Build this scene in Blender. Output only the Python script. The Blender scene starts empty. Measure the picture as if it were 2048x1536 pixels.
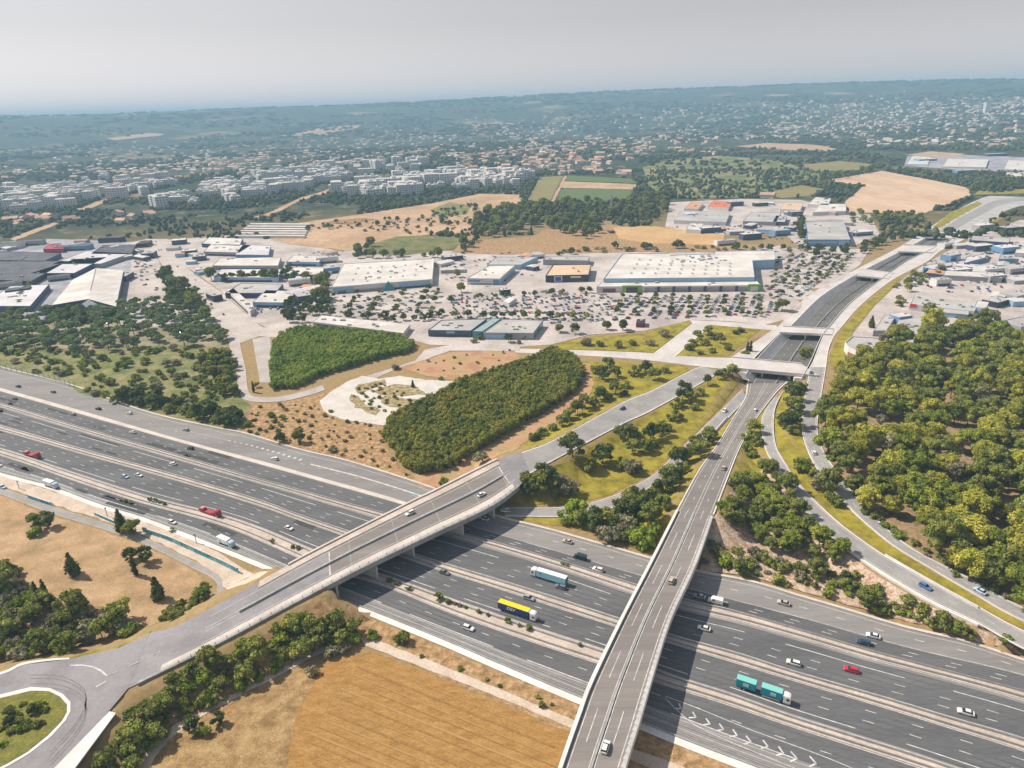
import bpy, bmesh, math, random
import numpy as np
from mathutils import Vector, Matrix
from mathutils.geometry import delaunay_2d_cdt

SC = bpy.context.scene
COL = SC.collection
R = math.radians

# ------------------------------------------------------------------ camera
W0, H0, FPX = 2048, 1536, 1384.0          # photo size and focal length in photo pixels
CAMZ = 183.0
ROLL = math.atan(.034)
PITCH = math.atan((768 - 208) * math.cos(ROLL) / FPX)
_U = Vector((0, math.sin(PITCH), math.cos(PITCH)))
_F = Vector((0, math.cos(PITCH), -math.sin(PITCH)))
_X = Vector((1, 0, 0))
_c, _s = math.cos(-ROLL), math.sin(-ROLL)
CX = _X * _c + _U * _s
CY = _U * _c - _X * _s
cam_d = bpy.data.cameras.new('camera')
cam_d.sensor_width = 36
cam_d.lens = 36 * FPX / W0
cam_d.clip_start = 1
cam_d.clip_end = 60000
cam = bpy.data.objects.new('camera', cam_d)
COL.objects.link(cam)
m = Matrix((CX, CY, -_F)).transposed().to_4x4()
m.translation = (0, 0, CAMZ)
cam.matrix_world = m
SC.camera = cam

# ------------------------------------------------------------------ sky, sun, exposure
SUN_EL, SUN_TRAVEL = R(46), R(-24)        # sun height; direction its light travels on the ground
wd = bpy.data.worlds.new('World')
SC.world = wd
wd.use_nodes = True
nt = wd.node_tree
bg = nt.nodes['Background']
sky = nt.nodes.new('ShaderNodeTexSky')
sky.sky_type = 'NISHITA'
sky.sun_disc = False
sky.sun_elevation = SUN_EL
sky.sun_rotation = math.atan2(-math.cos(SUN_TRAVEL), -math.sin(SUN_TRAVEL))
sky.air_density = 2.0
sky.dust_density = 0.2
sky.ozone_density = 1.0
hsv = nt.nodes.new('ShaderNodeHueSaturation')
hsv.inputs['Saturation'].default_value = .2
hsv.inputs['Value'].default_value = 1.0
nt.links.new(sky.outputs[0], hsv.inputs['Color'])
tint = nt.nodes.new('ShaderNodeMix'); tint.data_type = 'RGBA'; tint.blend_type = 'MULTIPLY'
tint.inputs['Factor'].default_value = 1; tint.inputs['B'].default_value = (1.0, .968, 1.04, 1)
nt.links.new(hsv.outputs[0], tint.inputs['A'])
nt.links.new(tint.outputs['Result'], bg.inputs['Color'])
bg.inputs['Strength'].default_value = .07
sun_d = bpy.data.lights.new('sun', 'SUN')
sun_d.energy = 5.0
sun_d.angle = R(.5)
sun_d.color = (1, .90, .76)
sun = bpy.data.objects.new('sun', sun_d)
COL.objects.link(sun)
d = Vector((math.cos(SUN_TRAVEL) * math.cos(SUN_EL), math.sin(SUN_TRAVEL) * math.cos(SUN_EL), -math.sin(SUN_EL)))
sun.rotation_euler = d.to_track_quat('-Z', 'Y').to_euler()
SC.view_settings.view_transform = 'Standard'
SC.view_settings.look = 'None'
SC.view_settings.exposure = 0.34
SC.view_settings.gamma = 1
SC.cycles.use_denoising = True
SC.cycles.max_bounces = 5
SC.cycles.diffuse_bounces = 2
SC.cycles.glossy_bounces = 2
SC.cycles.transparent_max_bounces = 4
SC.cycles.volume_bounces = 0

# ------------------------------------------------------------------ photo pixel -> place
def ray(px, py):
    v = CX * (px - 1024) + CY * (768 - py) + _F * FPX
    return v.normalized()
def at(px, py, z=0.0):
    """point of the plane at height z seen at photo pixel px,py"""
    v = ray(px, py)
    t = (z - CAMZ) / v.z
    return Vector((v.x * t, v.y * t, z))
def to_px(p):
    q = Vector(p) - Vector((0, 0, CAMZ))
    f = q.dot(_F)
    if f < 1: return (-9999, -9999)
    return (1024 + FPX * q.dot(CX) / f, 768 - FPX * q.dot(CY) / f)

# ------------------------------------------------------------------ tagging and linking
def tag(o, label=None, cat=None, group=None, kind=None):
    if label: o['label'] = label
    if cat: o['category'] = cat
    if group: o['group'] = group
    if kind: o['kind'] = kind
    return o
def link(name, me, parent=None):
    o = bpy.data.objects.new(name, me)
    COL.objects.link(o)
    if parent is not None: o.parent = parent
    return o
def empty(name, loc, rz=0.0, label=None, cat=None, group=None):
    o = bpy.data.objects.new(name, None)
    COL.objects.link(o)
    o.location = loc
    o.rotation_euler = (0, 0, rz)
    o.empty_display_size = .5
    return tag(o, label, cat, group)
def copy_tree(o, parent=None):
    c = o.copy()
    COL.objects.link(c)
    if parent is not None: c.parent = parent
    for ch in list(o.children): copy_tree(ch, c)
    return c

# ------------------------------------------------------------------ mesh builder
class MB:
    def __init__(s):
        s.v, s.f, s.m, s.mats = [], [], [], []
    def mi(s, mat):
        if mat not in s.mats: s.mats.append(mat)
        return s.mats.index(mat)
    def add(s, vs, fs, mat):
        b = len(s.v); k = s.mi(mat)
        s.v += [tuple(v) for v in vs]
        s.f += [tuple(b + i for i in f) for f in fs]
        s.m += [k] * len(fs)
    def box(s, x0, x1, y0, y1, z0, z1, mat):
        s.add([(x0,y0,z0),(x1,y0,z0),(x1,y1,z0),(x0,y1,z0),(x0,y0,z1),(x1,y0,z1),(x1,y1,z1),(x0,y1,z1)],
              [(0,3,2,1),(4,5,6,7),(0,1,5,4),(1,2,6,5),(2,3,7,6),(3,0,4,7)], mat)
    def prism(s, ring, z0, z1, mat, topmat=None):
        """ring: ccw xy points"""
        n = len(ring)
        if sum(ring[i][0]*ring[(i+1)%n][1]-ring[(i+1)%n][0]*ring[i][1] for i in range(n)) < 0: ring = ring[::-1]
        vs = [(p[0],p[1],z0) for p in ring] + [(p[0],p[1],z1) for p in ring]
        s.add(vs, [(i,(i+1)%n,n+(i+1)%n,n+i) for i in range(n)], mat)
        s.add(vs, [tuple(range(n,2*n))], topmat or mat)
    def tube(s, p, q, r, mat, n=6, r2=None):
        p, q = Vector(p), Vector(q)
        r2 = r if r2 is None else r2
        a = (q - p).normalized()
        u = a.orthogonal().normalized(); w = a.cross(u)
        vs = []
        for c, rr in ((p, r), (q, r2)):
            for i in range(n):
                t = 2*math.pi*i/n
                vs.append(c + u*(rr*math.cos(t)) + w*(rr*math.sin(t)))
        fs = [(i,(i+1)%n,n+(i+1)%n,n+i) for i in range(n)] + [tuple(range(n))[::-1], tuple(range(n,2*n))]
        s.add(vs, fs, mat)
    def mesh(s, name='m'):
        me = bpy.data.meshes.new(name)
        me.from_pydata(s.v, [], s.f)
        for mt in s.mats: me.materials.append(mt)
        if len(s.mats) > 1: me.polygons.foreach_set('material_index', s.m)
        me.update()
        return me
    def build(s, name, parent=None):
        return link(name, s.mesh(name), parent)
def bevel_box(x0, x1, y0, y1, z0, z1, mat, bev, name='b'):
    bm = bmesh.new()
    bmesh.ops.create_cube(bm, size=1)
    for v in bm.verts:
        v.co = Vector(((x0+x1)/2 + v.co.x*(x1-x0), (y0+y1)/2 + v.co.y*(y1-y0), (z0+z1)/2 + v.co.z*(z1-z0)))
    bmesh.ops.bevel(bm, geom=list(bm.edges), offset=bev, segments=2, affect='EDGES', profile=.5)
    me = bpy.data.meshes.new(name)
    bm.to_mesh(me); bm.free()
    me.materials.append(mat)
    return me

# ------------------------------------------------------------------ materials
MATS = {}
def M(name, cols, scale=.2, rough=.9, detail=4, coord='pos', stretch=None, rnd=0.0, spec=.25, metal=0, pos=None, s2=None, amt2=.35, bump=0.0):
    """procedural material: noise mix of 1-3 colours; a second finer noise; optional per-object value change"""
    if name in MATS: return MATS[name]
    mt = bpy.data.materials.new(name)
    mt.use_nodes = True
    t = mt.node_tree; N = t.nodes; L = t.links
    b = N['Principled BSDF']
    b.inputs['Roughness'].default_value = rough
    b.inputs['Specular IOR Level'].default_value = spec
    b.inputs['Metallic'].default_value = metal
    if coord == 'pos':
        g = N.new('ShaderNodeNewGeometry'); src = g.outputs['Position']
    else:
        g = N.new('ShaderNodeTexCoord'); src = g.outputs['Object']
    if stretch:
        mp = N.new('ShaderNodeMapping')
        mp.inputs['Rotation'].default_value = (0, 0, stretch[0])
        mp.inputs['Scale'].default_value = (stretch[1], stretch[2], 1)
        L.new(src, mp.inputs[0]); src = mp.outputs[0]
    def noise(sc, det):
        n = N.new('ShaderNodeTexNoise')
        n.inputs['Scale'].default_value = sc
        n.inputs['Detail'].default_value = det
        n.inputs['Roughness'].default_value = .62
        L.new(src, n.inputs['Vector'])
        return n.outputs[0]
    if len(cols) == 1: cols = [tuple(c*.9 for c in cols[0]), tuple(min(1, c*1.1) for c in cols[0])]
    f1 = noise(scale, detail)
    r = N.new('ShaderNodeValToRGB')
    pos = pos or ([.38, .62] if len(cols) == 2 else [.36, .5, .64])
    while len(r.color_ramp.elements) < len(cols): r.color_ramp.elements.new(.5)
    for e, p, c in zip(r.color_ramp.elements, pos, cols):
        e.position = p; e.color = (*c, 1)
    L.new(f1, r.inputs[0])
    out = r.outputs[0]
    val = None
    if s2:
        f2 = noise(s2, 3)
        mr = N.new('ShaderNodeMapRange')
        mr.inputs[1].default_value = .3; mr.inputs[2].default_value = .7
        mr.inputs[3].default_value = 1 - amt2; mr.inputs[4].default_value = 1 + amt2
        L.new(f2, mr.inputs[0]); val = mr.outputs[0]
    if rnd:
        oi = N.new('ShaderNodeObjectInfo')
        mr = N.new('ShaderNodeMapRange')
        mr.inputs[3].default_value = 1 - rnd; mr.inputs[4].default_value = 1 + rnd
        L.new(oi.outputs['Random'], mr.inputs[0])
        if val:
            mm = N.new('ShaderNodeMath'); mm.operation = 'MULTIPLY'
            L.new(val, mm.inputs[0]); L.new(mr.outputs[0], mm.inputs[1]); val = mm.outputs[0]
        else: val = mr.outputs[0]
    if val:
        h = N.new('ShaderNodeHueSaturation')
        L.new(val, h.inputs['Value']); L.new(out, h.inputs['Color']); out = h.outputs[0]
    L.new(out, b.inputs['Base Color'])
    if bump:
        bp = N.new('ShaderNodeBump'); bp.inputs['Strength'].default_value = bump; bp.inputs['Distance'].default_value = 1.0
        L.new(f1, bp.inputs['Height']); L.new(bp.outputs[0], b.inputs['Normal'])
    MATS[name] = mt
    return mt
def P(name, col, rough=.5, spec=.4, metal=0):
    return M(name, [tuple(c*.96 for c in col), tuple(min(1, c*1.04) for c in col)], .8, rough, coord='obj', spec=spec, metal=metal)
def win_mat(name, wall, glass, sx, sz, mort=.45):
    """wall with rows of windows: brick pattern on the wall plane in object space"""
    mt = bpy.data.materials.new(name); mt.use_nodes = True
    t = mt.node_tree; N = t.nodes; L = t.links; b = N['Principled BSDF']
    b.inputs['Roughness'].default_value = .8
    tc = N.new('ShaderNodeTexCoord'); sp = N.new('ShaderNodeSeparateXYZ'); L.new(tc.outputs['Object'], sp.inputs[0])
    ad = N.new('ShaderNodeMath'); ad.operation = 'ADD'; L.new(sp.outputs[0], ad.inputs[0]); L.new(sp.outputs[1], ad.inputs[1])
    cb = N.new('ShaderNodeCombineXYZ'); L.new(ad.outputs[0], cb.inputs[0]); L.new(sp.outputs[2], cb.inputs[1])
    br = N.new('ShaderNodeTexBrick'); br.offset = 0
    br.inputs['Scale'].default_value = 1
    br.inputs['Brick Width'].default_value = sx; br.inputs['Row Height'].default_value = sz
    br.inputs['Mortar Size'].default_value = mort; br.inputs['Mortar Smooth'].default_value = 0
    br.inputs['Color1'].default_value = (*glass, 1); br.inputs['Color2'].default_value = (*[c*1.5 for c in glass], 1)
    br.inputs['Mortar'].default_value = (*wall, 1)
    L.new(cb.outputs[0], br.inputs[0]); L.new(br.outputs[0], b.inputs['Base Color'])
    MATS[name] = mt
    return mt

asph_old = M('asphalt_old', [(.20,.19,.19),(.26,.25,.245)], .06, .85, stretch=(R(-30), .12, 1.2), s2=.9, amt2=.10)
asph_new = M('asphalt_new', [(.10,.102,.11),(.14,.142,.15)], .05, .85, stretch=(R(-30), .1, 1.3), s2=1.6, amt2=.2)
asph_ramp = M('asphalt_ramp', [(.26,.25,.25),(.33,.32,.315)], .08, .85, s2=1.0, amt2=.10)
asph_via = M('asphalt_viaduct', [(.19,.172,.165),(.24,.22,.21)], .05, .85, stretch=(R(62), .08, 1.4), s2=1.2, amt2=.1)
asph_rnd = M('asphalt_roundabout', [(.22,.21,.225),(.285,.275,.29)], .07, .85, s2=.8, amt2=.08)
conc = M('concrete_pale', [(.50,.45,.41),(.60,.545,.50)], .1, .85, s2=.9, amt2=.10)
conc_w = M('concrete_white', [(.60,.59,.57),(.72,.70,.68)], .1, .8, s2=.7, amt2=.08)
conc_p = M('concrete_pink', [(.44,.375,.325),(.56,.48,.42)], .08, .9, s2=.8, amt2=.15)
conc_g = M('concrete_grey', [(.27,.28,.28),(.36,.36,.36)], .1, .85, s2=.8, amt2=.12)
road_w = M('road_pale', [(.47,.44,.43),(.58,.55,.535)], .05, .85, s2=.5, amt2=.08)
lot_m = M('car_park_surface', [(.34,.305,.29),(.45,.40,.38),(.54,.485,.46)], .025, .9, detail=6, s2=.35, amt2=.16)
paint = M('road_paint', [(.42,.42,.42),(.66,.66,.65)], .5, .7)
steel = M('galvanised_steel', [(.38,.39,.40),(.48,.49,.50)], .5, .45, metal=.6, spec=.5)
dark_m = P('dark_trim', (.02,.02,.022), .6)
# ------------------------------------------------------------------ curves on the ground
def resample(pts, n):
    """smooth (Catmull-Rom) 3-D polyline through pts, n points at equal arc length"""
    P_ = [np.array(p, float) for p in pts]
    if len(P_) > 2:
        Q = [2*P_[0]-P_[1]] + P_ + [2*P_[-1]-P_[-2]]
        out = []
        for i in range(1, len(Q)-2):
            for k in range(12):
                t = k/12.
                a, b, c, d_ = Q[i-1], Q[i], Q[i+1], Q[i+2]
                out.append(.5*((2*b) + (c-a)*t + (2*a-5*b+4*c-d_)*t*t + (3*b-a-3*c+d_)*t**3))
        out.append(P_[-1])
    else: out = P_
    out = np.array(out)
    s = np.concatenate([[0], np.cumsum(np.linalg.norm(np.diff(out[:, :2], axis=0), axis=1))])
    q = np.linspace(0, s[-1], n)
    return np.stack([np.interp(q, s, out[:, k]) for k in range(3)], 1)
def curve(px, z=0.0, n=60):
    return resample([at(p[0], p[1], p[2] if len(p) > 2 else z) for p in px], n)
class Road:
    def __init__(s, L_, R_, z=0.0, n=60):
        s.L, s.R, s.n = curve(L_, z, n), curve(R_, z, n), n
    def at(s, f): return s.L*(1-f) + s.R*f
    def strip(s, f0, f1, dz=0.0, i0=0, i1=None):
        a, b = s.at(f0)[i0:i1].copy(), s.at(f1)[i0:i1].copy()
        a[:, 2] += dz; b[:, 2] += dz
        return a, b
def ribbon(mb, a, b, mat):
    n = len(a)
    mb.add(list(a)+list(b), [(i, n+i, n+i+1, i+1) for i in range(n-1)], mat)   # a = left edge, b = right edge
    # left->right order seen from above must be ccw for an upward normal
def thick(mb, a, b, h, mat, side=None):
    """ribbon with vertical sides of height h below it"""
    n = len(a); side = side or mat
    al, bl = np.array(a), np.array(b)
    al2, bl2 = al.copy(), bl.copy(); al2[:, 2] -= h; bl2[:, 2] -= h
    ribbon(mb, al, bl, mat)
    mb.add(list(al)+list(al2), [(i, i+1, n+i+1, n+i) for i in range(n-1)], side)
    mb.add(list(bl)+list(bl2), [(i, n+i, n+i+1, i+1) for i in range(n-1)], side)
    mb.add(list(al2)+list(bl2), [(i, i+1, n+i+1, n+i) for i in range(n-1)], side)
    mb.add([al[0], bl[0], bl2[0], al2[0]], [(0,3,2,1)], side)
    mb.add([al[-1], bl[-1], bl2[-1], al2[-1]], [(0,1,2,3)], side)
def arclen(c):
    return np.concatenate([[0], np.cumsum(np.linalg.norm(np.diff(c[:, :2], axis=0), axis=1))])
def line(mb, c, w, mat, dz=.02, dash=None, off=0.0, s0=None, s1=None):
    """painted line of width w along curve c; dash=(on, period)"""
    c = np.array(c); s = arclen(c)
    t = np.gradient(c[:, :2], axis=0); t /= np.linalg.norm(t, axis=1)[:, None] + 1e-9
    nrm = np.stack([-t[:, 1], t[:, 0]], 1)
    def pt(q):
        p = np.array([np.interp(q, s, c[:, k]) for k in range(3)])
        nn = np.array([np.interp(q, s, nrm[:, k]) for k in range(2)])
        return p, nn
    lo, hi = (0 if s0 is None else s0), (s[-1] if s1 is None else s1)
    segs = []
    if dash:
        q = lo + off
        while q < hi:
            segs.append((q, min(q+dash[0], hi))); q += dash[1]
    else: segs = [(lo, hi)]
    for a, b in segs:
        k = max(2, int((b-a)/4)+1)
        A, B = [], []
        for q in np.linspace(a, b, k):
            p, nn = pt(q)
            A.append((p[0]+nn[0]*w/2, p[1]+nn[1]*w/2, p[2]+dz)); B.append((p[0]-nn[0]*w/2, p[1]-nn[1]*w/2, p[2]+dz))
        ribbon(mb, A, B, mat)
def wall_along(mb, c, w, h, mat, dz=0.0, s0=None, s1=None, step=4.0):
    """solid low wall / rail beam along a curve"""
    c = np.array(c); s = arclen(c)
    lo, hi = (0 if s0 is None else s0), (s[-1] if s1 is None else s1)
    k = max(2, int((hi-lo)/step)+1)
    q = np.linspace(lo, hi, k)
    p = np.stack([np.interp(q, s, c[:, j]) for j in range(3)], 1)
    t = np.gradient(p[:, :2], axis=0); t /= np.linalg.norm(t, axis=1)[:, None] + 1e-9
    nx, ny = -t[:, 1]*w/2, t[:, 0]*w/2
    a = np.stack([p[:, 0]+nx, p[:, 1]+ny, p[:, 2]+dz+h], 1); b = np.stack([p[:, 0]-nx, p[:, 1]-ny, p[:, 2]+dz+h], 1)
    thick(mb, a, b, h, mat)

# ------------------------------------------------------------------ the traced roads
MW = {}
MW['N'] = curve([(-260,655),(-120,700),(0,735),(147,773),(290,824),(427,856),(489,868),(600,901),(700,925),(867,979),(979,1029),(1113,1065),(1300,1119),(1391,1144),(1500,1165),(1594,1193),(1680,1218),(1806,1256),(1932,1286),(2048,1324),(2300,1405)], 0, 200)
MW['L1'] = curve([(-260,712),(0,781),(239,849),(410,897),(513,925),(702,978),(812,1010),(942,1052),(1106,1100),(1280,1150),(1403,1183),(1608,1236),(1800,1290),(2048,1350),(2300,1432)], 0, 200)
MW['M1a'] = curve([(-260,735),(0,806),(147,850),(359,911),(513,956),(600,980),(747,1020),(935,1069),(1100,1115),(1270,1168),(1371,1198),(1473,1222),(1633,1268),(1740,1300),(1929,1350),(2048,1381),(2300,1455)], 0, 200)
MW['M1b'] = curve([(-260,741),(0,813),(147,857),(359,919),(513,963),(600,988),(742,1030),(925,1077),(1090,1126),(1263,1184),(1362,1215),(1477,1242),(1621,1282),(1740,1317),(1929,1366),(2048,1400),(2300,1476)], 0, 200)
MW['M2a'] = curve([(-260,779),(0,851),(171,900),(342,947),(513,998),(600,1030),(690,1060),(853,1116),(1040,1173),(1240,1238),(1356,1274),(1480,1308),(1587,1343),(1775,1397),(1900,1435),(2048,1478),(2300,1562)], 0, 200)
MW['M2b'] = curve([(-260,788),(0,860),(171,909),(342,957),(513,1009),(600,1040),(680,1068),(842,1127),(1030,1187),(1230,1252),(1348,1288),(1475,1326),(1587,1360),(1775,1416),(1900,1455),(2048,1501),(2300,1590)], 0, 200)
MW['M3a'] = curve([(-260,822),(0,897),(113,935),(290,992),(478,1041),(624,1100),(700,1130),(784,1157),(940,1212),(1100,1266),(1208,1301),(1348,1353),(1460,1388),(1570,1428),(1690,1466),(1895,1531),(2300,1675)], 0, 200)
MW['M3b'] = curve([(-260,834),(0,910),(137,957),(273,1002),(444,1050),(598,1115),(680,1146),(770,1172),(920,1232),(1080,1288),(1197,1326),(1340,1372),(1450,1406),(1570,1447),(1690,1486),(1895,1553),(2300,1700)], 0, 200)
MW['S'] = curve([(-260,868),(0,945),(100,972),(198,1008),(290,1036),(393,1075),(547,1137),(675,1196),(760,1229),(900,1286),(1000,1329),(1160,1396),(1305,1455),(1400,1493),(1539,1545),(1700,1606),(2000,1725)], 0, 200)

OP_N = [(300,1266,6.5),(362,1247,7.4),(506,1170,8.8),(634,1100,9.5),(826,1003,9.5),(868,983,9.5),(1003,916,9),(1044,905,8.4)]
OP_S = [(256,1377,6.5),(410,1302,7.4),(598,1202,8.8),(720,1138,9.5),(870,1066,9.5),(976,1016,9.5),(1031,978,9),(1060,950,8.4)]
overp = Road(OP_N, OP_S, n=120)
road_r = Road([(1044,905,8.4),(1113,878,6.8),(1246,805,2.4),(1300,783,1),(1380,742,.3),(1405,733,.3)],
              [(1050,953,8.4),(1113,918,6.8),(1246,848,2.4),(1300,823,1),(1400,768,.3),(1442,744,.3)], n=60)
nw_ramp = Road([(1006,1015,.1),(1130,1014,.3),(1215,996,.5),(1300,955,.6),(1348,911,.5),(1399,863,.1),(1444,819,-1),(1485,778,-3)],
               [(1010,1032,.1),(1130,1033,.3),(1232,1014,.5),(1300,975,.6),(1362,926,.5),(1416,880,.1),(1457,836,-1),(1494,797,-3)], n=60)
via = Road([(1085,1640,9.5),(1117,1536,9.5),(1154,1431,9.5),(1180,1363,9.5),(1242,1236,9.5),(1300,1124,9.2),(1352,1022,7.8)],
           [(1220,1660,9.5),(1252,1536,9.5),(1280,1445,9.5),(1309,1345,9.5),(1344,1236,9.5),(1392,1131,9.2),(1428,1030,7.8)], n=90)
via2 = Road([(1352,1022,7.8),(1396,942,5.2),(1433,890,2.8),(1468,832,0),(1490,795,-3),(1497,757,-5.5),(1520,722,-6),(1540,700,-6)],
            [(1428,1030,7.8),(1451,969,5.5),(1481,894,2.8),(1512,839,0),(1553,785,-3.5),(1582,757,-5.5),(1608,722,-6),(1622,700,-6)], n=60)
ramp_in = Road([(1553,788,-3),(1526,829,-.5),(1524,867,1.5),(1533,904,3),(1553,935,4),(1567,955,4.5),(1587,986,5),(1618,1031,5),(1673,1083,5),(1758,1141,5),(1861,1202,5),(1956,1247,5),(2048,1298,5),(2300,1420,5)],
               [(1567,781,-3),(1552,812,-.5),(1547,846,1.5),(1552,891,3),(1570,925,4),(1592,960,4.5),(1612,983,5),(1642,1013,5),(1690,1055,5),(1768,1110,5),(1861,1161,5),(1956,1213,5),(2048,1262,5),(2300,1375,5)], n=110)
ramp_out = Road([(1619,735,0),(1615,764,.3),(1606,812,1.5),(1604,860,3),(1615,901,4),(1639,945,5),(1693,1011,5),(1775,1083,5),(1861,1137,5),(1943,1185,5),(2048,1243,5),(2300,1350,5)],
                [(1652,735,0),(1645,778,.3),(1638,819,1.5),(1635,860,3),(1645,897,4),(1673,942,5),(1734,1018,5),(1809,1086,5),(1880,1127,5),(1929,1151,5),(2048,1216,5),(2300,1320,5)], n=110)
TL = [(1490,752),(1511,722),(1562,667),(1585,649),(1645,591),(1724,543),(1803,502),(1854,475),(1905,452)]
TR = [(1605,755),(1622,722),(1643,674),(1654,659),(1702,605),(1764,557),(1814,522),(1860,500),(1912,474)]
trench = Road(TL, TR, 0, n=80)
serv_l = Road([(1461,716),(1553,655),(1567,642),(1628,584),(1751,519),(1809,488),(1861,454),(1950,402)],
              [(1497,728),(1558,668),(1583,650),(1643,592),(1722,543),(1802,502),(1854,475),(1965,424)], .1, n=80)
serv_r = Road([(1619,735),(1626,722),(1645,674),(1656,659),(1704,605),(1766,557),(1816,522),(1862,500),(1914,474),(1965,440)],
              [(1652,735),(1657,700),(1668,672),(1678,660),(1724,608),(1785,560),(1854,523),(1881,502),(1929,478),(2010,425)], .1, n=80)
avenue = Road([(1030,697),(1113,699),(1200,702),(1300,706),(1400,714),(1462,716)], [(1030,705),(1113,709),(1200,713),(1300,721),(1400,733),(1470,740)], .12, n=30)
diag = Road([(1305,709),(1388,645)], [(1347,716),(1428,646)], .16, n=20)
north_rd = Road([(1380,640),(1460,644),(1553,651)], [(1385,648),(1460,653),(1558,662)], .2, n=20)
top_road = Road([(1861,454),(1905,425),(1950,402),(1985,391),(2060,387),(2200,383)], [(1905,484),(1950,457),(2000,430),(2018,419),(2070,408),(2200,402)], .22, n=30)
local = Road([(-80,949),(0,974),(103,1012),(205,1045),(290,1076),(393,1126),(431,1142),(452,1165),(446,1192),(420,1213),(345,1253),(300,1274)],
             [(-80,962),(0,988),(103,1027),(205,1058),(290,1089),(393,1140),(420,1153),(436,1170),(428,1189),(400,1207),(333,1243),(290,1268)], .1, n=70)
west_av = Road([(290,478),(328,536),(369,591),(414,629),(451,662),(470,690)], [(335,478),(376,536),(438,581),(478,616),(513,646),(540,664)], .1, n=40)
west_br = Road([(470,640),(513,652),(598,664),(640,672)], [(480,668),(513,672),(590,677),(640,683)], .14, n=20)
lane_s = Road([(452,664),(462,700),(472,738),(479,785),(498,802),(560,803),(620,790),(650,780)], [(478,672),(482,700),(491,738),(496,780),(510,793),(560,793),(615,780),(645,770)], .16, n=50)
spur = Road([(505,678),(520,765)], [(540,672),(548,765)], .12, n=12)

# ------------------------------------------------------------------ polygons (photo pixels)
def inpoly(x, y, poly):
    """vectorised point in polygon"""
    x = np.asarray(x, float); y = np.asarray(y, float)
    ins = np.zeros(x.shape, bool); n = len(poly); j = n-1
    for i in range(n):
        xi, yi = poly[i][0], poly[i][1]; xj, yj = poly[j][0], poly[j][1]
        c = ((yi > y) != (yj > y)) & (x < (xj-xi)*(y-yi)/((yj-yi) if yj != yi else 1e-9) + xi)
        ins ^= c; j = i
    return ins

# ------------------------------------------------------------------ terrain height
GX0, GX1, GY0, GY1, GS = -460., 1000., 90., 1350., 3.
gx = np.arange(GX0, GX1+.1, GS); gy = np.arange(GY0, GY1+.1, GS)
GZ = np.zeros((len(gy), len(gx)))
_rng = np.random.default_rng(3)
def vnoise(x, y, sc, seed):
    """smooth value noise"""
    g = np.random.default_rng(seed).random((64, 64))
    u = np.asarray(x)/sc; v = np.asarray(y)/sc
    i = np.floor(u).astype(int); j = np.floor(v).astype(int)
    fu = u-i; fv = v-j; fu = fu*fu*(3-2*fu); fv = fv*fv*(3-2*fv)
    a = g[j % 64, i % 64]; b = g[j % 64, (i+1) % 64]; c = g[(j+1) % 64, i % 64]; d_ = g[(j+1) % 64, (i+1) % 64]
    return (a*(1-fu)+b*fu)*(1-fv) + (c*(1-fu)+d_*fu)*fv
SKY = [(-900,262),(-400,246),(0,233),(200,231),(350,222),(500,217),(700,211),(860,203),(1000,195),(1100,189),(1250,182),(1400,177),(1600,169),(1800,163),(2048,158),(2500,142),(3200,120)]
_az, _tan = [], []
for p in SKY:
    v = ray(*p); _az.append(math.atan2(v.x, v.y)); _tan.append(v.z/math.hypot(v.x, v.y))
def far_h(x, y):
    x = np.asarray(x, float); y = np.asarray(y, float)
    D = np.hypot(x, y); az = np.arctan2(x, y)
    top = CAMZ + 8200*np.interp(az, _az, _tan)
    t = np.clip((D-4200)/4000., 0, 1); t = t*t*(3-2*t)
    h = top*t*(1 - .25*vnoise(x, y, 900, 5)*(1-t)) - np.clip((D-8600)/9000, 0, 1)*140
    roll = np.clip((D-1500)/2500., 0, 1)
    h = h + roll*(1-t)*(34*vnoise(x, y, 700, 9) + 10*vnoise(x, y, 260, 10) - 14)
    return np.where(y > 0, h, 0)
XX, YY = np.meshgrid(gx, gy)
GZ += far_h(XX, YY)
def mw_poly():
    return [tuple(p[:2]) for p in MW['N']] + [tuple(p[:2]) for p in MW['S'][::-1]]
MWPOLY = mw_poly()
def stamp(pts, r, up=True, slope=.5, reach=16.):
    """raise (or lower) the ground to meet road points"""
    k = int(reach/GS)+1
    for p in pts:
        ix = int((p[0]-GX0)/GS); iy = int((p[1]-GY0)/GS)
        x0, x1 = max(0, ix-k), min(len(gx), ix+k+2); y0, y1 = max(0, iy-k), min(len(gy), iy+k+2)
        if x0 >= x1 or y0 >= y1: continue
        dd = np.hypot(XX[y0:y1, x0:x1]-p[0], YY[y0:y1, x0:x1]-p[1])
        z = p[2]-.35
        if up: GZ[y0:y1, x0:x1] = np.maximum(GZ[y0:y1, x0:x1], np.where(dd < reach, z-slope*np.maximum(0, dd-r), -99))
        else: GZ[y0:y1, x0:x1] = np.minimum(GZ[y0:y1, x0:x1], np.where(dd < reach, z+slope*np.maximum(0, dd-r), 99))
def samples(rd, i0=0, i1=None, f=(0, 1), step=3.5):
    w = np.linalg.norm(rd.L-rd.R, axis=1).max()*(f[1]-f[0]); k = max(2, int(w/step)+1)
    return np.concatenate([rd.at(q)[i0:i1] for q in np.linspace(f[0], f[1], k)])
OPB0, OPB1 = 47, 112        # the part of the overpass that is a free-standing bridge (index range)
stamp(samples(overp, 0, OPB0+1), 2.5); stamp(samples(overp, OPB1, None), 2.5)
stamp(samples(road_r), 2.5); stamp(samples(nw_ramp), 2.5)
stamp(samples(ramp_in), 2.5); stamp(samples(ramp_out), 2.5)
stamp(samples(via2, 0, 30), 2.5)
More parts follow.
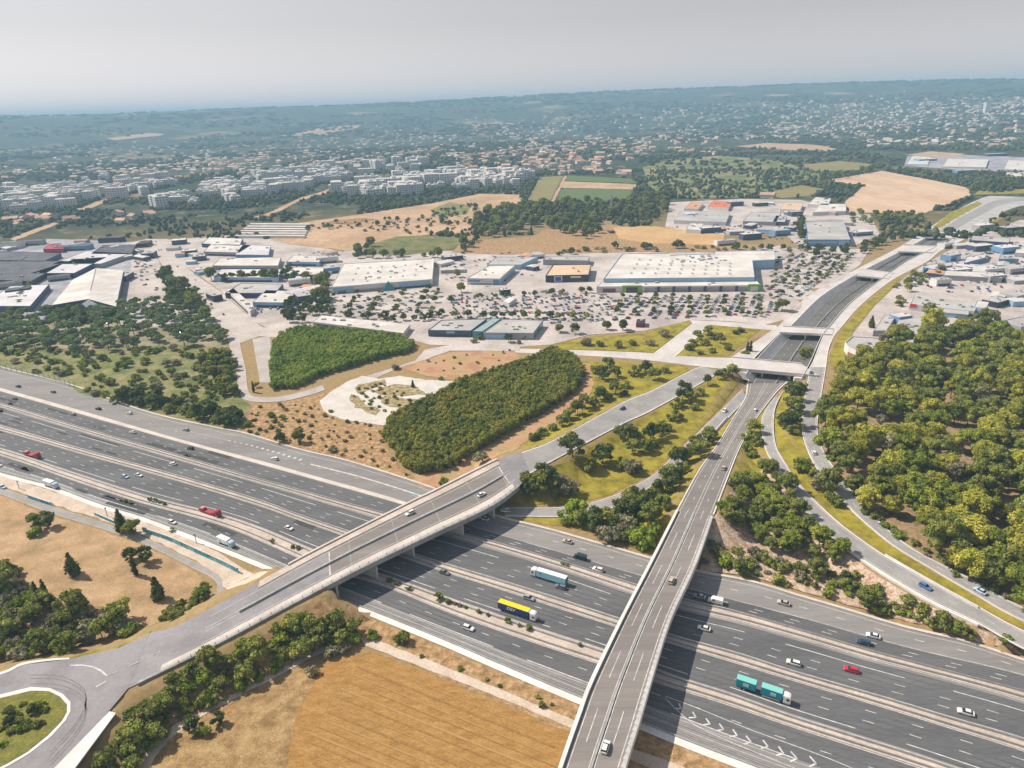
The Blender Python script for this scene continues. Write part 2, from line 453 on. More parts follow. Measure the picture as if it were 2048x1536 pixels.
# roundabout
RB_OUT = [(-160,1392),(0,1349),(44,1330),(137,1319),(239,1295),(300,1266),(256,1377),(219,1421),(170,1478),(113,1536),(40,1600),(-160,1700)]
_rb = [at(p[0], p[1], 6.5) for p in RB_OUT]
_x, _y = np.meshgrid(np.arange(-230, 0, 4.), np.arange(95, 260, 4.))
_k = inpoly(_x, _y, [(p.x, p.y) for p in _rb])
stamp([(a, b, 6.5) for a, b in zip(_x[_k], _y[_k])], 3)
# the wooded rise right of the outer ramp
for q in np.linspace(0, 1, 26):
    c = ramp_out.R[30:]*1.0
    t = np.gradient(c[:, :2], axis=0); t /= np.linalg.norm(t, axis=1)[:, None]
    off = 4 + q*150
    pts = c.copy(); pts[:, 0] -= t[:, 1]*off; pts[:, 1] += t[:, 0]*off
    pts[:, 2] = 5 - 1.5*q + .35
    stamp(pts, 6, slope=.12, reach=30)
for q in (.3, .5, .7):
    stamp((ramp_in.R*q + ramp_out.L*(1-q))[20:], 4)
stamp(samples(nw_ramp), 2.6, up=False, slope=.5, reach=12); stamp(samples(ramp_out), 4.0, up=False, slope=.5, reach=20); stamp(samples(ramp_in), 3.0, up=False, slope=.5, reach=12); stamp(samples(road_r), 3.0, up=False, slope=.5, reach=10)
stamp(samples(via2, 22, None), 3.0, up=False, slope=.55, reach=20); stamp(samples(ramp_in, 0, 8), 2.5, up=False, reach=12)
# motorway corridor stays flat, the cutting of the sunken road is dug out
def off_(c, w):
    t = np.gradient(c[:, :2], axis=0); t /= np.linalg.norm(t, axis=1)[:, None]
    return [(p[0]-q[1]*w, p[1]+q[0]*w) for p, q in zip(c, t)]
k = inpoly(XX, YY, off_(MW['N'], 3.6) + off_(MW['S'], -3.6)[::-1]); GZ[k] = -.15
# keep the embankment clear of the space below the bridges
TRPOLY = [tuple(p[:2]) for p in trench.L] + [tuple(p[:2]) for p in trench.R[::-1]]
_c = np.mean([trench.L, trench.R], 0)
exp_ = [tuple((p + (p-c)*(3.4/np.linalg.norm((p-c)[:2])))[:2]) for p, c in zip(trench.L, _c)] + [tuple((p + (p-c)*(3.4/np.linalg.norm((p-c)[:2])))[:2]) for p, c in list(zip(trench.R, _c))[::-1]]
GZ[inpoly(XX, YY, exp_)] = -9.
def G(x, y):
    """ground height at one place"""
    if GX0 <= x < GX1-GS and GY0 <= y < GY1-GS:
        u = (x-GX0)/GS; v = (y-GY0)/GS; i = int(u); j = int(v); fu = u-i; fv = v-j
        return float((GZ[j,i]*(1-fu)+GZ[j,i+1]*fu)*(1-fv) + (GZ[j+1,i]*(1-fu)+GZ[j+1,i+1]*fu)*fv)
    return float(far_h(x, y))
def Gv(x, y):
    r = far_h(x, y); k = (x >= GX0) & (x < GX1-GS) & (y >= GY0) & (y < GY1-GS)
    u = (x[k]-GX0)/GS; v = (y[k]-GY0)/GS; i = u.astype(int); j = v.astype(int); fu = u-i; fv = v-j
    r[k] = (GZ[j,i]*(1-fu)+GZ[j,i+1]*fu)*(1-fv) + (GZ[j+1,i]*(1-fu)+GZ[j+1,i+1]*fu)*fv
    return r
_T = 120*1.012**np.arange(420)
def atg(px, py):
    """place on the terrain seen at photo pixel px,py (first hit along the line of sight)"""
    v = np.array(ray(px, py)); o = np.array([0, 0, CAMZ]); T = _T
    for _ in range(3):
        p = o + v*T[:, None]; h = p[:, 2] - Gv(p[:, 0], p[:, 1])
        k = np.nonzero(h <= 0)[0]
        i = int(k[0]) if len(k) else len(T)-1
        T = np.linspace(T[max(0, i-1)], T[i], 24)
    p = o + v*T[12]
    return Vector((p[0], p[1], G(p[0], p[1])))

# ------------------------------------------------------------------ the ground sheet
def grow(a0, lim, s, k=1.16):
    out = []; x = a0; st = s
    while abs(x) < lim or (x-a0)*math.copysign(1, s) < 0:
        st *= k; x += st
        out.append(x)
        if abs(x) > lim: break
    return out
xs = np.array(sorted(grow(GX0, 26000, -GS)) + list(gx) + grow(GX1, 26000, GS))
ys = np.array([-4000., -1500., -500., -150., 0., 40., 65., 80.] + list(gy) + grow(GY1, 24000, GS, 1.035))
GXX, GYY = np.meshgrid(xs, ys)
ZZ = far_h(GXX, GYY)
ix = np.searchsorted(xs, gx[0]); iy = np.searchsorted(ys, gy[0])
ZZ[iy:iy+len(gy), ix:ix+len(gx)] = GZ
nx_, ny_ = len(xs), len(ys)
V = np.stack([GXX.ravel(), GYY.ravel(), ZZ.ravel()], 1)
I = np.arange(nx_*ny_).reshape(ny_, nx_)
Fq = np.stack([I[:-1,:-1].ravel(), I[:-1,1:].ravel(), I[1:,1:].ravel(), I[1:,:-1].ravel()], 1)
me = bpy.data.meshes.new('ground')
me.vertices.add(len(V)); me.vertices.foreach_set('co', V.ravel())
me.loops.add(Fq.size); me.loops.foreach_set('vertex_index', Fq.ravel().astype(np.int32))
me.polygons.add(len(Fq)); me.polygons.foreach_set('loop_start', (np.arange(len(Fq))*4).astype(np.int32))
me.polygons.foreach_set('loop_total', np.full(len(Fq), 4, np.int32))
me.update(); me.validate()
me.polygons.foreach_set('use_smooth', np.ones(len(Fq), bool))
tag(link('ground', me), kind='structure')

def ground_material():
    mt = bpy.data.materials.new('ground_cover'); mt.use_nodes = True
    t = mt.node_tree; N = t.nodes; L = t.links; b = N['Principled BSDF']
    b.inputs['Roughness'].default_value = .95; b.inputs['Specular IOR Level'].default_value = .1
    g = N.new('ShaderNodeNewGeometry')
    def noise(sc, det=5, r=.6):
        n = N.new('ShaderNodeTexNoise'); n.inputs['Scale'].default_value = sc; n.inputs['Detail'].default_value = det
        n.inputs['Roughness'].default_value = r
        L.new(g.outputs['Position'], n.inputs['Vector']); return n.outputs[0]
    def ramp(src, stops):
        r = N.new('ShaderNodeValToRGB')
        while len(r.color_ramp.elements) < len(stops): r.color_ramp.elements.new(.5)
        for e, (p, c) in zip(r.color_ramp.elements, stops): e.position = p; e.color = (*c, 1)
        L.new(src, r.inputs[0]); return r.outputs[0]
    def mix(f, a, c):
        m_ = N.new('ShaderNodeMix'); m_.data_type = 'RGBA'
        L.new(f, m_.inputs['Factor']); L.new(a, m_.inputs['A']); L.new(c, m_.inputs['B']); return m_.outputs['Result']
    # near: dry grass, olive scrub grass, bare reddish earth
    near = mix(noise(.045, 6), ramp(noise(.35, 6, .7), [(.3, (.25,.16,.075)), (.5, (.36,.24,.125)), (.7, (.46,.33,.2))]),
               ramp(noise(.5, 6, .7), [(.3, (.12,.115,.05)), (.5, (.24,.19,.085)), (.7, (.36,.26,.13))]))
    # far: woods, olive scrub and beige field parcels
    vo = N.new('ShaderNodeTexVoronoi'); vo.inputs['Scale'].default_value = .0045; vo.inputs['Randomness'].default_value = 1
    dn = N.new('ShaderNodeTexNoise'); dn.inputs['Scale'].default_value = .004
    L.new(g.outputs['Position'], dn.inputs['Vector'])
    ad = N.new('ShaderNodeVectorMath'); ad.operation = 'MULTIPLY_ADD'
    L.new(dn.outputs['Color'], ad.inputs[0]); ad.inputs[1].default_value = (160, 160, 0); L.new(g.outputs['Position'], ad.inputs[2])
    L.new(ad.outputs[0], vo.inputs['Vector'])
    sp = N.new('ShaderNodeSeparateColor'); L.new(vo.outputs['Color'], sp.inputs[0])
    parcels = ramp(sp.outputs[0], [(.0, (.03,.045,.022)), (.34, (.035,.05,.024)), (.36, (.10,.105,.05)), (.6, (.09,.095,.04)), (.62, (.34,.26,.17)), (.76, (.28,.21,.13)), (.78, (.045,.06,.03)), (1, (.035,.05,.025))])
    woods = ramp(noise(.02, 6, .7), [(.38, (.022,.036,.018)), (.54, (.05,.062,.03)), (.62, (.15,.135,.075)), (.72, (.32,.27,.18))])
    far = mix(ramp(noise(.0012, 4), [(.48, (0,0,0)), (.62, (1,1,1))]), woods, parcels)
    le = N.new('ShaderNodeVectorMath'); le.operation = 'LENGTH'; L.new(g.outputs['Position'], le.inputs[0])
    mr = N.new('ShaderNodeMapRange'); mr.inputs[1].default_value = 900; mr.inputs[2].default_value = 1500
    L.new(le.outputs['Value'], mr.inputs[0])
    L.new(mix(mr.outputs[0], near, far), b.inputs['Base Color'])
    return mt
me.materials.append(ground_material())

# ------------------------------------------------------------------ land-cover sheets draped on the ground
def densify(pts, step, jit=0.0, seed=0):
    rng = random.Random(seed); out = []
    n = len(pts)
    for i in range(n):
        a, b = pts[i], pts[(i+1) % n]
        k = max(1, int(math.hypot(b[0]-a[0], b[1]-a[1])/step))
        for j in range(k):
            t = j/k
            out.append((a[0]+(b[0]-a[0])*t + rng.uniform(-jit, jit), a[1]+(b[1]-a[1])*t + rng.uniform(-jit, jit)))
    return out
def drape(name, px, mat, dz=.1, step=None, jit=0.0, flat=None, kind='structure', seed=1, world=None):
    """flat sheet cut to the traced outline and laid on the terrain dz above it"""
    W = world or [(lambda p: (p.x, p.y))(at(a, b, flat) if flat is not None else atg(a, b)) for a, b in px]
    D = np.mean([math.hypot(*p) for p in W])
    step = step or max(4., D/110)
    ring = densify(W, step, jit*step, seed)
    xa, xb = min(p[0] for p in ring), max(p[0] for p in ring); ya, yb = min(p[1] for p in ring), max(p[1] for p in ring)
    pts = list(ring)
    if flat is None:
        ax, ay = np.meshgrid(np.arange(xa, xb, step), np.arange(ya, yb, step))
        k = inpoly(ax, ay, ring)
        pts += list(zip(ax[k], ay[k]))
    n = len(ring)
    vs, es, fs, *_ = delaunay_2d_cdt([Vector(p) for p in pts], [(i, (i+1) % n) for i in range(n)], [], 1, 1e-4)
    me = bpy.data.meshes.new(name)
    dz = dz + D/6000
    me.from_pydata([(v.x, v.y, (flat if flat is not None else G(v.x, v.y)) + dz) for v in vs], [], [f if True else f for f in fs])
    me.materials.append(mat); me.update()
    o = link(name, me)
    return tag(o, kind=kind) if kind else o
# ------------------------------------------------------------------ motorway
def S(name, mb): return tag(mb.build(name), kind='structure')
mb = MB(); ribbon(mb, MW['N'], MW['S'], asph_old); S('motorway', mb)
def lerp(a, b, f, dz=0.0):
    c = a*(1-f) + b*f; c = c.copy(); c[:, 2] += dz; return c
mb = MB()      # newer darker asphalt of the running lanes
K = [('L1','M1a',.16,1.0),('M1b','M2a',.10,1.0),('M2b','M3a',.03,.93),('M3b','S',.03,.58)]
for a, b, f0, f1 in K: ribbon(mb, lerp(MW[a], MW[b], f0, .006), lerp(MW[a], MW[b], f1, .006), asph_new)
S('motorway_lanes', mb)
mb = MB()      # concrete medians
for a, b in (('M1a','M1b'),('M2a','M2b'),('M3a','M3b')):
    thick(mb, lerp(MW[a], MW[b], 0, .14), lerp(MW[a], MW[b], 1, .14), .14, conc_p)
S('median_strip', mb)
mb = MB()      # pale kerb bands at both edges of the motorway
def band(c, w, z, mat, side=1, i0=0, i1=None):
    t = np.gradient(c[:, :2], axis=0); t /= np.linalg.norm(t, axis=1)[:, None]
    d_ = c.copy(); d_[:, 0] -= side*t[:, 1]*w; d_[:, 1] += side*t[:, 0]*w
    a, b = c[i0:i1].copy(), d_[i0:i1].copy(); a[:, 2] += z; b[:, 2] += z
    thick(mb, a, b, z+.02, mat)
band(MW['N'], 1.3, .5, conc, 1); band(MW['S'], 2.6, .12, conc_w, -1); band(MW['S'], .4, .55, conc_g, 1)
S('motorway_kerb', mb)
# concrete band that parts the northern collector lanes, left of the overpass
ovp_x = at(800, 1005).x
iL = int(np.argmin(np.abs(MW['L1'][:, 0]-at(905, 1040).x)))
mb = MB(); wl = MW['L1'][:iL]
a = lerp(wl, MW['N'][:iL], .10, .16); b = lerp(wl, MW['M1a'][:iL], .06, .16); thick(mb, a, b, .16, conc); S('collector_divider', mb)
wear = M('wheel_wear', [(.085,.086,.093),(.13,.132,.138)], .03, .8, stretch=(R(-30), .05, 2), s2=2.0, amt2=.25)
mw_ = MB()
mb = MB()      # lane paint
for a, b, fr, ed in (('L1','M1a',(.40,.68),None),('M1b','M2a',(.55,.77),.30),('M2b','M3a',(.24,.53),.80),('M3b','S',(.30,),.60)):
    for f in fr: line(mb, lerp(MW[a], MW[b], f), .24, paint, .022, (3.2, 13), off=3*f)
    for f in np.linspace(.12, .9, 6): line(mw_, lerp(MW[a], MW[b], f), .7, wear, .012)
    line(mb, lerp(MW[a], MW[b], .02), .25, paint, .022); line(mb, lerp(MW[a], MW[b], .975), .25, paint, .022)
    if ed: line(mb, lerp(MW[a], MW[b], ed), .34, paint, .022, (38, 52), off=20*ed)
line(mb, lerp(MW['N'], MW['L1'], .5)[iL:], .3, paint, .014, (3, 13)); line(mb, MW['L1'][iL:], .34, paint, .022, (39, 52))
line(mb, lerp(MW['N'], MW['L1'], .12), .22, paint, .014)
w = lerp(MW['N'], MW['L1'], .55); line(mb, w[:iL], .22, paint, .014, (3, 13))
s_ = arclen(MW['L1'])
def s_near(c, px, py, z=0):
    p = at(px, py, z); i = int(np.argmin(np.hypot(c[:, 0]-p.x, c[:, 1]-p.y))); return arclen(c)[i]
c = lerp(MW['N'], MW['L1'], .46)
line(mb, c, .9, paint, .014, s0=s_near(c, 627, 930), s1=s_near(c, 850, 992))
c = lerp(MW['N'], MW['L1'], .40)      # white chevron dashes of the exit
line(mb, c, .2, paint, .014, s0=s_near(c, 372, 862), s1=s_near(c, 445, 884))
q0, q1 = s_near(c, 452, 886), s_near(c, 604, 926)
for q in np.arange(q0, q1, 4.4): line(mb, c, .55+1.6*(q-q0)/(q1-q0), paint, .014, s0=q, s1=q+1.6)
for f in (.66, .74, .82, .9): line(mb, lerp(MW['M3b'], MW['S'], f), .14, paint, .014)
S('motorway_wear', mw_)
pm = M('asphalt_patch', [(.05,.05,.055),(.075,.075,.08)], .5, .9); mp_ = MB(); rp = random.Random(8)
for _ in range(26):
    a, b = rp.choice([('L1','M1a'),('M1b','M2a'),('M2b','M3a'),('M3b','S')]); s0 = rp.uniform(60, 420); line(mp_, lerp(MW[a], MW[b], rp.uniform(.12, .85)), rp.uniform(1.6, 3.2), pm, .016, s0=s0, s1=s0+rp.uniform(6, 40))
S('motorway_patches', mp_)
# chevrons of the gore at the lower right
zig = [(1348,1402),(1362,1418),(1392,1435),(1420,1448),(1447,1459),(1474,1471),(1502,1484),(1536,1493),(1567,1507),(1594,1517),(1632,1527),(1668,1541)]
for i in range(1, len(zig)-1):
    p = at(*zig[i]); t = (at(*zig[i+1])-at(*zig[i-1])).normalized(); nn = Vector((-t.y, t.x, 0))
    w_ = 1.3 + .06*i
    for sg in (1, -1):
        q = p + nn*sg*w_ - t*1.8
        line(mb, np.array([p, q]), .5, paint, .02)
line(mb, curve([(1330,1392),(1400,1418),(1500,1459),(1640,1510),(1760,1560)], 0, 30), .25, paint, .02)
line(mb, curve([(1330,1396),(1390,1450),(1500,1500),(1620,1548)], 0, 30), .25, paint, .02)
S('motorway_markings', mb)

# steel guard rails on the medians: beam and posts
def guard_rail(c, label, f_off=0.0, s0=None, s1=None, group='steel guard rails along the motorway'):
    s = arclen(c)
    t = empty('guard_rail', c[len(c)//2] if s0 is None else c[0], 0, label, 'guard rail', group)
    loc = Vector(t.location)
    cc = c.copy(); cc[:, 0] -= loc.x; cc[:, 1] -= loc.y; cc[:, 2] -= loc.z
    b_ = MB(); wall_along(b_, cc, .3, .62, steel, .16, s0, s1, 8); b_.build('beam', t)
    b_ = MB(); wall_along(b_, cc, .12, .22, conc_g, -.06, s0, s1, 8); b_.build('base', t)
    return t
def vis(c, x0, x1):
    i = [k for k in range(len(c)) if x0 <= to_px(c[k])[0] <= x1]; return c[i[0]:i[-1]+1]
def lift(c, z):
    c = c.copy(); c[:, 2] += z; return c
for nm, a, b, txt in (('M1','M1a','M1b','northernmost'),('M2','M2a','M2b','middle'),('M3','M3a','M3b','southernmost')):
    for f, side in ((.2, 'north'), (.8, 'south')):
        guard_rail(vis(lift(lerp(MW[a], MW[b], f), .14), -60, 2150), 'long steel guard rail on the %s edge of the %s concrete median' % (side, txt))
guard_rail(vis(lerp(MW['S'], MW['M3b'], .05), -60, 640), 'steel guard rail at the southern shoulder beside the frontage road, left of the overpass')

# noise fence at the left end of the northern shoulder
fc = curve([(-40,726),(0,738),(60,751),(110,762),(150,775)], 0, 40)
t = empty('noise_fence', fc[20], 0, 'tall see-through fence of thin posts at the far left motorway edge', 'fence')
loc = Vector(t.location); fl = fc - np.array(loc)
fen_m = M('fence_panel', [(.42,.44,.45),(.5,.52,.53)], .4, .5)
s = arclen(fl)
b_ = MB()
for z in (1.0, 2.2, 3.4, 4.4): wall_along(b_, fl, .06, .12, fen_m, z)
b_.build('rails', t)
for q in np.linspace(0, s[-1], 20):
    p = [np.interp(q, s, fl[:, k]) for k in range(3)]
    b_ = MB(); b_.box(p[0]-.12, p[0]+.12, p[1]-.12, p[1]+.12, -.1, 4.8, conc_g); b_.build('post', t)

# ------------------------------------------------------------------ roads at ground level
def road(name, rd, mat, kerb=.0, dz=0.0, f0=0.0, f1=1.0, i0=0, i1=None, kmat=None, edge=True):
    mb = MB(); ribbon(mb, *rd.strip(f0, f1, dz, i0, i1), mat); S(name, mb)
    if kerb:
        mb = MB()
        for g0, g1 in ((f0, f0+kerb), (f1-kerb, f1)): thick(mb, *rd.strip(g0, g1, dz+.14, i0, i1), .4, kmat or conc_w)
        S(name + '_kerb', mb)
road('collector_road', road_r, asph_ramp, .04)
road('exit_ramp', nw_ramp, asph_ramp, .05)
road('entry_ramp', ramp_in, asph_ramp, .055, i0=4)
road('outer_ramp', ramp_out, asph_ramp, .05)
road('viaduct_road', via2, asph_via, .035, dz=.03)
road('sunken_service_road', serv_l, road_w, .05, dz=.05)
road('service_road', serv_r, road_w, .06, dz=.05)
road('avenue', avenue, road_w, .0, dz=.03)
road('link_road', diag, road_w, .06, dz=.03)
road('north_road', north_rd, road_w, 0, dz=.02)
road('main_road', top_road, M('road_far', [(.36,.35,.345),(.46,.45,.44)], .05, .85, s2=.6, amt2=.1), 0, dz=.05)
mb = MB(); ribbon(mb, *top_road.strip(.36, .66, .12, 0, 24), asph_ramp); S('main_road_lanes', mb)
road('frontage_road', local, M('asphalt_frontage', [(.27,.255,.24),(.34,.325,.31)], .1, .9, s2=.7, amt2=.1), .05, kmat=conc)
road('boulevard', west_av, M('boulevard_asphalt', [(.42,.375,.35),(.52,.47,.44)], .05, .9, s2=.4, amt2=.1), 0, dz=.05)
road('side_road', west_br, MATS['boulevard_asphalt'], 0, dz=.05)
road('lane', lane_s, M('lane_asphalt', [(.38,.34,.33),(.47,.43,.41)], .06, .9, s2=.5, amt2=.1), .05, dz=.02, kmat=conc)
road('yard_spur', spur, MATS['lane_asphalt'], 0, dz=.0)
mb = MB()
for rd, z, ws in ((road_r, .0, ((.08,None),(.92,None),(.5,(3,13)))), (nw_ramp, 0, ((.14,None),(.86,None))), (ramp_in, 0, ((.14,None),(.86,None),(.5,(3,13)))),
                  (ramp_out, 0, ((.12,None),(.88,None),(.5,(3,10)))), (serv_r, .05, ((.5,(3,10)),)), (serv_l, .05, ((.5,(3,10)),)), (west_av, .05, ((.5,None),(.25,(3,10)),(.75,(3,10)))), (top_road, .05, ((.3,None),(.52,None),(.7,None)))):
    for f, d_ in ws: line(mb, rd.at(f), .22, paint, z+.025, d_)
for f, d_ in ((.10,None),(.30,(3,13)),(.46,None),(.54,None),(.70,(3,13)),(.90,None)): line(mb, via2.at(f)[0:48], .22, paint, .055, d_)
S('road_markings', mb)
# pale concrete safety walls beside the ramps
mb = MB(); wall_along(mb, curve([(1375,916,.2),(1416,878,0),(1454,836,-1.2)], 0, 20), .5, .95, conc_w); tag(mb.build('safety_wall'), 'low white concrete wall on the lower edge of the curving slip road', 'low wall')
mb = MB(); wall_along(mb, curve([(1770,1111,5),(1861,1164,5),(1956,1216,5)], 0, 20), .4, .9, conc_w); tag(mb.build('safety_wall'), 'low pale concrete wall between the two curving ramps at the right', 'low wall')
mb = MB(); wall_along(mb, curve([(1556,937,4),(1587,990,5),(1618,1033,5),(1673,1085,5),(1758,1144,5),(1861,1206,5),(1956,1251,5)], 0, 50), .7, .9, conc_w, -.4); tag(mb.build('safety_wall'), 'long pale wall on the left outer edge of the inner curving ramp', 'low wall')

# sunken road: floor, sloped concrete side, retaining wall
tz = np.interp(np.arange(80), [0, 48, 66, 79], [-5, -4.4, -3, -.3])
nl = trench.R - trench.L; wdt = np.linalg.norm(nl[:, :2], axis=1); nl = nl/wdt[:, None]
FL = trench.L + nl*np.minimum(5.2, wdt*.16)[:, None]; FR = trench.R - nl*.3
FL[:, 2] = tz; FR[:, 2] = tz
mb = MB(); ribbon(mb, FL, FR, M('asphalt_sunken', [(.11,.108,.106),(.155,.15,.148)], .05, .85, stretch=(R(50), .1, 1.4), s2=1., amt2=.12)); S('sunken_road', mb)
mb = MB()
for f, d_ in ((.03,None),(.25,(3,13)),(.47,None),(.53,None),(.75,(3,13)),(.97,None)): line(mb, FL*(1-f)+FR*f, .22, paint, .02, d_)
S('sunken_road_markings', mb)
mb = MB(); thick(mb, lift(FL*.502+FR*.498, .85), lift(FL*.494+FR*.506, .85), .85, conc_g); tag(mb.build('median_barrier'), 'dark line of concrete barrier along the middle of the sunken road', 'barrier')
mb = MB(); TLt = lift(trench.L, .06); ribbon(mb, TLt, FL, conc_w); tag(mb.build('sloped_wall'), 'pale sloped concrete side along the left of the sunken road', 'retaining wall')
mb = MB(); t2 = lift(trench.R, .9); thick(mb, t2, lift(trench.R-nl*.35, .9), 7.6, conc_w); tag(mb.build('retaining_wall'), 'pale vertical concrete wall along the right of the sunken road', 'retaining wall')
mb = MB(); wall_along(mb, trench.L - nl*.2, .4, .35, conc_w); tag(mb.build('parapet_wall'), 'low white parapet along the left rim of the sunken road', 'low wall')

def flat_bridge(name, label, quad, z, th, par=True, piers=0, pz=-6):
    """short deck bridge over the sunken road; quad = px corners (left-far, right-far, right-near, left-near)"""
    q = [at(x, y, z) for x, y in quad]; c = sum(q, Vector())/4
    t = empty(name, (c.x, c.y, 0), 0, label, 'bridge', 'bridges over the sunken road')
    l = [p - Vector((c.x, c.y, 0)) for p in q]
    b_ = MB(); b_.prism([(p.x, p.y) for p in l], z-th, z, conc_w, road_w); b_.build('deck', t)
    for a, b in ((l[0], l[1]), (l[3], l[2])):
        b_ = MB(); wall_along(b_, np.array([a, b]), .45, 1.0, conc_w, 0); b_.build('parapet', t)
    for k in range(piers):
        f = (k+1)/(piers+1)
        a = l[0].lerp(l[1], f); b = l[3].lerp(l[2], f)
        b_ = MB(); wall_along(b_, np.array([(a.x, a.y, pz-.3), (b.x*.9+a.x*.1, b.y*.9+a.y*.1, pz-.3)]), .9, z-th-pz+.3, conc_w); b_.build('pier', t)
    return t
t = flat_bridge('road_bridge', 'wide white junction bridge with three dark openings, nearest over the sunken road', [(1462,715),(1604,728),(1640,753),(1474,738)], .45, 1.5, piers=2)
for a, b in (((1474,738), (1502,744)), ((1590,752), (1626,753))):      # abutments beside the openings
    p, q = at(*a, .3), at(*b, .3); lo = Vector(t.location)
    b_ = MB(); wall_along(b_, np.array([(p.x-lo.x, p.y-lo.y+1.2, -6.5), (q.x-lo.x, q.y-lo.y+1.2, -6.5)]), 2.2, 5.4, conc_w); b_.build('abutment', t)
flat_bridge('road_bridge', 'slim white bridge just behind the junction bridge, second over the sunken road', [(1566,653),(1668,659),(1664,670),(1558,666)], .4, 1.1, piers=1)
flat_bridge('road_bridge', 'slim white bridge where the sunken road bends, third from the front', [(1724,539),(1786,547),(1776,558),(1712,552)], .4, 1.0, piers=1)
flat_bridge('road_bridge', 'pale wide bridge, fourth over the sunken road, near its far end', [(1808,490),(1880,493),(1866,506),(1794,504)], .4, 1.0, piers=1)
flat_bridge('road_bridge', 'pale bridge farthest away over the sunken road where it climbs out', [(1860,463),(1925,466),(1912,478),(1846,476)], .4, .9)

# ------------------------------------------------------------------ roundabout at the lower left
drape('roundabout', RB_OUT, asph_rnd, .0, flat=6.5, step=6)
isl = [(-120,1408),(-50,1400),(0,1389),(62,1374),(100,1376),(126,1388),(141,1404),(141,1422),(132,1440),(103,1472),(60,1506),(20,1530),(-60,1570),(-160,1600)]
isl_in = [(-120,1415),(-50,1407),(0,1396),(62,1381),(97,1382),(120,1393),(133,1408),(133,1423),(123,1441),(95,1470),(54,1503),(14,1526),(-60,1562),(-160,1591)]
ip = [at(a, b, 6.62) for a, b in isl]; mb = MB(); mb.prism([(p.x, p.y) for p in ip], 6.3, 6.66, conc_w); S('roundabout_island_kerb', mb)
ip = [at(a, b, 6.8) for a, b in isl_in]; mb = MB(); mb.prism([(p.x, p.y) for p in ip], 6.4, 6.8, M('verge_olive', [(.13,.13,.03),(.20,.19,.035)], .3, .95, s2=1.5, amt2=.3)); S('roundabout_island', mb)
mb = MB()
kn = curve([(-160,1386,6.5),(0,1345,6.5),(44,1326,6.5),(100,1318,6.5),(139,1316,6.5)], 6.5, 30)
thick(mb, lift(kn, .16), lift(curve([(-160,1391,6.5),(0,1350,6.5),(44,1331,6.5),(100,1322,6.5),(139,1319,6.5)], 6.5, 30), .16), .5, conc_w)
mb.prism([(p.x, p.y) for p in (at(219,1423,6.6), at(232,1426,6.6), at(150,1536,6.6), at(60,1640,6.6), at(40,1600,6.6), at(113,1532,6.6))], 6.2, 6.68, conc_w)
S('roundabout_pavement', mb)
mb = MB()
line(mb, curve([(140,1331,6.5),(172,1331,6.5),(198,1339,6.5),(214,1352,6.5)], 6.5, 14), .55, paint, .1)
line(mb, curve([(192,1374,6.5),(212,1363,6.5)], 6.5, 4), .55, paint, .1)
for off in (0, 7, 18, 26): line(mb, curve([(60,1350+off,6.5),(120,1352+off,6.5),(165,1375+off,6.5),(172,1405+off,6.5),(150,1450+off,6.5),(100,1505+off,6.5)], 6.5, 30), .35, M('tyre_marks', [(.175,.168,.178),(.23,.22,.233)], .3, .9, s2=2, amt2=.3), .085)
line(mb, curve([(215,1352,6.5),(300,1313,6.8),(385,1272,7.2)], 7, 20), .22, paint, .12, (3, 7))
S('roundabout_markings', mb)

# ------------------------------------------------------------------ the left overpass
c0 = overp.at(.5)[80]
t = empty('road_overpass', (c0[0], c0[1], 0), 0, 'wide concrete road overpass crossing the motorway from the lower left roundabout', 'overpass')
OVP = t
def loc_(c): c = np.array(c).copy(); c[:, 0] -= c0[0]; c[:, 1] -= c0[1]; return c
def st(f0, f1, dz, i0=0, i1=None):
    a, b = overp.strip(f0, f1, dz, i0, i1); return loc_(a), loc_(b)
b_ = MB(); thick(b_, *st(.012, .988, -.02, OPB0, OPB1), 1.5, conc_g); b_.build('deck', t)
b_ = MB(); ribbon(b_, *st(.0, 1., 0), asph_rnd)
b_.build('carriageway', t)
b_ = MB(); ribbon(b_, *st(.17, .475, .02, 46, 109), asph_via); ribbon(b_, *st(.525, .83, .02, 46, 109), asph_via); b_.build('lanes', t)
for f0, f1 in ((.0, .165), (.835, 1.)):
    b_ = MB(); thick(b_, *st(f0, f1, .22, 26 if f0 == 0 else 6, 110), .25, conc_p if f0 == 0 else conc); b_.build('footway', t)
b_ = MB(); thick(b_, *st(.478, .522, .75, 22, 108), .76, conc_g); b_.build('median_barrier', t)
b_ = MB(); thick(b_, *st(-.02, .02, .8, 34, 110), 2.4, conc); b_.build('parapet', t)
b_ = MB(); thick(b_, *st(.975, 1.03, .65, 2, 112), 2.3, conc_g); b_.build('parapet', t)
b_ = MB(); wall_along(b_, loc_(overp.at(1.0)[6:111]), .08, .08, steel, 1.55); s = arclen(overp.at(1.0)); cc = loc_(overp.at(1.0))
wall_along(b_, cc[6:111], .05, .05, steel, 1.1); b_.build('handrail', t)
for q in np.arange(s[10], s[111], 4.2):
    p = [np.interp(q, s, cc[:, k]) for k in range(3)]
    b_ = MB(); b_.box(p[0]-.07, p[0]+.07, p[1]-.07, p[1]+.07, p[2]+.3, p[2]+1.7, dark_m); b_.build('rail_post', t)
b_ = MB()
for f in (.215, .46, .535, .785): line(b_, loc_(overp.at(f)[14:112]), .2, paint, .035)
for i in (46, 108): line(b_, loc_(np.array([overp.at(.22)[i], overp.at(.47)[i]])), .5, paint, .035); line(b_, loc_(np.array([overp.at(.53)[i], overp.at(.78)[i]])), .5, paint, .035)
b_.build('markings', t)
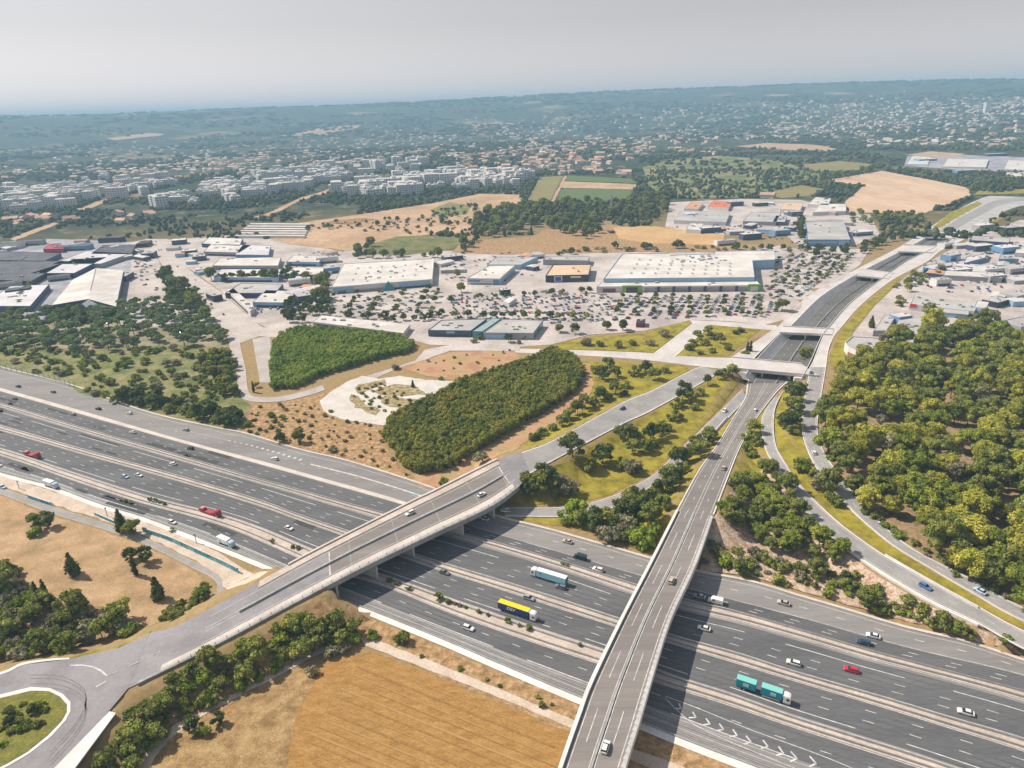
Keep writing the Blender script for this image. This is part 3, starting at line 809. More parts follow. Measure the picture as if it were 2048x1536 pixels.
def cross(cv):
    mid = overp.at(.5); dd = np.hypot(mid[:, None, 0]-cv[None, :, 0], mid[:, None, 1]-cv[None, :, 1])
    i, j = np.unravel_index(np.argmin(dd), dd.shape); tt = cv[min(j+2, len(cv)-1)]-cv[max(j-2, 0)]; tt = tt[:2]/np.linalg.norm(tt[:2])
    return i, j, mid[i], tt
for cv in (lerp(MW['M1a'], MW['M1b'], .5), lerp(MW['M2a'], MW['M2b'], .5), lerp(MW['M3a'], MW['M3b'], .5), lift(MW['S'], 0), MW['N']):
    i, j, p, tt = cross(cv)
    a = Vector(cv[j]) ; wv = overp.R[i]-overp.L[i]
    # length along the motorway direction between the two deck edges
    nn = overp.at(.5)[min(i+2, 119)]-overp.at(.5)[i-2]; nn = np.array([-nn[1], nn[0]]); nn /= np.linalg.norm(nn[:2])
    half = .5*abs(np.dot(wv[:2], nn)) / max(.3, abs(np.dot(tt, nn))) - .8
    p0, p1 = a - Vector((tt[0], tt[1], 0))*half, a + Vector((tt[0], tt[1], 0))*half
    b_ = MB(); wall_along(b_, loc_(np.array([p0, p1])), 1.1, 6.2, conc, -.1); b_.build('pier', t)
b_ = MB()
for i in (52, 66, 80, 94, 107):
    line(b_, loc_(np.array([overp.at(.03)[i], overp.at(.97)[i]])), .3, conc_g, .045)
b_.build('expansion_joints', t)
# ------------------------------------------------------------------ the right viaduct
v0 = via.at(.5)[45]
t = empty('viaduct', (v0[0], v0[1], 0), 0, 'long viaduct crossing the motorway from the bottom centre, white parapets, the right one stepped to imitate shadows', 'viaduct')
VIA = t
def locv(c): c = np.array(c).copy(); c[:, 0] -= v0[0]; c[:, 1] -= v0[1]; return c
def sv(f0, f1, dz, i0=0, i1=None):
    a, b = via.strip(f0, f1, dz, i0, i1); return locv(a), locv(b)
b_ = MB(); thick(b_, *sv(.05, .93, -.02), 1.9, conc); b_.build('deck', t)
b_ = MB(); ribbon(b_, *sv(.04, .95, .0), asph_via); b_.build('carriageway', t)
b_ = MB(); thick(b_, *sv(0, .065, .9), 2.6, conc_w); b_.build('parapet', t)
b_ = MB()      # right parapet: leaning white panels with gaps, stepped out to imitate fence-panel shadows
n = 90; cr = via.at(.925); co = via.at(1.0); s = arclen(cr)
for q in np.arange(0, s[-1]-2.6, 2.6):
    def pt(c, q): return np.array([np.interp(q, s, c[:, k]) for k in range(3)])
    a0, a1, o0, o1 = pt(cr, q+.1), pt(cr, q+2.5), pt(co, q), pt(co, q+2.6)
    a1 = a1 + (o1-a1)*.28
    V_ = [a0+(0,0,1.15), a1+(0,0,1.15), o1+(0,0,.75), o0+(0,0,.75), a0+(0,0,-.1), a1+(0,0,-.1), o1+(0,0,-2.0), o0+(0,0,-2.0)]
    V_ = locv(np.array(V_)); b_.add(V_, [(3,2,1,0),(0,1,5,4),(2,3,7,6),(0,4,7,3),(1,2,6,5),(4,5,6,7)], conc_w)
b_.build('parapet', t)
b_ = MB(); thick(b_, *sv(.475, .505, .35), .36, conc_g); b_.build('median_barrier', t)
b_ = MB()
for f, d_ in ((.13,None),(.285,(13,26)),(.45,None),(.53,None),(.70,(13,26)),(.88,None)): line(b_, locv(via.at(f)), .24, paint, .03, d_)
b_.build('markings', t)
for cv in (lerp(MW['M1a'], MW['M1b'], .5), lerp(MW['M2a'], MW['M2b'], .5), lerp(MW['M3a'], MW['M3b'], .5), lift(lerp(MW['S'], MW['M3b'], -.12), 0), lerp(MW['N'], MW['M1a'], -.15)):
    mid = via.at(.48); dd = np.hypot(mid[:, None, 0]-cv[None, :, 0], mid[:, None, 1]-cv[None, :, 1])
    i, j = np.unravel_index(np.argmin(dd), dd.shape); p = mid[i]
    tt = cv[min(j+2, len(cv)-1)]-cv[max(j-2, 0)]; tt = tt[:2]/np.linalg.norm(tt[:2])
    b_ = MB(); wall_along(b_, locv(np.array([(p[0]-tt[0]*6.5, p[1]-tt[1]*6.5, -.1), (p[0]+tt[0]*6.5, p[1]+tt[1]*6.5, -.1)])), 1.3, 6.3, conc); b_.build('pier', t)

# ------------------------------------------------------------------ land cover
verge = M('verge_grass', [(.16,.14,.018),(.26,.22,.025),(.33,.275,.038)], .12, .95, s2=1.6, amt2=.25)
gold = M('stubble_gold', [(.275,.15,.045),(.33,.185,.058),(.375,.22,.08)], .3, .95, detail=9, stretch=(R(28), .5, 1.3), s2=3.5, amt2=.32)
rough = M('rough_dry_grass', [(.20,.135,.06),(.34,.21,.10),(.46,.32,.19)], .35, .95, detail=7, s2=2.5, amt2=.35)
tan = M('tan_field', [(.27,.19,.10),(.38,.25,.135),(.46,.32,.19)], .07, .95, detail=8, s2=1.6, amt2=.28)
tan2 = M('tan_field_far', [(.38,.25,.145),(.50,.345,.22)], .012, .95, detail=7, s2=.12, amt2=.22)
redsoil = M('red_soil', [(.36,.20,.11),(.44,.27,.16),(.34,.26,.12)], .06, .95, detail=6, s2=1, amt2=.2)
yard = M('gravel_yard', [(.50,.47,.43),(.60,.57,.54)], .08, .95, s2=.9, amt2=.12)
track = M('dirt_track', [(.48,.39,.31),(.58,.49,.41)], .15, .95, s2=1.2, amt2=.12)
scrub = M('scrub_meadow', [(.10,.13,.04),(.18,.19,.065),(.29,.235,.13)], .07, .95, detail=7, s2=.9, amt2=.4)
vine = M('vineyard_green', [(.085,.13,.035),(.12,.16,.05)], .06, .95, stretch=(R(20), .3, 4), s2=.8, amt2=.25)
olive = M('olive_field', [(.20,.18,.06),(.27,.22,.09)], .03, .95, stretch=(R(60), .3, 2), s2=.5, amt2=.2)
forestfloor = M('forest_floor', [(.22,.16,.08),(.33,.22,.13),(.15,.14,.05)], .12, .95, detail=6, s2=1.4, amt2=.3)
bank = M('rocky_bank', [(.32,.20,.12),(.46,.33,.24),(.52,.45,.40)], .5, .95, detail=8, s2=1.6, amt2=.4, bump=.5)
for nm, px in (
    ('verge', [(1100,690),(1180,674),(1290,667),(1345,645),(1386,645),(1306,706),(1200,700),(1113,698)]),
    ('verge', [(1350,713),(1427,652),(1525,656),(1455,712)]),
    ('verge', [(1166,722),(1370,730),(1378,741),(1296,784),(1246,806),(1200,828),(1113,880),(1050,905),(1046,890),(1110,850),(1165,815),(1180,770)]),
    ('verge', [(1044,960),(1113,922),(1246,852),(1300,828),(1400,772),(1446,748),(1484,762),(1441,816),(1395,862),(1345,908),(1297,952),(1212,993),(1128,1010),(1020,1010)]),
    ('verge', [(1020,1036),(1130,1037),(1235,1018),(1305,978),(1366,929),(1420,884),(1460,840),(1492,800),(1466,833),(1431,890),(1394,943),(1350,1022),(1300,1112),(1200,1068)]),
    ('verge', [(1527,792),(1512,845),(1483,896),(1466,940),(1500,955),(1545,930),(1526,880),(1527,830)]),
    ('verge', [(1568,785),(1612,768),(1604,815),(1602,860),(1613,905),(1637,950),(1691,1015),(1773,1087),(1859,1141),(1943,1190),(2048,1248),(2048,1258),(1956,1210),(1861,1158),(1768,1107),(1690,1052),(1642,1010),(1592,957),(1570,922),(1553,890),(1548,846),(1553,815)]),
    ('verge', [(1480,718),(1500,722),(1556,664),(1540,667)]),
    ('verge', [(1655,728),(1668,690),(1680,664),(1726,612),(1790,560),(1802,556),(1745,615),(1706,662),(1690,700),(1700,722),(1675,735)]),
    ('verge', [(1866,454),(1900,425),(1955,403),(1965,408),(1920,432),(1880,456)]),
    ('verge', [(1945,390),(1960,381),(2070,377),(2070,386),(1990,389)]),
    ('verge', [(1945,466),(2000,432),(2015,430),(1975,455),(1955,470)])):
    drape(nm, px, verge, .09, jit=.12)
drape('stubble_field', [(270,1580),(300,1520),(350,1482),(470,1412),(600,1342),(690,1312),(740,1304),(820,1334),(1000,1409),(1146,1470),(1110,1560),(1090,1640),(600,1660)], gold, .10, jit=.2)
drape('bank', [(700,1215),(760,1245),(900,1302),(1000,1346),(1150,1405),(1165,1450),(1146,1470),(1000,1404),(820,1328),(720,1280),(640,1300),(560,1350),(480,1400),(380,1460),(330,1490),(300,1440),(400,1345),(560,1245),(640,1205)], rough, .06, jit=.2)
drape('bank', [(1285,1466),(1400,1505),(1539,1558),(1700,1620),(1600,1700),(1220,1600),(1250,1540)], rough, .06, jit=.15)
drape('dirt_track', [(722,1278),(740,1276),(830,1310),(1000,1378),(1160,1447),(1152,1462),(1000,1396),(820,1326),(730,1292)], track, .16, jit=.06)
drape('dirt_track', [(1258,1496),(1330,1520),(1430,1562),(1420,1590),(1320,1545),(1250,1515)], track, .16, jit=.06)
drape('dirt_track', [(690,1297),(640,1308),(560,1350),(480,1392),(400,1435),(340,1480),(310,1515),(290,1560),(270,1560),(285,1515),(330,1462),(400,1420),(480,1375),(560,1332),(640,1295)], track, .16, jit=.06)
drape('verge', [(139,1320),(170,1306),(239,1291),(300,1262),(296,1268),(239,1298),(190,1313),(150,1322)], verge, .25, jit=.2)
drape('stubble_edge', [(285,1570),(300,1525),(350,1486),(470,1416),(600,1345),(640,1348),(600,1420),(575,1500),(560,1580)], M('field_edge', [(.20,.13,.055),(.31,.20,.09),(.38,.27,.13)], .2, .95, detail=7, s2=2.5, amt2=.35), .15, jit=.25)
drape('dry_field', [(-80,985),(0,990),(100,1032),(205,1062),(290,1092),(380,1138),(418,1170),(395,1205),(330,1242),(300,1252),(220,1215),(100,1215),(0,1170),(-80,1140)], tan, .07, jit=.15)
drape('dirt_strip', [(-60,935),(0,950),(100,980),(200,1014),(300,1048),(400,1085),(540,1142),(505,1165),(455,1180),(440,1150),(393,1122),(290,1072),(205,1041),(103,1008),(0,970),(-60,952)], track, .05, jit=.15)
drape('scrub_meadow', [(158,786),(130,765),(60,747),(0,731),(-60,715),(-60,690),(60,690),(160,700),(330,690),(452,700),(472,745),(478,790),(500,812),(480,862),(427,852),(290,820)], scrub, .08, jit=.2)
drape('rough_ground', [(490,866),(500,812),(560,806),(640,790),(690,765),(790,840),(770,885),(800,935),(860,972),(700,921),(600,897)], rough, .07, jit=.2)
drape('red_soil', [(800,735),(900,705),(1020,700),(1045,718),(990,752),(930,764),(840,750)], redsoil, .12, jit=.2)
drape('red_soil', [(1150,722),(1180,730),(1188,770),(1170,815),(1120,845),(1050,885),(960,955),(880,975),(840,975),(830,950),(1000,885),(1100,830),(1160,785)], redsoil, .11, jit=.2)
drape('gravel_yard', [(640,802),(660,785),(692,765),(725,752),(760,758),(800,752),(850,760),(925,764),(930,776),(860,806),(800,838),(765,852),(680,838),(645,822)], yard, .17, jit=.15)
weedy = M('weedy_ground', [(.16,.14,.05),(.30,.23,.11),(.42,.35,.25)], .3, .95, detail=7, s2=1.5, amt2=.4)
for px in ([(712,779),(722,768),(748,763),(772,760),(778,767),(745,778),(726,790),(716,788)], [(700,800),(708,788),(722,800),(742,812),(764,820),(756,832),(735,827),(706,810)], [(757,796),(775,790),(800,795),(842,801),(834,812),(800,815),(770,811)], [(740,783),(790,770),(830,772),(850,790),(800,792),(760,792)]):
    drape('weed_patch', px, weedy, .26, jit=.45, seed=len(px))
drape('yard_pavement', [(735,752),(780,738),(830,722),(850,700),(900,690),(1040,690),(1040,702),(900,702),(850,720),(800,735),(745,760)], lot_m, .13, jit=.05)
drape('forest_floor', [(1655,735),(1640,800),(1640,880),(1650,915),(1700,985),(1760,1045),(1850,1112),(1935,1156),(2048,1222),(2250,1320),(2250,700),(1900,640),(1760,700),(1700,735)], forestfloor, .1, step=7, jit=.1)
drape('rocky_bank', [(1400,1142),(1410,1080),(1440,1020),(1480,950),(1540,930),(1590,1000),(1625,1045),(1680,1098),(1760,1156),(1861,1216),(1960,1262),(2060,1312),(1990,1295),(1806,1242),(1680,1206),(1594,1181),(1500,1153)], bank, .3, step=2.5, jit=.1)
# commercial zone surfaces
drape('car_park', [(600,690),(640,590),(690,500),(870,500),(960,505),(1100,500),(1260,495),(1560,490),(1600,500),(1740,498),(1720,530),(1640,590),(1570,640),(1530,650),(1460,643),(1385,640),(1290,662),(1180,670),(1100,690),(1030,695),(860,690),(820,680),(640,665)], lot_m, .1, step=14)
drape('car_park', [(240,650),(255,486),(296,478),(326,540),(366,594),(412,632),(440,655),(330,655)], lot_m, .12, step=14)
drape('industrial_yard', [(330,480),(480,470),(560,470),(640,494),(690,505),(670,570),(640,645),(600,662),(540,658),(510,645),(478,614),(436,578),(374,534)], lot_m, .09, step=16)
drape('industrial_yard', [(-80,680),(-80,490),(100,478),(262,484),(262,560),(245,640),(160,640),(60,650)], M('yard_grey', [(.24,.235,.27),(.40,.39,.43)], .03, .9, s2=.2, amt2=.15), .1, step=14)
drape('pine_car_park', [(-60,700),(-60,650),(60,640),(240,630),(330,640),(440,660),(455,695),(330,690),(160,700),(60,690)], M('car_park_earth', [(.17,.16,.08),(.34,.29,.19)], .05, .9, s2=.5, amt2=.2), .07, step=12)
drape('industrial_yard', [(1330,455),(1340,405),(1480,398),(1600,400),(1740,430),(1760,470),(1690,500),(1600,495),(1560,460),(1450,470)], lot_m, .08, step=18)
drape('industrial_yard', [(1690,735),(1706,668),(1750,612),(1810,555),(1885,508),(1960,470),(2040,440),(2250,445),(2250,730),(1900,690),(1760,700)], lot_m, .07, step=14)
drape('industrial_yard', [(1808,332),(1815,312),(1900,309),(2120,317),(2120,350),(1990,346)], MATS['yard_grey'], .3, step=40)
# fields beyond
for nm, px, mt in (
    ('bare_field', [(600,446),(700,432),(860,408),(900,400),(960,388),(1044,390),(1040,408),(958,434),(935,465),(870,470),(790,474),(700,502),(600,492),(540,480)], tan2),
    ('meadow', [(725,506),(745,480),(830,468),(930,478),(905,500),(800,512)], M('meadow', [(.10,.12,.035),(.20,.185,.07)], .05, .95, detail=7, s2=.3, amt2=.3)),
    ('scrubland', [(905,505),(935,470),(960,480),(1060,475),(1100,455),(1240,450),(1260,480),(1450,492),(1560,490),(1480,505),(1260,505),(1000,510)], rough),
    ('stubble_field', [(1225,455),(1300,452),(1450,470),(1448,491),(1300,487),(1238,478)], M('far_gold', [(.46,.29,.13),(.54,.36,.18)], .02, .95, s2=.15, amt2=.12)),
    ('vineyard', [(1113,404),(1127,377),(1270,379),(1250,404)], vine),
    ('bare_field', [(1121,376),(1129,363),(1276,369),(1271,379)], tan2),
    ('vineyard', [(1129,362),(1136,351),(1262,358),(1276,367)], vine),
    ('vineyard', [(1050,406),(1080,355),(1126,352),(1099,406)], olive),
    ('dirt_track', [(1100,407),(1128,352),(1134,352),(1107,407)], tan2),
    ('bare_field', [(1645,362),(1765,342),(1860,360),(1936,376),(1942,394),(1843,429),(1700,425),(1690,403),(1728,372)], M('big_tan_field', [(.50,.34,.22),(.58,.42,.30)], .015, .95, stretch=(R(10), 1, .2), s2=.1, amt2=.12)),
    ('olive_field', [(1532,386),(1600,370),(1656,380),(1620,392),(1540,399)], olive),
    ('scrub_patch', [(560,462),(620,452),(690,456),(680,468),(600,474)], scrub), ('scrub_patch', [(765,445),(800,438),(815,455),(790,474),(770,470)], scrub), ('scrub_patch', [(860,420),(900,405),(945,412),(930,430),(880,436)], scrub), ('scrub_patch', [(900,462),(960,440),(1000,442),(960,470),(930,478)], rough), ('scrub_patch', [(640,446),(720,436),(760,440),(700,450)], rough),
    ('olive_scrub', [(1285,335),(1340,318),(1440,312),(1560,322),(1640,348),(1650,366),(1600,368),(1530,386),(1480,396),(1350,396),(1300,380)], M('olive_scrub', [(.09,.12,.035),(.17,.18,.065),(.30,.24,.14)], .012, .95, detail=7, s2=.09, amt2=.3)),
    ('dirt_track', [(150,418),(178,411),(270,371),(284,371),(190,414),(165,422)], tan2),
    ('dirt_track', [(489,440),(540,425),(598,397),(640,385),(700,364),(712,366),(650,388),(600,402),(540,432)], tan2),
    ('dirt_track', [(20,478),(60,462),(110,445),(118,448),(70,466),(30,482)], tan2),
    ('bare_field', [(212,277),(300,266),(330,268),(320,272),(230,281)], tan2),
    ('bare_field', [(560,272),(640,256),(720,250),(715,256),(620,272)], tan2),
    ('bare_field', [(1470,293),(1535,286),(1640,291),(1690,300),(1640,304),(1540,298)], tan2),
    ('bare_field', [(1600,330),(1680,322),(1760,330),(1700,344),(1630,346)], olive),
    ('bare_field', [(1810,310),(1860,303),(1930,308),(1900,316)], tan2),
    ('far_clearing', [(940,250),(1000,244),(1030,248),(1010,254),(950,256)], tan2)):
    drape(nm, px, mt, .3, step=max(10, 12), jit=.15)

mow = [M('mown_light', [(.34,.20,.07),(.40,.245,.10)], .5, .95), M('mown_dark', [(.25,.14,.045),(.32,.185,.065)], .5, .95)]
mb = MB()
for k in range(16):
    a = (722-10*k, 1318+15*k); c = []
    for q in np.linspace(0, 1, 14):
        x, y = a[0]+430*q, a[1]+176*q
        if 610 < x < 1125 and y < 1600: c.append(atg(x, y))
    if len(c) > 3: line(mb, resample(c, 40), (.35, .8, .5)[k % 3], mow[k % 2], .24)
S('mowing_lines', mb)
# ------------------------------------------------------------------ foliage
def leaf_mat(name, cols, scale=.35, amt=.45, rnd=.22):
    mt = M(name, [tuple(c*1.3 for c in q) for q in cols], scale, .85, detail=3, rnd=rnd, spec=.12, s2=1.6, amt2=amt)
    t = mt.node_tree; b = t.nodes['Principled BSDF']; tr = t.nodes.new('ShaderNodeBsdfTranslucent'); mx = t.nodes.new('ShaderNodeMixShader'); mx.inputs[0].default_value = .3
    t.links.new(b.inputs['Base Color'].links[0].from_socket, tr.inputs[0]); t.links.new(b.outputs[0], mx.inputs[1]); t.links.new(tr.outputs[0], mx.inputs[2])
    t.links.new(mx.outputs[0], t.nodes['Material Output'].inputs['Surface'])
    return mt
lf_pine = leaf_mat('leaf_pine', [(.185,.20,.03),(.30,.295,.045),(.40,.375,.075)], .12, .4)
lf_pineb = leaf_mat('leaf_pine_green', [(.11,.15,.022),(.20,.23,.035),(.29,.30,.05)], .12, .4)
lf_dark = leaf_mat('leaf_dark', [(.045,.065,.02),(.09,.115,.032),(.14,.16,.045)], .2)
lf_oak = leaf_mat('leaf_oak', [(.10,.13,.03),(.19,.215,.048),(.28,.28,.07)], .2)
lf_grey = leaf_mat('leaf_grey', [(.15,.14,.08),(.23,.21,.125),(.29,.26,.165)], .3)
lf_lime = leaf_mat('leaf_lime', [(.12,.165,.018),(.19,.25,.03),(.27,.31,.05)], .3)
lf_blue = leaf_mat('leaf_blue', [(.085,.13,.06),(.15,.20,.08),(.22,.26,.11)], .2)
bark = M('bark', [(.10,.07,.05),(.17,.125,.095)], 2., .95)

def ico(sub=1):
    bm = bmesh.new(); bmesh.ops.create_icosphere(bm, subdivisions=sub, radius=1)
    v = np.array([p.co[:] for p in bm.verts]); f = [tuple(q.index for q in p.verts) for p in bm.faces]
    bm.free(); return v, f
ICO1, ICO2 = ico(1), ico(2)
def crown_mesh(seed, lobes, mat, leaf=.55, per=60, core=True, up=.25, name='crown'):
    """leaf faces scattered over the skins of many lobes, each with a darker solid heart of the same leaves"""
    rng = np.random.default_rng(seed)
    V, F = [], []
    for (cx, cy, cz, r, sq) in lobes:
        n = int(per*r*r/1.4)+8
        dr = rng.normal(size=(n, 3)); dr[:, 2] += up; dr /= np.linalg.norm(dr, axis=1)[:, None]
        rad = r*rng.uniform(.72, 1.12, n)
        c = np.array([cx, cy, cz]) + dr*rad[:, None]*np.array([1, 1, sq])
        nn = dr + rng.normal(size=(n, 3))*.55; nn /= np.linalg.norm(nn, axis=1)[:, None]
        a = np.cross(nn, rng.normal(size=(n, 3))); a /= np.linalg.norm(a, axis=1)[:, None]
        b = np.cross(nn, a)
        s = leaf*rng.uniform(.6, 1.4, n)[:, None]
        q = np.stack([c-a*s*.5-b*s*.35, c+a*s*.5-b*s*.25, c+a*s*.38+b*s*.45, c-a*s*.3+b*s*.5], 1).reshape(-1, 3)
        b0 = sum(len(x) for x in V); V.append(q)
        F += [(b0+4*i, b0+4*i+1, b0+4*i+2, b0+4*i+3) for i in range(n)]
        if core:
            iv, fi = ICO1
            k = .8*(1+.22*rng.normal(size=len(iv)))[:, None]
            b0 = sum(len(x) for x in V); V.append(np.array([cx, cy, cz]) + iv*k*r*np.array([1, 1, sq]))
            F += [tuple(b0+i for i in f) for f in fi]
    V = np.concatenate(V)
    me = bpy.data.meshes.new(name); me.from_pydata(V.tolist(), [], F); me.materials.append(mat); me.update()
    return me
def trunk_mesh(h, r, lean=.0, limbs=4, spread=2., seed=0):
    rng = random.Random(seed); b_ = MB()
    b_.tube((0, 0, -.4), (lean, 0, h*.75), r, bark, 7, r*.65)
    for i in range(limbs):
        a = 6.283*i/max(1, limbs)+rng.random()
        b_.tube((lean*.8, 0, h*rng.uniform(.55, .72)), (lean+spread*math.cos(a), spread*math.sin(a), h*rng.uniform(.85, 1.0)), r*.45, bark, 5, r*.2)
    return b_.mesh('trunk')
def lobes_round(seed, R_, z0, H, n=22, rmin=.9, rmax=1.7, flat=1.0):
    """lobes filling a rounded crown of radius R_ from z0 up H"""
    rng = random.Random(seed); out = []
    for i in range(n):
        a = rng.uniform(0, 6.283); q = math.sqrt(rng.random())*.86; zz = rng.random()
        prof = math.sin(math.pi*(.18+.72*zz))**.7
        r = rng.uniform(rmin, rmax)
        out.append((R_*q*prof*math.cos(a), R_*q*prof*math.sin(a), z0+r*.6+(H-r*1.2)*zz, r, rng.uniform(.7, .95)*flat))
    return out
def lobes_umbrella(seed, R_, z0, H, n=20):
    rng = random.Random(seed); out = []
    for i in range(n):
        a = rng.uniform(0, 6.283); q = math.sqrt(rng.random())
        r = rng.uniform(1.1, 1.8)
        out.append((R_*.82*q*math.cos(a), R_*.82*q*math.sin(a), z0 + (H-1.2)*(1-q*q)*rng.uniform(.6, 1) + rng.uniform(0, .6), r, .75))
    return out
def lobes_cone(seed, R_, H, n=20, pw=1.0):
    rng = random.Random(seed); out = []
    for i in range(n):
        t = (i+.5)/n; rr = R_*(1-t)**pw*(.9 if t > .12 else .7)
        a = i*2.4+rng.random(); r = max(.35, .55*rr+.25)
        out.append((rr*.6*math.cos(a), rr*.6*math.sin(a), .4+H*t*.97, r, 1.15))
    out.append((0, 0, H*.97, .35, 1.8))
    return out
def make_tree(name, cm, tm):
    t = empty(name, (0, -400, -50))
    if tm is not None: link('trunk', tm, t)
    link('crown', cm, t)
    return t
PROTO = {}
for i in range(7):
    R_ = 4.6+.5*(i % 4); 
    PROTO['pine%d' % i] = ('pine_tree', crown_mesh(i, lobes_round(i, R_*(.9, 1.08)[i % 2], 2.8, 6.0+.9*(i % 4), 40, .75, 1.75), (lf_pine, lf_pineb, lf_pine, lf_oak)[i % 4], .44, 84), trunk_mesh(7, .28, .4, 5, 2.2, i))
for i in range(3): PROTO['pined%d' % i] = ('pine_tree', crown_mesh(40+i, lobes_round(40+i, 3.8+.4*i, 2.4, 6.5, 34, .7, 1.5), lf_oak, .42, 84), trunk_mesh(6, .25, .2, 4, 1.8, i))
for i in range(2): PROTO['pineg%d' % i] = ('pine_tree', crown_mesh(50+i, lobes_round(50+i, 3.4+.5*i, 2.6, 6.0, 26, .6, 1.3), lf_grey, .45, 46), trunk_mesh(7, .25, .3, 5, 2., i))
for i in range(4): PROTO['stone%d' % i] = ('stone_pine', crown_mesh(60+i, lobes_umbrella(60+i, 4.6+.3*i, 4.6, 3.6, 20), lf_blue, .62, 44), trunk_mesh(6.6, .3, .2, 5, 2.4, i))
for i in range(4): PROTO['bush%d' % i] = ('bush', crown_mesh(80+i, lobes_round(80+i, 2.0+.3*i, .1, 2.3+.3*i, 12, .6, 1.1), lf_oak, .42, 70), trunk_mesh(1.4, .1, 0, 3, .8, i))
for i in range(3): PROTO['grey%d' % i] = ('dry_shrub', crown_mesh(90+i, lobes_round(90+i, 2.0+.3*i, .3, 2.4, 12, .6, 1.0), lf_grey, .4, 60, core=(i > 0)), trunk_mesh(1.6, .1, 0, 4, .9, i))
for i in range(2): PROTO['lime%d' % i] = ('leafy_shrub', crown_mesh(95+i, lobes_round(95+i, 2.2, .1, 2.6, 12, .6, 1.1), lf_lime, .42, 70), trunk_mesh(1.4, .1, 0, 3, .8, i))
for i in range(4): PROTO['vtree%d' % i] = ('young_tree', crown_mesh(100+i, lobes_round(100+i, 2.9+.3*i, 1.2, 4.2+.4*i, 15, .8, 1.4), (lf_oak, lf_dark)[i % 2], .46, 52), trunk_mesh(4, .16, .2, 5, 1.5, i))
for i in range(3): PROTO['con%d' % i] = ('conifer', crown_mesh(110+i, lobes_cone(110+i, 1.9+.3*i, 6.2+.8*i, 20, .8), lf_dark, .42, 70), trunk_mesh(2.5, .16, 0, 0, 1, i))
for i in range(2): PROTO['cyp%d' % i] = ('cypress', crown_mesh(115+i, lobes_cone(115+i, .9+.2*i, 7.5, 16, .5), lf_dark, .36, 80), trunk_mesh(2, .12, 0, 0, 1, i))
for i in range(3): PROTO['park%d' % i] = ('car_park_tree', crown_mesh(120+i, lobes_round(120+i, 2.3+.3*i, 1.7, 3.0, 10, .8, 1.2), (lf_dark, lf_oak, lf_dark)[i], .55, 36), trunk_mesh(2.6, .13, 0, 3, 1, i))
USED = set()
def plant(kind, p, s=1.0, rz=None, label=None, group=None, sz=None, cat=None, rng=random, name=None):
    nm, cm, tm = PROTO[kind]
    nm0 = nm; nm = name or nm
    t = empty(nm, p, rng.uniform(0, 6.283) if rz is None else rz, label, cat or {'bush': 'bush', 'dry_shrub': 'shrub', 'leafy_shrub': 'shrub'}.get(nm0, 'tree'), group)
    t.scale = (s, s, sz or s*rng.uniform(.9, 1.12))
    if tm is not None: link('trunk', tm, t)
    link('crown', cm, t)
    return t
def scatter(px, spacing, seed, n=9999, jit=.45, world=None, edge=0):
    W = world or [(lambda p: (p.x, p.y))(atg(a, b)) for a, b in px]
    rng = np.random.default_rng(seed)
    xa, xb = min(p[0] for p in W), max(p[0] for p in W); ya, yb = min(p[1] for p in W), max(p[1] for p in W)
    X_, Y_ = np.meshgrid(np.arange(xa, xb, spacing), np.arange(ya, yb, spacing*.87))
    X_[1::2] += spacing/2
    X_ = X_ + rng.uniform(-jit, jit, X_.shape)*spacing; Y_ = Y_ + rng.uniform(-jit, jit, Y_.shape)*spacing
    k = inpoly(X_, Y_, W)
    pts = np.stack([X_[k], Y_[k]], 1); rng.shuffle(pts)
    return [Vector((a, b, G(a, b))) for a, b in pts[:n]]
def inview(p, mx=60, h=8):
    a, b = to_px(p); return -mx < a < W0+mx and 100 < b < H0+mx
def woods(px, kinds, spacing, seed, label, group, s=(.85, 1.15), n=9999, keep=1.0, sz=None, jit=.45, name=None):
    rng = random.Random(seed); k = 0
    for p in scatter(px, spacing, seed, n, jit):
        if rng.random() > keep or not inview(p): continue
        plant(rng.choice(kinds), p, rng.uniform(*s), None, label, group, None, None, rng, name); k += 1
    return k
cnt = {}
PINES = ['pine%d' % i for i in range(7)]; STONES = ['stone%d' % i for i in range(4)]
BUSH = ['bush%d' % i for i in range(4)]; GREY = ['grey%d' % i for i in range(3)]; VT = ['vtree%d' % i for i in range(4)]
cnt['pines'] = woods([(1662,745),(1650,800),(1645,880),(1652,920),(1692,985),(1728,1030),(1780,1078),(1862,1128),(1925,1158),(2100,1248),(2110,700),(2048,700),(1960,660),(1880,680),(1770,690),(1745,715),(1700,735)],
    PINES*2 + ['pined0','pined1','pined2','pineg0','lime1'], 9.1, 5, 'olive green pine in the dense wood right of the outer curving ramp', 'pines of the wood at the right', (.95, 1.68), keep=1, n=300)
plant('pine2', atg(1862,668), 1.9, 1, 'tall rounded pine standing alone above the top edge of the right wood', None)
plant('pined1', atg(1940,650), .8, 1, 'small dark pine beside the grey road behind the right wood', None)
cnt['bankpines'] = woods([(1432,1050),(1450,1000),(1482,950),(1535,925),(1580,985),(1600,1040),(1640,1075),(1690,1110),(1660,1145),(1560,1110),(1480,1085)],
    ['pined0','pined1','pined2','vtree1','pine1'], 6.2, 8, 'dark bushy tree on the bank between viaduct and inner ramp', 'trees on the bank right of the viaduct', (.7, 1.1), keep=.9, name='bank_tree')
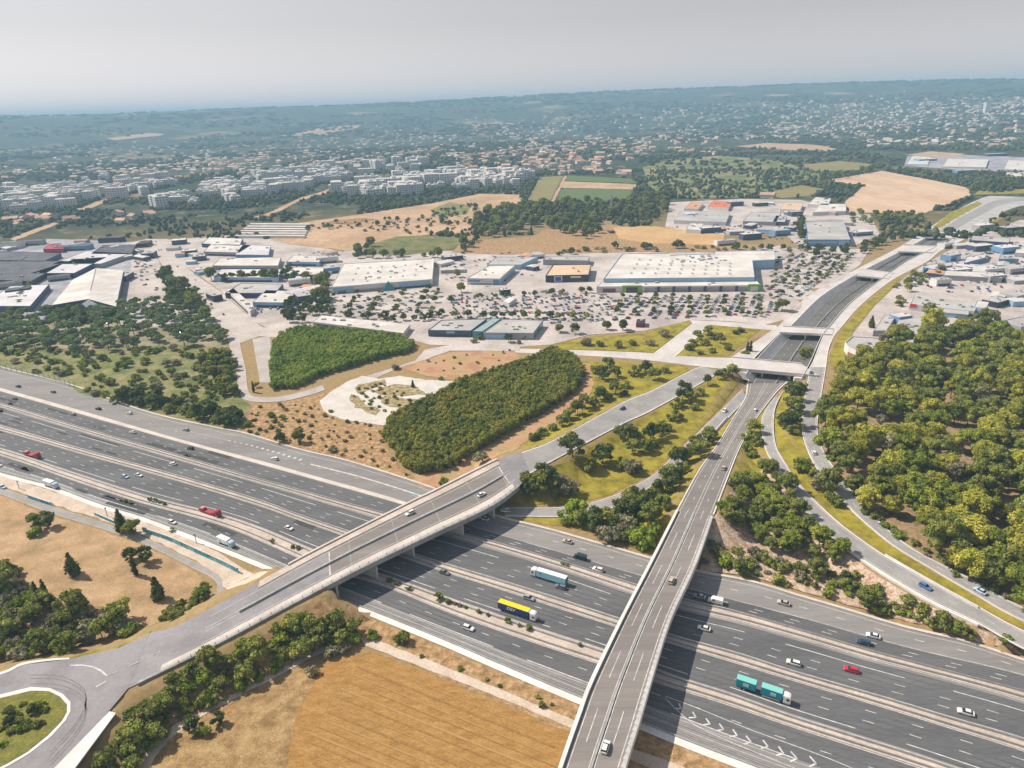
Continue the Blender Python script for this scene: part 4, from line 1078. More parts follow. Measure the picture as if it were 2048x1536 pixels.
for px, py, k, s, lb in ((1478,1150,'pined0',.8,'round dark green bush tree at the motorway edge just right of the viaduct'), (1632,1150,'pined2',.95,'bright green tree above the small grey pool of rock on the bank'),
    (1728,1215,'pined1',.95,'full green tree at the foot of the bank, beside the northern kerb'), (1690,1165,'vtree1',.9,'small green tree at the top of the rocky bank under the ramp wall'),
    (1920,1270,'pined0',.75,'dark tree at the right end of the bank above the motorway kerb'), (1888,1262,'vtree0',.7,'small tree left of the dark one near the right end of the bank')):
    plant(k, atg(px, py), s, None, lb)
cnt['bankbush'] = woods([(1410,1130),(1420,1085),(1500,1110),(1600,1140),(1700,1150),(1800,1195),(1900,1240),(2040,1308),(1990,1298),(1806,1240),(1680,1205),(1594,1180),(1500,1152)], BUSH+GREY[1:]+['lime0'], 4.3, 9,
    'low scrub bush on the rocky bank above the northern motorway kerb', 'scrub on the rocky bank', (.6, 1.5), keep=.85)
cnt['bankbush2'] = woods([(1780,1185),(1861,1222),(1960,1268),(2048,1305),(2030,1318),(1930,1285),(1800,1240)], BUSH+['lime1'], 5, 10, 'bush in the thicket under the lower end of the inner ramp', 'bushes under the inner ramp', (.7, 1.1), keep=.8)
# planted verges: (px, py, kind, size) in their natural groups
VG = {
 'north of the junction link road': [(1120,665,2),(1150,668,3),(1170,690,0),(1215,660,4),(1245,662,4),(1200,692,1),(1235,695,1),(1265,690,1),(1300,690,0),(1330,672,0)],
 'on the grass diamond left of the sunken road': [(1385,690,3),(1395,680,2),(1410,690,3),(1422,678,3),(1440,688,2),(1455,700,1),(1425,705,1),(1470,668,1),(1482,664,1),(1400,708,1),(1380,700,1),(1415,668,2)],
 'on the triangular verge right of the brown soil': [(1190,745,3),(1205,760,3),(1215,735,2),(1230,755,2),(1270,750,3),(1290,745,3),(1310,760,2),(1250,775,1),(1200,785,1),(1330,745,1)],
 'along the upper edge of the collector road': [(1105,860,1),(1125,850,2),(1140,838,2),(1155,830,2),(1170,818,2),(1185,810,3),(1200,800,3),(1215,798,1),(1070,880,1),(1085,872,1),(1230,790,2),(1250,790,1)],
 'on the long verge between collector road and slip road': [(1145,915,6),(1205,928,6),(1180,945,2),(1240,880,2),(1255,885,3),(1275,885,3),(1300,880,3),(1265,905,2),(1290,905,2),(1320,870,2),(1335,862,1),(1310,895,1),(1350,840,3),(1365,800,3),(1380,805,2),(1400,790,3),(1415,770,4),(1435,758,4),(1450,752,3),(1465,752,2),(1390,820,1),(1355,815,3),(1270,945,5),(1245,935,1)],
 'at the tip of the verge beside the overpass end': [(1055,975,2),(1070,968,3),(1085,965,3),(1100,975,3),(1080,985,2),(1060,990,1),(1125,985,5),(1140,992,5),(1110,990,1),(1045,985,1)],
 'in the thicket below the slip road': [(1140,1045,7),(1150,1030,7),(1165,1050,2),(1185,1058,3),(1205,1050,2),(1225,1062,3),(1245,1040,3),(1262,1055,3),(1280,1035,3),(1270,1010,3),(1290,1000,3),(1305,1015,3),(1315,990,3),(1330,985,3),(1335,960,2),(1350,965,3),(1365,945,3),(1355,930,3),(1375,925,2),(1390,905,3),(1400,915,2),(1410,892,2),(1418,880,2),(1325,1020,2),(1240,1078,5),(1215,1078,5),(1260,1020,2),(1300,1045,2)],
 'lime green in front of the viaduct': [(1275,1085,7),(1290,1092,7),(1262,1082,7),(1300,1075,7),(1250,1068,5)],
 'on the wedge of grass right of the viaduct road': [(1500,880,3),(1508,868,2),(1515,890,3),(1495,900,1),(1505,915,1)],
 'on the grass strip between the two curving ramps': [(1580,790,2),(1590,800,3),(1575,815,2),(1590,825,2),(1570,840,3),(1575,855,3),(1590,850,4),(1560,855,2),(1585,868,1),(1600,780,1),(1610,930,1),(1600,940,7),(1640,975,5),(1655,985,2),(1625,950,1),(1660,1000,1),(1670,1010,1)],
 'on the two grass wedges beside the nearest bridge': [(1494,708,8),(1500,710,8),(1490,712,1),(1606,722,2),(1612,716,2),(1602,728,1)],
}
KIND = {0: ['grey1','grey2'], 1: BUSH, 2: ['vtree0','vtree2'], 3: ['vtree1','vtree3','bush3'], 4: ['park0','vtree3'], 5: GREY, 6: ['vtree1'], 7: ['lime0','lime1'], 8: ['cyp1']}
rg = random.Random(4)
for where, lst in VG.items():
    for px, py, k in lst:
        s = {6: 1.75, 4: 1.35, 2: 1.25, 3: 1.35, 8: 1.0, 5: 2.0, 7: 1.9, 0: 1.6}.get(k, 1.25)*rg.uniform(1.05, 1.45)
        pl = where.startswith('lime')
        plant(rg.choice(KIND[k]), atg(px, py), s, None, 'planted bush %s' % where if not pl else 'lime green bush in front of the viaduct parapet', 'shrubs %s' % where, None, 'bush', rg, 'verge_bush')
# dense hedge on the embankment below the overpass
HEDGE = [(205,1536),(240,1470),(300,1400),(380,1345),(470,1295),(560,1245),(610,1232),(690,1240),(722,1265),(715,1285),(650,1300),(560,1338),(480,1380),(400,1425),(330,1470),(280,1530),(250,1580),(180,1580)]
cnt['hedge'] = woods(HEDGE, ['vtree2','bush3','lime0','lime1','bush1','bush2','vtree0'], 3.9, 14, 'bush of the thick hedge on the embankment below the overpass', 'hedge below the overpass', (.9, 1.45), keep=.92, name='hedge_bush')
for px, py, k, s, lb in ((665,1310,'grey1',1.3,'greyish bush at the corner where the two dirt tracks meet'),(690,1300,'grey2',1.2,'pale bush beside the hedge end at the dirt track'),(745,1275,'lime0',1.1,'fresh green bush just right of the hedge end'),
    (805,1285,'bush1',1.5,'wide green bush on the dry bank above the dirt track'),(625,1350,'grey0',1.2,'straggly bush by the pale stones on the stubble field edge'),(385,1462,'vtree1',.9,'dark bush at the field edge, left of a paler one'),(408,1465,'bush2',1.2,'pale green bush at the field edge'),(438,1448,'vtree3',.7,'dark flat bush right of the pale green one at the field edge')):
    plant(k, atg(px, py), s, None, lb)
cnt['weeds'] = woods([(740,1262),(830,1300),(930,1340),(1050,1385),(1150,1425),(1140,1440),(1000,1385),(830,1315)], BUSH[:2], 5, 15, 'small dry weed tuft on the bank between dirt track and motorway', 'weed tufts on the dry bank', (.3, .7), keep=.8)
# roundabout island
cnt['island'] = woods([(-20,1425),(40,1410),(85,1405),(105,1425),(90,1452),(50,1485),(0,1500),(-20,1500)], ['bush0','bush1','vtree1','lime1','grey1'], 3.6, 16, 'shrub on the grassy island of the roundabout', 'shrubs on the roundabout island', (.55, .95), keep=.9)
# left field and the thicket at its lower edge
cnt['thick'] = woods([(-40,1130),(20,1140),(60,1190),(90,1215),(150,1225),(220,1220),(300,1262),(270,1268),(200,1285),(130,1305),(60,1318),(-40,1330)], ['vtree0','bush3','grey1','grey2','vtree2','lime0','grey1'], 5.2, 18, 'grey green bush in the thicket between dry field and roundabout', 'thicket beside the roundabout', (1.1, 1.9), keep=.95, name='thicket_bush')
for px, py, k, s, lb in ((148,1150,'con1',.9,'conifer standing alone left of centre in the dry field'),(318,1197,'con0',.95,'conifer nearest the overpass in the dry field'),(272,1150,'cyp0',.95,'slim dark cypress beside two bushes in the dry field'),
    (262,1120,'vtree1',.8,'bush left of the slim cypress'),(290,1125,'vtree3',.95,'round dark bush right of the slim cypress'),(85,1200,'lime0',1.2,'bright green bush ringed by thin cypresses in the dry field'),(76,1195,'cyp0',.7,'thin cypress left of the bright green field bush'),(92,1192,'cyp1',.7,'thin cypress right of the bright green field bush'),
    (70,1050,'vtree0',.9,'dark tree at the top of the dry field beside the frontage road'),(95,1055,'vtree3',1.0,'rounded tree right of the dark one beside the frontage road'),(68,1072,'lime1',1.15,'light green bush in front of the two frontage road trees'),
    (245,1062,'con2',.85,'dark upright tree at the end of the painted wall'),(268,1068,'vtree0',1.1,'lighter rounded tree at the end of the painted wall'),(110,1218,'con0',.6,'small dark conifer above the thicket, centre left'),(168,1212,'con0',.6,'small conifer rising out of the thicket top edge'),(50,1185,'cyp0',.5,'tiny dark cypress at the left thicket edge')):
    plant(k, atg(px, py), s*(1.65 if k[:3] in ('con','cyp') else 1.35), None, lb)
cnt['hrow'] = woods([(318,1240),(345,1215),(380,1195),(410,1172),(422,1178),(415,1195),(380,1220),(340,1245)], ['bush1','bush2','vtree0'], 3.2, 19, 'bush of the short hedge inside the frontage road bend', 'hedge inside the road bend', (.6, .9))
for i, (px, py) in enumerate(((252,1003),(262,1006),(300,1000),(310,1003),(320,1006),(330,1010),(372,913),(545,1085),(585,1095),(597,1098),(21,810),(345,1062))):
    plant('bush%d' % (i % 4), at(px, py, .14), .55, None, 'tiny shrub growing on a concrete median left of the overpass', 'median shrubs left of the overpass')
for i, (px, py, s) in enumerate(((779,1164,.7),(793,1169,.55),(817,1179,.6),(877,1198,.85),(897,1205,.7),(910,1209,.35),(918,1212,.4),(930,1216,.35),(958,1225,.5),(976,1231,.4),(1015,1245,.6),(1039,1252,.35),(1057,1258,.7),(1159,1291,.45))):
    plant('bush%d' % (i % 4), at(px, py, .14), s, None, 'small round shrub in the wide sandy median between the bridges', 'median shrubs between the bridges')
for i, (px, py, s) in enumerate(((1124,1129,.5),(1133,1132,.5))): plant('bush0', at(px, py, .14), s, None, ('left','right')[i] + ' tiny shrub of a pair on the median behind the white semi-trailer')
# scrub meadow left
cnt['scrub'] = woods([(165,790),(150,765),(60,745),(0,735),(0,700),(160,702),(330,692),(450,702),(470,750),(474,800),(478,855),(427,845),(290,815)], BUSH+['lime0','lime1','grey1','grey2'], 7.5, 21, 'bush in the green scrub meadow above the northern motorway edge', 'bushes of the scrub meadow', (.8, 1.9), keep=.8, n=190, name='meadow_bush')
cnt['scrubedge'] = woods([(240,805),(290,815),(427,846),(478,858),(478,835),(400,820),(280,795)], ['vtree1','bush3','vtree3','lime1'], 5.5, 22, 'dark bush along the lower rim of the scrub meadow', 'bushes along the meadow rim', (.9, 1.7), name='meadow_bush')
woods([(400,735),(455,705),(475,740),(470,800),(440,800),(405,770)], ['vtree0','vtree2','pined1'], 6.5, 23, 'tree along the lane at the right side of the scrub meadow', 'trees beside the lane', (.8, 1.2), keep=.9, name='lane_tree')
for px, py, k, s, lb in ((560,885,'vtree1',1.1,'dark bush, smaller of two beside the northern motorway edge'),(600,885,'pined0',1.0,'large dark bush, bigger of two beside the northern motorway edge'),(665,905,'grey1',1.1,'grey bush on the rough ground near the motorway'),
    (508,785,'cyp1',1.1,'slim green tree at the tip of the yard spur'),(514,775,'vtree2',.7,'small tree by the yard spur'),(826,775,'con0',.8,'dark conical shrub in the middle of the gravel yard'),(882,760,'bush3',.9,'dark shrub at the upper edge of the gravel yard'),
    (793,738,'grey1',1.5,'silvery bush at the right end of the green grove'),(965,925,'grey2',2.0,'big grey leafless looking bush beside the collector road'),(888,970,'lime0',1.4,'bright green bush at the near end of the clipped grove'),(1022,735,'bush2',.9,'dark low bush on the red soil')):
    plant(k, atg(px, py), s, None, lb)
cnt['yardweeds'] = woods([(705,800),(715,775),(760,762),(842,800),(800,815),(760,830)], BUSH[:2]+GREY[:1], 4.5, 33, 'weed tuft on the pale gravel yard', 'weeds on the gravel yard', (.3, .8), keep=.5, name='weed_tuft')
cnt['rough'] = woods([(495,866),(505,815),(560,808),(640,806),(680,838),(765,852),(772,890),(800,935),(855,968),(700,918),(600,893)], BUSH[:2]+GREY, 6.5, 34, 'small bush on the rough brown ground below the lane', 'bushes of the rough ground', (.25, .8), keep=.6, name='rough_bush')
cnt['woodedge'] = woods([(1648,800),(1645,880),(1655,925),(1695,990),(1735,1038),(1790,1086),(1870,1134),(1930,1163),(2080,1240),(2080,1225),(1945,1148),(1880,1112),(1800,1062),(1750,1012),(1710,962),(1672,900),(1662,850),(1662,800)], BUSH+['lime0','grey1'], 4.5, 37, 'scrub bush at the road side edge of the right wood', 'scrub edge of the right wood', (.5, 1.1), keep=.75, name='edge_bush')
cnt['fieldb'] = woods([(560,465),(640,448),(800,438),(945,405),(960,430),(930,470),(800,470),(690,460)], ['vtree1','bush2','grey1'], 16, 38, 'bush on the big bare field behind the pyramid store', 'bushes of the bare field', (.8, 1.7), keep=.6, name='field_bush')
cnt['rough2'] = woods([(490,866),(500,830),(560,830),(600,893)], ['lime0','bush2'], 6, 36, 'yellow green bush at the lower tip of the meadow', 'bushes at the meadow tip', (.5, 1.1), keep=.4, name='rough_bush')
cnt['redb'] = woods([(810,735),(900,706),(1020,700),(1045,718),(990,750),(930,762),(850,748)], GREY+BUSH[:1], 9, 35, 'low bush on the red soil above the gravel yard', 'bushes on the red soil', (.3, .8), keep=.5, name='rough_bush')
# stone pines by the left car park
cnt['stone'] = woods([(-30,720),(-30,640),(60,630),(200,625),(330,600),(345,560),(400,590),(430,640),(452,690),(330,700),(160,705),(60,700)], STONES, 12.8, 25, 'blue green stone pine in the wooded car park left of the boulevard', 'stone pines left of the boulevard', (.95, 1.4), keep=.85)
cnt['wh_hedge'] = woods([(75,622),(150,612),(230,618),(240,640),(180,648),(90,636)], ['lime0','lime1','vtree1'], 6, 26, 'yellow green bush in the hedge below the big white warehouse', 'hedge below the white warehouse', (1., 1.6))
woods([(8,640),(40,598),(62,568),(70,575),(50,605),(20,650)], ['lime0','vtree0'], 6, 27, 'bright bush in the row left of the white warehouse', 'bushes left of the warehouse', (.9, 1.4))

# clipped groves: too dense to count
def grove(name, px, mat, h, seed, label, n_sp=2.6):
    rng = np.random.default_rng(seed)
    lob = []
    for p in scatter(px, n_sp, seed):
        hh = h*rng.uniform(.7, 1.1)*(.8+.4*float(vnoise(np.array([p.x]), np.array([p.y]), 14, 4)[0]))
        lob.append((p.x, p.y, p.z+hh-1.5, rng.uniform(.9, 1.9), rng.uniform(.7, 1.2)))
        if rng.random() < .35: lob.append((p.x, p.y, p.z+hh*.45, 2.0, 1.5))
    W = [atg(a, b) for a, b in px]
    ring = densify([(p.x, p.y) for p in W], 2.4, 1.5, seed)
    for a, b in ring:
        for q in (.22, .55, .85): lob.append((a+rng.normal()*.3, b+rng.normal()*.3, G(a, b)+h*q*.9, rng.uniform(.9, 2.1), 1.0))
    o = link(name, crown_mesh(seed, lob, mat, .72, 34))
    return tag(o, label, 'grove', None, 'stuff')
GA = [(553,690),(565,674),(600,662),(700,667),(790,678),(825,690),(820,704),(770,714),(700,734),(640,752),(590,776),(550,778),(546,740)]
GB = [(1102,706),(1148,722),(1163,752),(1152,780),(1098,815),(1000,873),(920,922),(880,942),(830,945),(803,930),(797,905),(772,882),(778,852),(802,832),(880,796),(930,767),(1000,746),(1060,726)]
lf_grove = leaf_mat('leaf_grove', [(.11,.14,.024),(.19,.205,.036),(.28,.26,.052)], .1, .4, 0)
lf_groveg = leaf_mat('leaf_grove_green', [(.12,.185,.028),(.20,.27,.042),(.29,.32,.06)], .1, .4, 0)
grove('grove', GA, lf_groveg, 5.5, 201, 'dense fresh green grove beside the lane, left of the gravel yard')
grove('grove', GB, lf_grove, 6.0, 202, 'dense olive green rectangular grove between gravel yard and collector road')
grove('outer_wood', [(2112,705),(2300,712),(2330,1000),(2330,1340),(2200,1290),(2118,1248)], lf_pine, 9.0, 203, 'edge of the right pine wood running on beyond the right frame edge', 5.0)
# ------------------------------------------------------------------ buildings
roof_w = M('roof_white', [(.50,.47,.45),(.66,.63,.60)], .04, .8, detail=6, s2=.5, amt2=.12)
roof_g = M('roof_grey', [(.36,.35,.35),(.46,.45,.445)], .03, .85, s2=.4, amt2=.1)
roof_d = M('roof_dark', [(.05,.05,.065),(.10,.10,.125)], .05, .7, s2=.3, amt2=.3)
roof_t = M('roof_tan', [(.56,.40,.27),(.64,.47,.33)], .05, .85, s2=.4, amt2=.08)
roof_v = M('roof_lilac', [(.50,.49,.53),(.62,.61,.64)], .02, .8, s2=.3, amt2=.1)
tile = M('roof_tile', [(.48,.25,.15),(.58,.34,.22)], .2, .9, s2=1.2, amt2=.2)
tile_r = P('tile_red', (.55,.17,.09), .85)
wall_w = P('wall_white', (.62,.61,.60), .8)
wall_g = P('wall_grey', (.34,.34,.36), .8)
wall_b = P('wall_blue', (.13,.27,.46), .6)
wall_lb = P('wall_pale_blue', (.30,.46,.62), .6)
wall_k = P('wall_black', (.03,.032,.05), .5)
wall_t = P('wall_teal', (.06,.11,.15), .6)
wall_n = P('wall_navy', (.05,.07,.14), .6)
crim = P('crimson', (.36,.02,.05), .6)
redp = P('sign_red', (.65,.04,.05), .5)
bluep = P('sign_blue', (.03,.10,.45), .5)
greenp = P('portal_green', (.22,.42,.07), .6)
glass_t = P('teal_glass', (.06,.24,.27), .15, .6)
glass_d = P('dark_glass', (.03,.045,.06), .15, .6)
def building(name, label, px, h, wm, rm, parapet=.7, units=0, seed=0, group=None, cat='building', windows=None, z0=None):
    """px = roof corners in the photo (first two: the front edge, left to right); walls reach the ground"""
    q = [at(a, b, h) for a, b in px]
    c = sum(q, Vector())/len(q); gz = G(c.x, c.y) if z0 is None else z0
    l = [(p.x-c.x, p.y-c.y) for p in q]
    t = empty(name, (c.x, c.y, gz), 0, label, cat, group); H = h-gz
    n = len(l)
    if sum(l[i][0]*l[(i+1)%n][1]-l[(i+1)%n][0]*l[i][1] for i in range(n)) < 0: l = l[::-1]
    ctr = Vector((0, 0))
    ins = [tuple(Vector(p)*(1-.5/max(4., Vector(p).length))) for p in l]
    b_ = MB()
    vs = [(p[0],p[1],-.6) for p in l]+[(p[0],p[1],H) for p in l]+[(p[0],p[1],H) for p in ins]+[(p[0],p[1],H-parapet) for p in ins]
    fs = []
    for k in range(3):
        o = k*n; fs += [(o+i, o+(i+1)%n, o+n+(i+1)%n, o+n+i) for i in range(n)]
    b_.add(vs, fs, wm); b_.build('wall', t)
    b_ = MB(); b_.add([(p[0],p[1],H-parapet+.02) for p in ins], [tuple(range(n))], rm); b_.build('roof', t)
    rng = random.Random(seed)
    for k in range(units):
        w = [rng.random() for _ in l]; sw = sum(w)
        x = sum(a*p[0] for a, p in zip(w, l))/sw*1.35; y = sum(a*p[1] for a, p in zip(w, l))/sw*1.35
        s1, s2 = rng.uniform(.8, 2.2), rng.uniform(.8, 1.8)
        b_ = MB(); b_.box(x-s1, x+s1, y-s2, y+s2, H-parapet, H-parapet+rng.uniform(.7, 1.6), rng.choice([roof_g, wall_g, conc_g])); b_.build('roof_unit', t)
    t['_h'] = H
    return t, q, gz
def front_panel(t, q, i, j, f0, f1, z0, z1, mat, name, proud=.15):
    """flat panel on the wall between roof corners i and j (world points), from fraction f0 to f1 and z0 to z1 above ground"""
    o = Vector(t.location); a, b = q[i]-o, q[j]-o
    d_ = (b-a); d_.z = 0; L_ = d_.length; d_.normalize(); nn = Vector((d_.y, -d_.x, 0))
    if nn.dot(a) < 0: nn = -nn
    p0, p1 = a + d_*L_*f0, a + d_*L_*f1
    b_ = MB(); A, B = p0+nn*proud, p1+nn*proud; C, D = p1-nn*.1, p0-nn*.1
    b_.prism([(A.x,A.y),(B.x,B.y),(C.x,C.y),(D.x,D.y)], z0, z1, mat)
    return b_.build(name, t)
def text_part(txt, size, mat, parent, loc, rz, name='lettering', shear=0.0, italic=False):
    cu = bpy.data.curves.new('t', 'FONT'); cu.body = txt; cu.size = size; cu.extrude = .01; cu.offset = size*.02; cu.shear = shear
    cu.align_x = 'CENTER'; cu.align_y = 'CENTER'
    o = bpy.data.objects.new('t', cu); COL.objects.link(o)
    dg = bpy.context.evaluated_depsgraph_get()
    me = bpy.data.meshes.new_from_object(o.evaluated_get(dg)); bpy.data.objects.remove(o)
    me.materials.clear(); me.materials.append(mat)
    r = link(name, me, parent); r.location = loc; r.rotation_euler = (R(90), 0, rz)
    return r

# the shopping zone
t, q, gz = building('retail_store', 'large white flat roofed store with a teal glass pyramid entrance, left of centre', [(662,574),(864,558),(868,517),(687,527)], 8, wall_w, roof_w, .6, 12, 1)
front_panel(t, q, 0, 1, .02, .22, 1.0, 6.6, wall_lb, 'facade_panel'); front_panel(t, q, 0, 1, .66, .98, 2.0, 7.0, wall_lb, 'facade_panel'); front_panel(t, q, 0, 1, .24, .5, .2, 3.0, wall_g, 'shop_window'); front_panel(t, q, 0, 1, .06, .14, .3, 3.2, glass_d, 'shop_window'); front_panel(t, q, 0, 1, .6, .95, .2, 1.8, glass_d, 'shop_window')
qs1, ts1 = q, t
o = Vector(t.location); p = q[0].lerp(q[1], .56)-o
b_ = MB(); d_ = (q[1]-q[0]); d_.z = 0; d_.normalize(); nn = Vector((d_.y, -d_.x, 0))
b_.add([p-d_*7+nn*.2, p+d_*7+nn*.2, p+d_*7+nn*7, p-d_*7+nn*7, p+nn*2+Vector((0,0,2.5))], [(3,2,4),(0,3,4),(2,1,4),(1,0,4)], glass_t)
for v in range(4): b_.v[v] = (b_.v[v][0], b_.v[v][1], 0)
b_.v[4] = (b_.v[4][0], b_.v[4][1], 10.2); b_.build('entrance_pyramid', t)
t, q, gz = building('retail_store', 'white store with a blue window band beside the round dark tree', [(934,556),(999,557),(1030,530),(977,531)], 7.5, wall_w, roof_w, .6, 4, 2)
front_panel(t, q, 0, 1, .03, .4, 3.4, 5.8, wall_b, 'facade_panel'); front_panel(t, q, 0, 1, .8, 1.0, .4, 6.0, wall_b, 'facade_panel'); front_panel(t, q, 0, 1, .1, .75, .1, 2.2, wall_g, 'shop_window'); front_panel(t, q, 1, 2, .05, .95, .4, 5., wall_lb, 'facade_panel')
building('retail_store', 'long grey roofed shed behind the white store with blue band', [(974,529),(1042,529),(1076,513),(992,514)], 6, wall_lb, roof_g, .5, 2, 3)
t, q, gz = building('retail_store', 'black box shaped store with tan roof and square blue sign', [(1091,551),(1177,549),(1182,528),(1106,529)], 8, wall_k, roof_t, .8, 2, 4)
front_panel(t, q, 0, 1, .20, .39, .8, 6.9, wall_w, 'sign_frame', .2); front_panel(t, q, 0, 1, .225, .365, 1.6, 6.1, bluep, 'sign', .3); front_panel(t, q, 0, 1, .58, .82, 4.6, 6.6, wall_w, 'sign', .25); front_panel(t, q, 0, 1, .5, .9, .1, 2.6, glass_d, 'shop_window')
building('retail_store', 'grey flat roofed hall right behind the black store', [(1086,519),(1176,521),(1179,512),(1094,512)], 7, wall_g, roof_g, .5, 3, 5)
t, q, gz = building('hypermarket', 'very large white roofed hypermarket with dark facade bays, right of centre', [(1207,557),(1509,554),(1505,521),(1550,519),(1548,500),(1430,502),(1428,507),(1340,510),(1340,506),(1244,507)], 10.5, wall_lb, roof_w, .7, 26, 6)
def skylights(t, q, nx, ny, z, f0=.12, f1=.88):
    o = Vector(t.location); A, B, C, D = [v-o for v in q]
    for i in range(nx):
        for j in range(ny):
            u, v = f0+(f1-f0)*(i+.5)/nx, f0+(f1-f0)*(j+.5)/ny; p = A.lerp(B, u).lerp(D.lerp(C, u), v); e = (B-A).normalized(); n2 = Vector((-e.y, e.x, 0))
            b_ = MB(); P4 = [p+e*a-n2*b for a, b in ((-1.1,-3.2),(1.1,-3.2),(1.1,3.2),(-1.1,3.2))]; b_.prism([(k.x, k.y) for k in P4], z, z+.5, M('skylight', [(.30,.33,.36),(.42,.45,.47)], .4, .4)); b_.build('skylight', t)
skylights(ts1, qs1, 6, 3, 7.45)
skylights(t, [q[0], q[1], q[2], q[9]], 9, 4, 9.9)
t2, q2, gz = building('shopping_gallery', 'long low white gallery along the front of the hypermarket, green framed portals', [(1193,573),(1521,570),(1509,557),(1206,560)], 6.5, wall_w, roof_w, .5, 8, 7)
for k in range(7):
    f = .30+k*.095; front_panel(t2, q2, 0, 1, f, f+.075, .2, 4.8, conc_g, 'facade_bay'); front_panel(t2, q2, 0, 1, f+.075, f+.093, .1, 5.6, wall_n, 'pillar', .4)
front_panel(t2, q2, 0, 1, .16, .28, .1, 7.4, greenp, 'green_portal', 1.2); front_panel(t2, q2, 0, 1, .185, .255, .1, 5.4, glass_d, 'entrance_door', 1.5)
front_panel(t2, q2, 0, 1, .925, 1., .1, 7.6, greenp, 'green_portal', 1.2); front_panel(t2, q2, 0, 1, .94, .985, .1, 5.4, wall_w, 'entrance_door', 1.5)
front_panel(t2, q2, 0, 1, .04, .12, .6, 4.2, P('brown_sign', (.22,.09,.06), .6), 'sign', .3)
t, q, gz = building('retail_store', 'tall grey roofed store with blue front standing behind the hypermarket', [(1615,479),(1701,479),(1687,441),(1611,442)], 9, wall_b, roof_g, .7, 4, 8)
front_panel(t, q, 0, 1, .74, .98, 1, 7.8, wall_lb, 'facade_panel'); front_panel(t, q, 0, 1, .02, .7, 4.6, 6.4, wall_lb, 'facade_panel')
t, q, gz = building('shop_row', 'long low white roofed shop row behind the green grove', [(624,643),(806,666),(820,648),(642,630)], 5, wall_w, roof_w, .4, 6, 9)
front_panel(t, q, 0, 1, .55, .96, .2, 3.8, wall_n, 'shop_window'); front_panel(t, q, 0, 1, .02, .3, .3, 3.6, wall_t, 'shop_window')
t, q, gz = building('shop_row', 'grey roofed shop with dark blue front, between shop row and teal canopy', [(856,660),(942,661),(974,637),(882,640)], 6, wall_t, roof_g, .5, 5, 10)
front_panel(t, q, 0, 1, .42, .62, 3.2, 5.0, wall_lb, 'sign', .2); front_panel(t, q, 0, 1, .05, .95, .1, 2.4, glass_d, 'shop_window')
building('glass_canopy', 'teal glass canopy between the two grey roofed shops', [(945,662),(964,663),(1002,637),(985,636)], 6.8, glass_t, M('canopy_glass', [(.22,.32,.33),(.34,.43,.44)], .3, .3), .3, 0, 11, None, 'canopy')
t, q, gz = building('shop_row', 'grey roofed shop with pale front, right of the teal canopy', [(966,665),(1066,666),(1086,640),(1004,638)], 6, wall_g, roof_g, .5, 5, 12)
front_panel(t, q, 0, 1, .05, .6, .4, 4.4, wall_lb, 'shop_window'); front_panel(t, q, 1, 2, .1, .9, .4, 4.4, glass_t, 'shop_window')
building('kiosk', 'small dark red kiosk at the front edge of the mall car park', [(1272,646),(1290,646),(1291,638),(1274,638)], 4.2, P('kiosk_red', (.20,.05,.04), .7), wall_k, .3, 1, 13)
building('fuel_canopy', 'small white canopy in the middle of the mall car park', [(1005,602),(1018,606),(1032,596),(1018,593)], 4.5, wall_w, roof_w, .3, 0, 14, None, 'canopy')
# at the right
t, q, gz = building('round_building', 'white building with curved dark glass front next to the right wood', [(1690,684),(1697,694),(1712,701),(1732,704),(1752,701),(1766,692),(1772,676),(1705,672)], 7, wall_w, roof_g, .8, 5, 15)
for i in range(2, 5): front_panel(t, q, i, i+1, .02, .98, .2, 3.2, wall_n, 'window_band', .2)
front_panel(t, q, 1, 2, .02, .98, .2, 3.4, P('brick_red', (.30,.12,.10), .7), 'window_band', .2); front_panel(t, q, 3, 4, .02, .98, 4.2, 5.2, wall_lb, 'facade_panel', .2); front_panel(t, q, 4, 5, .02, .98, 4.2, 5.2, wall_lb, 'facade_panel', .2)
building('shed', 'narrow grey roofed shed behind the round building', [(1747,661),(1772,661),(1792,631),(1770,629)], 5, wall_g, roof_g, .3, 2, 16)
building('shed', 'wide grey roofed shed beside the lone tall pine', [(1784,665),(1838,668),(1848,636),(1800,634)], 5, wall_w, roof_g, .3, 3, 17)
t, q, gz = building('garage', 'long white garage hall with a red sign board at its left end', [(1820,608),(1948,622),(1958,606),(1828,588)], 6, wall_w, roof_g, .5, 9, 18)
front_panel(t, q, 0, 1, .0, .11, 3.2, 6.4, redp, 'sign', .3); front_panel(t, q, 0, 1, .2, .9, .4, 2.4, conc_g, 'window_band', .1)
t, q, gz = building('garage', 'pale blue annex at the right end of the garage hall', [(1948,613),(1972,617),(1978,604),(1955,601)], 7, wall_lb, roof_w, .4, 0, 19)
RB = [('dark blue glazed hall, left of two beside the service road', [(1848,537),(1903,531),(1906,524),(1850,529)], wall_b, roof_g), ('long white hall behind the garage car lot', [(1886,550),(2004,556),(2008,545),(1890,541)], wall_g, roof_w),
      ('blue shed with a bent front behind the dark glazed hall', [(1928,526),(1970,515),(1974,507),(1932,514)], wall_b, roof_w), ('small blue flat roofed box near the right frame edge', [(1998,518),(2028,517),(2030,508),(2001,509)], wall_b, roof_g),
      ('long blue grey hall nearest the upper service road', [(1939,480),(2018,485),(2021,475),(1945,471)], wall_n, roof_g), ('white shed at the right frame edge above the car lot', [(2030,505),(2075,507),(2078,495),(2034,494)], wall_w, roof_w),
      ('blue roofed shed at the right frame edge beside the grey road', [(2006,655),(2060,640),(2066,628),(2012,640)], wall_b, roof_g), ('pale roofed hall behind the right end of the wood', [(1988,680),(2060,700),(2066,672),(2000,662)], wall_w, roof_v)]
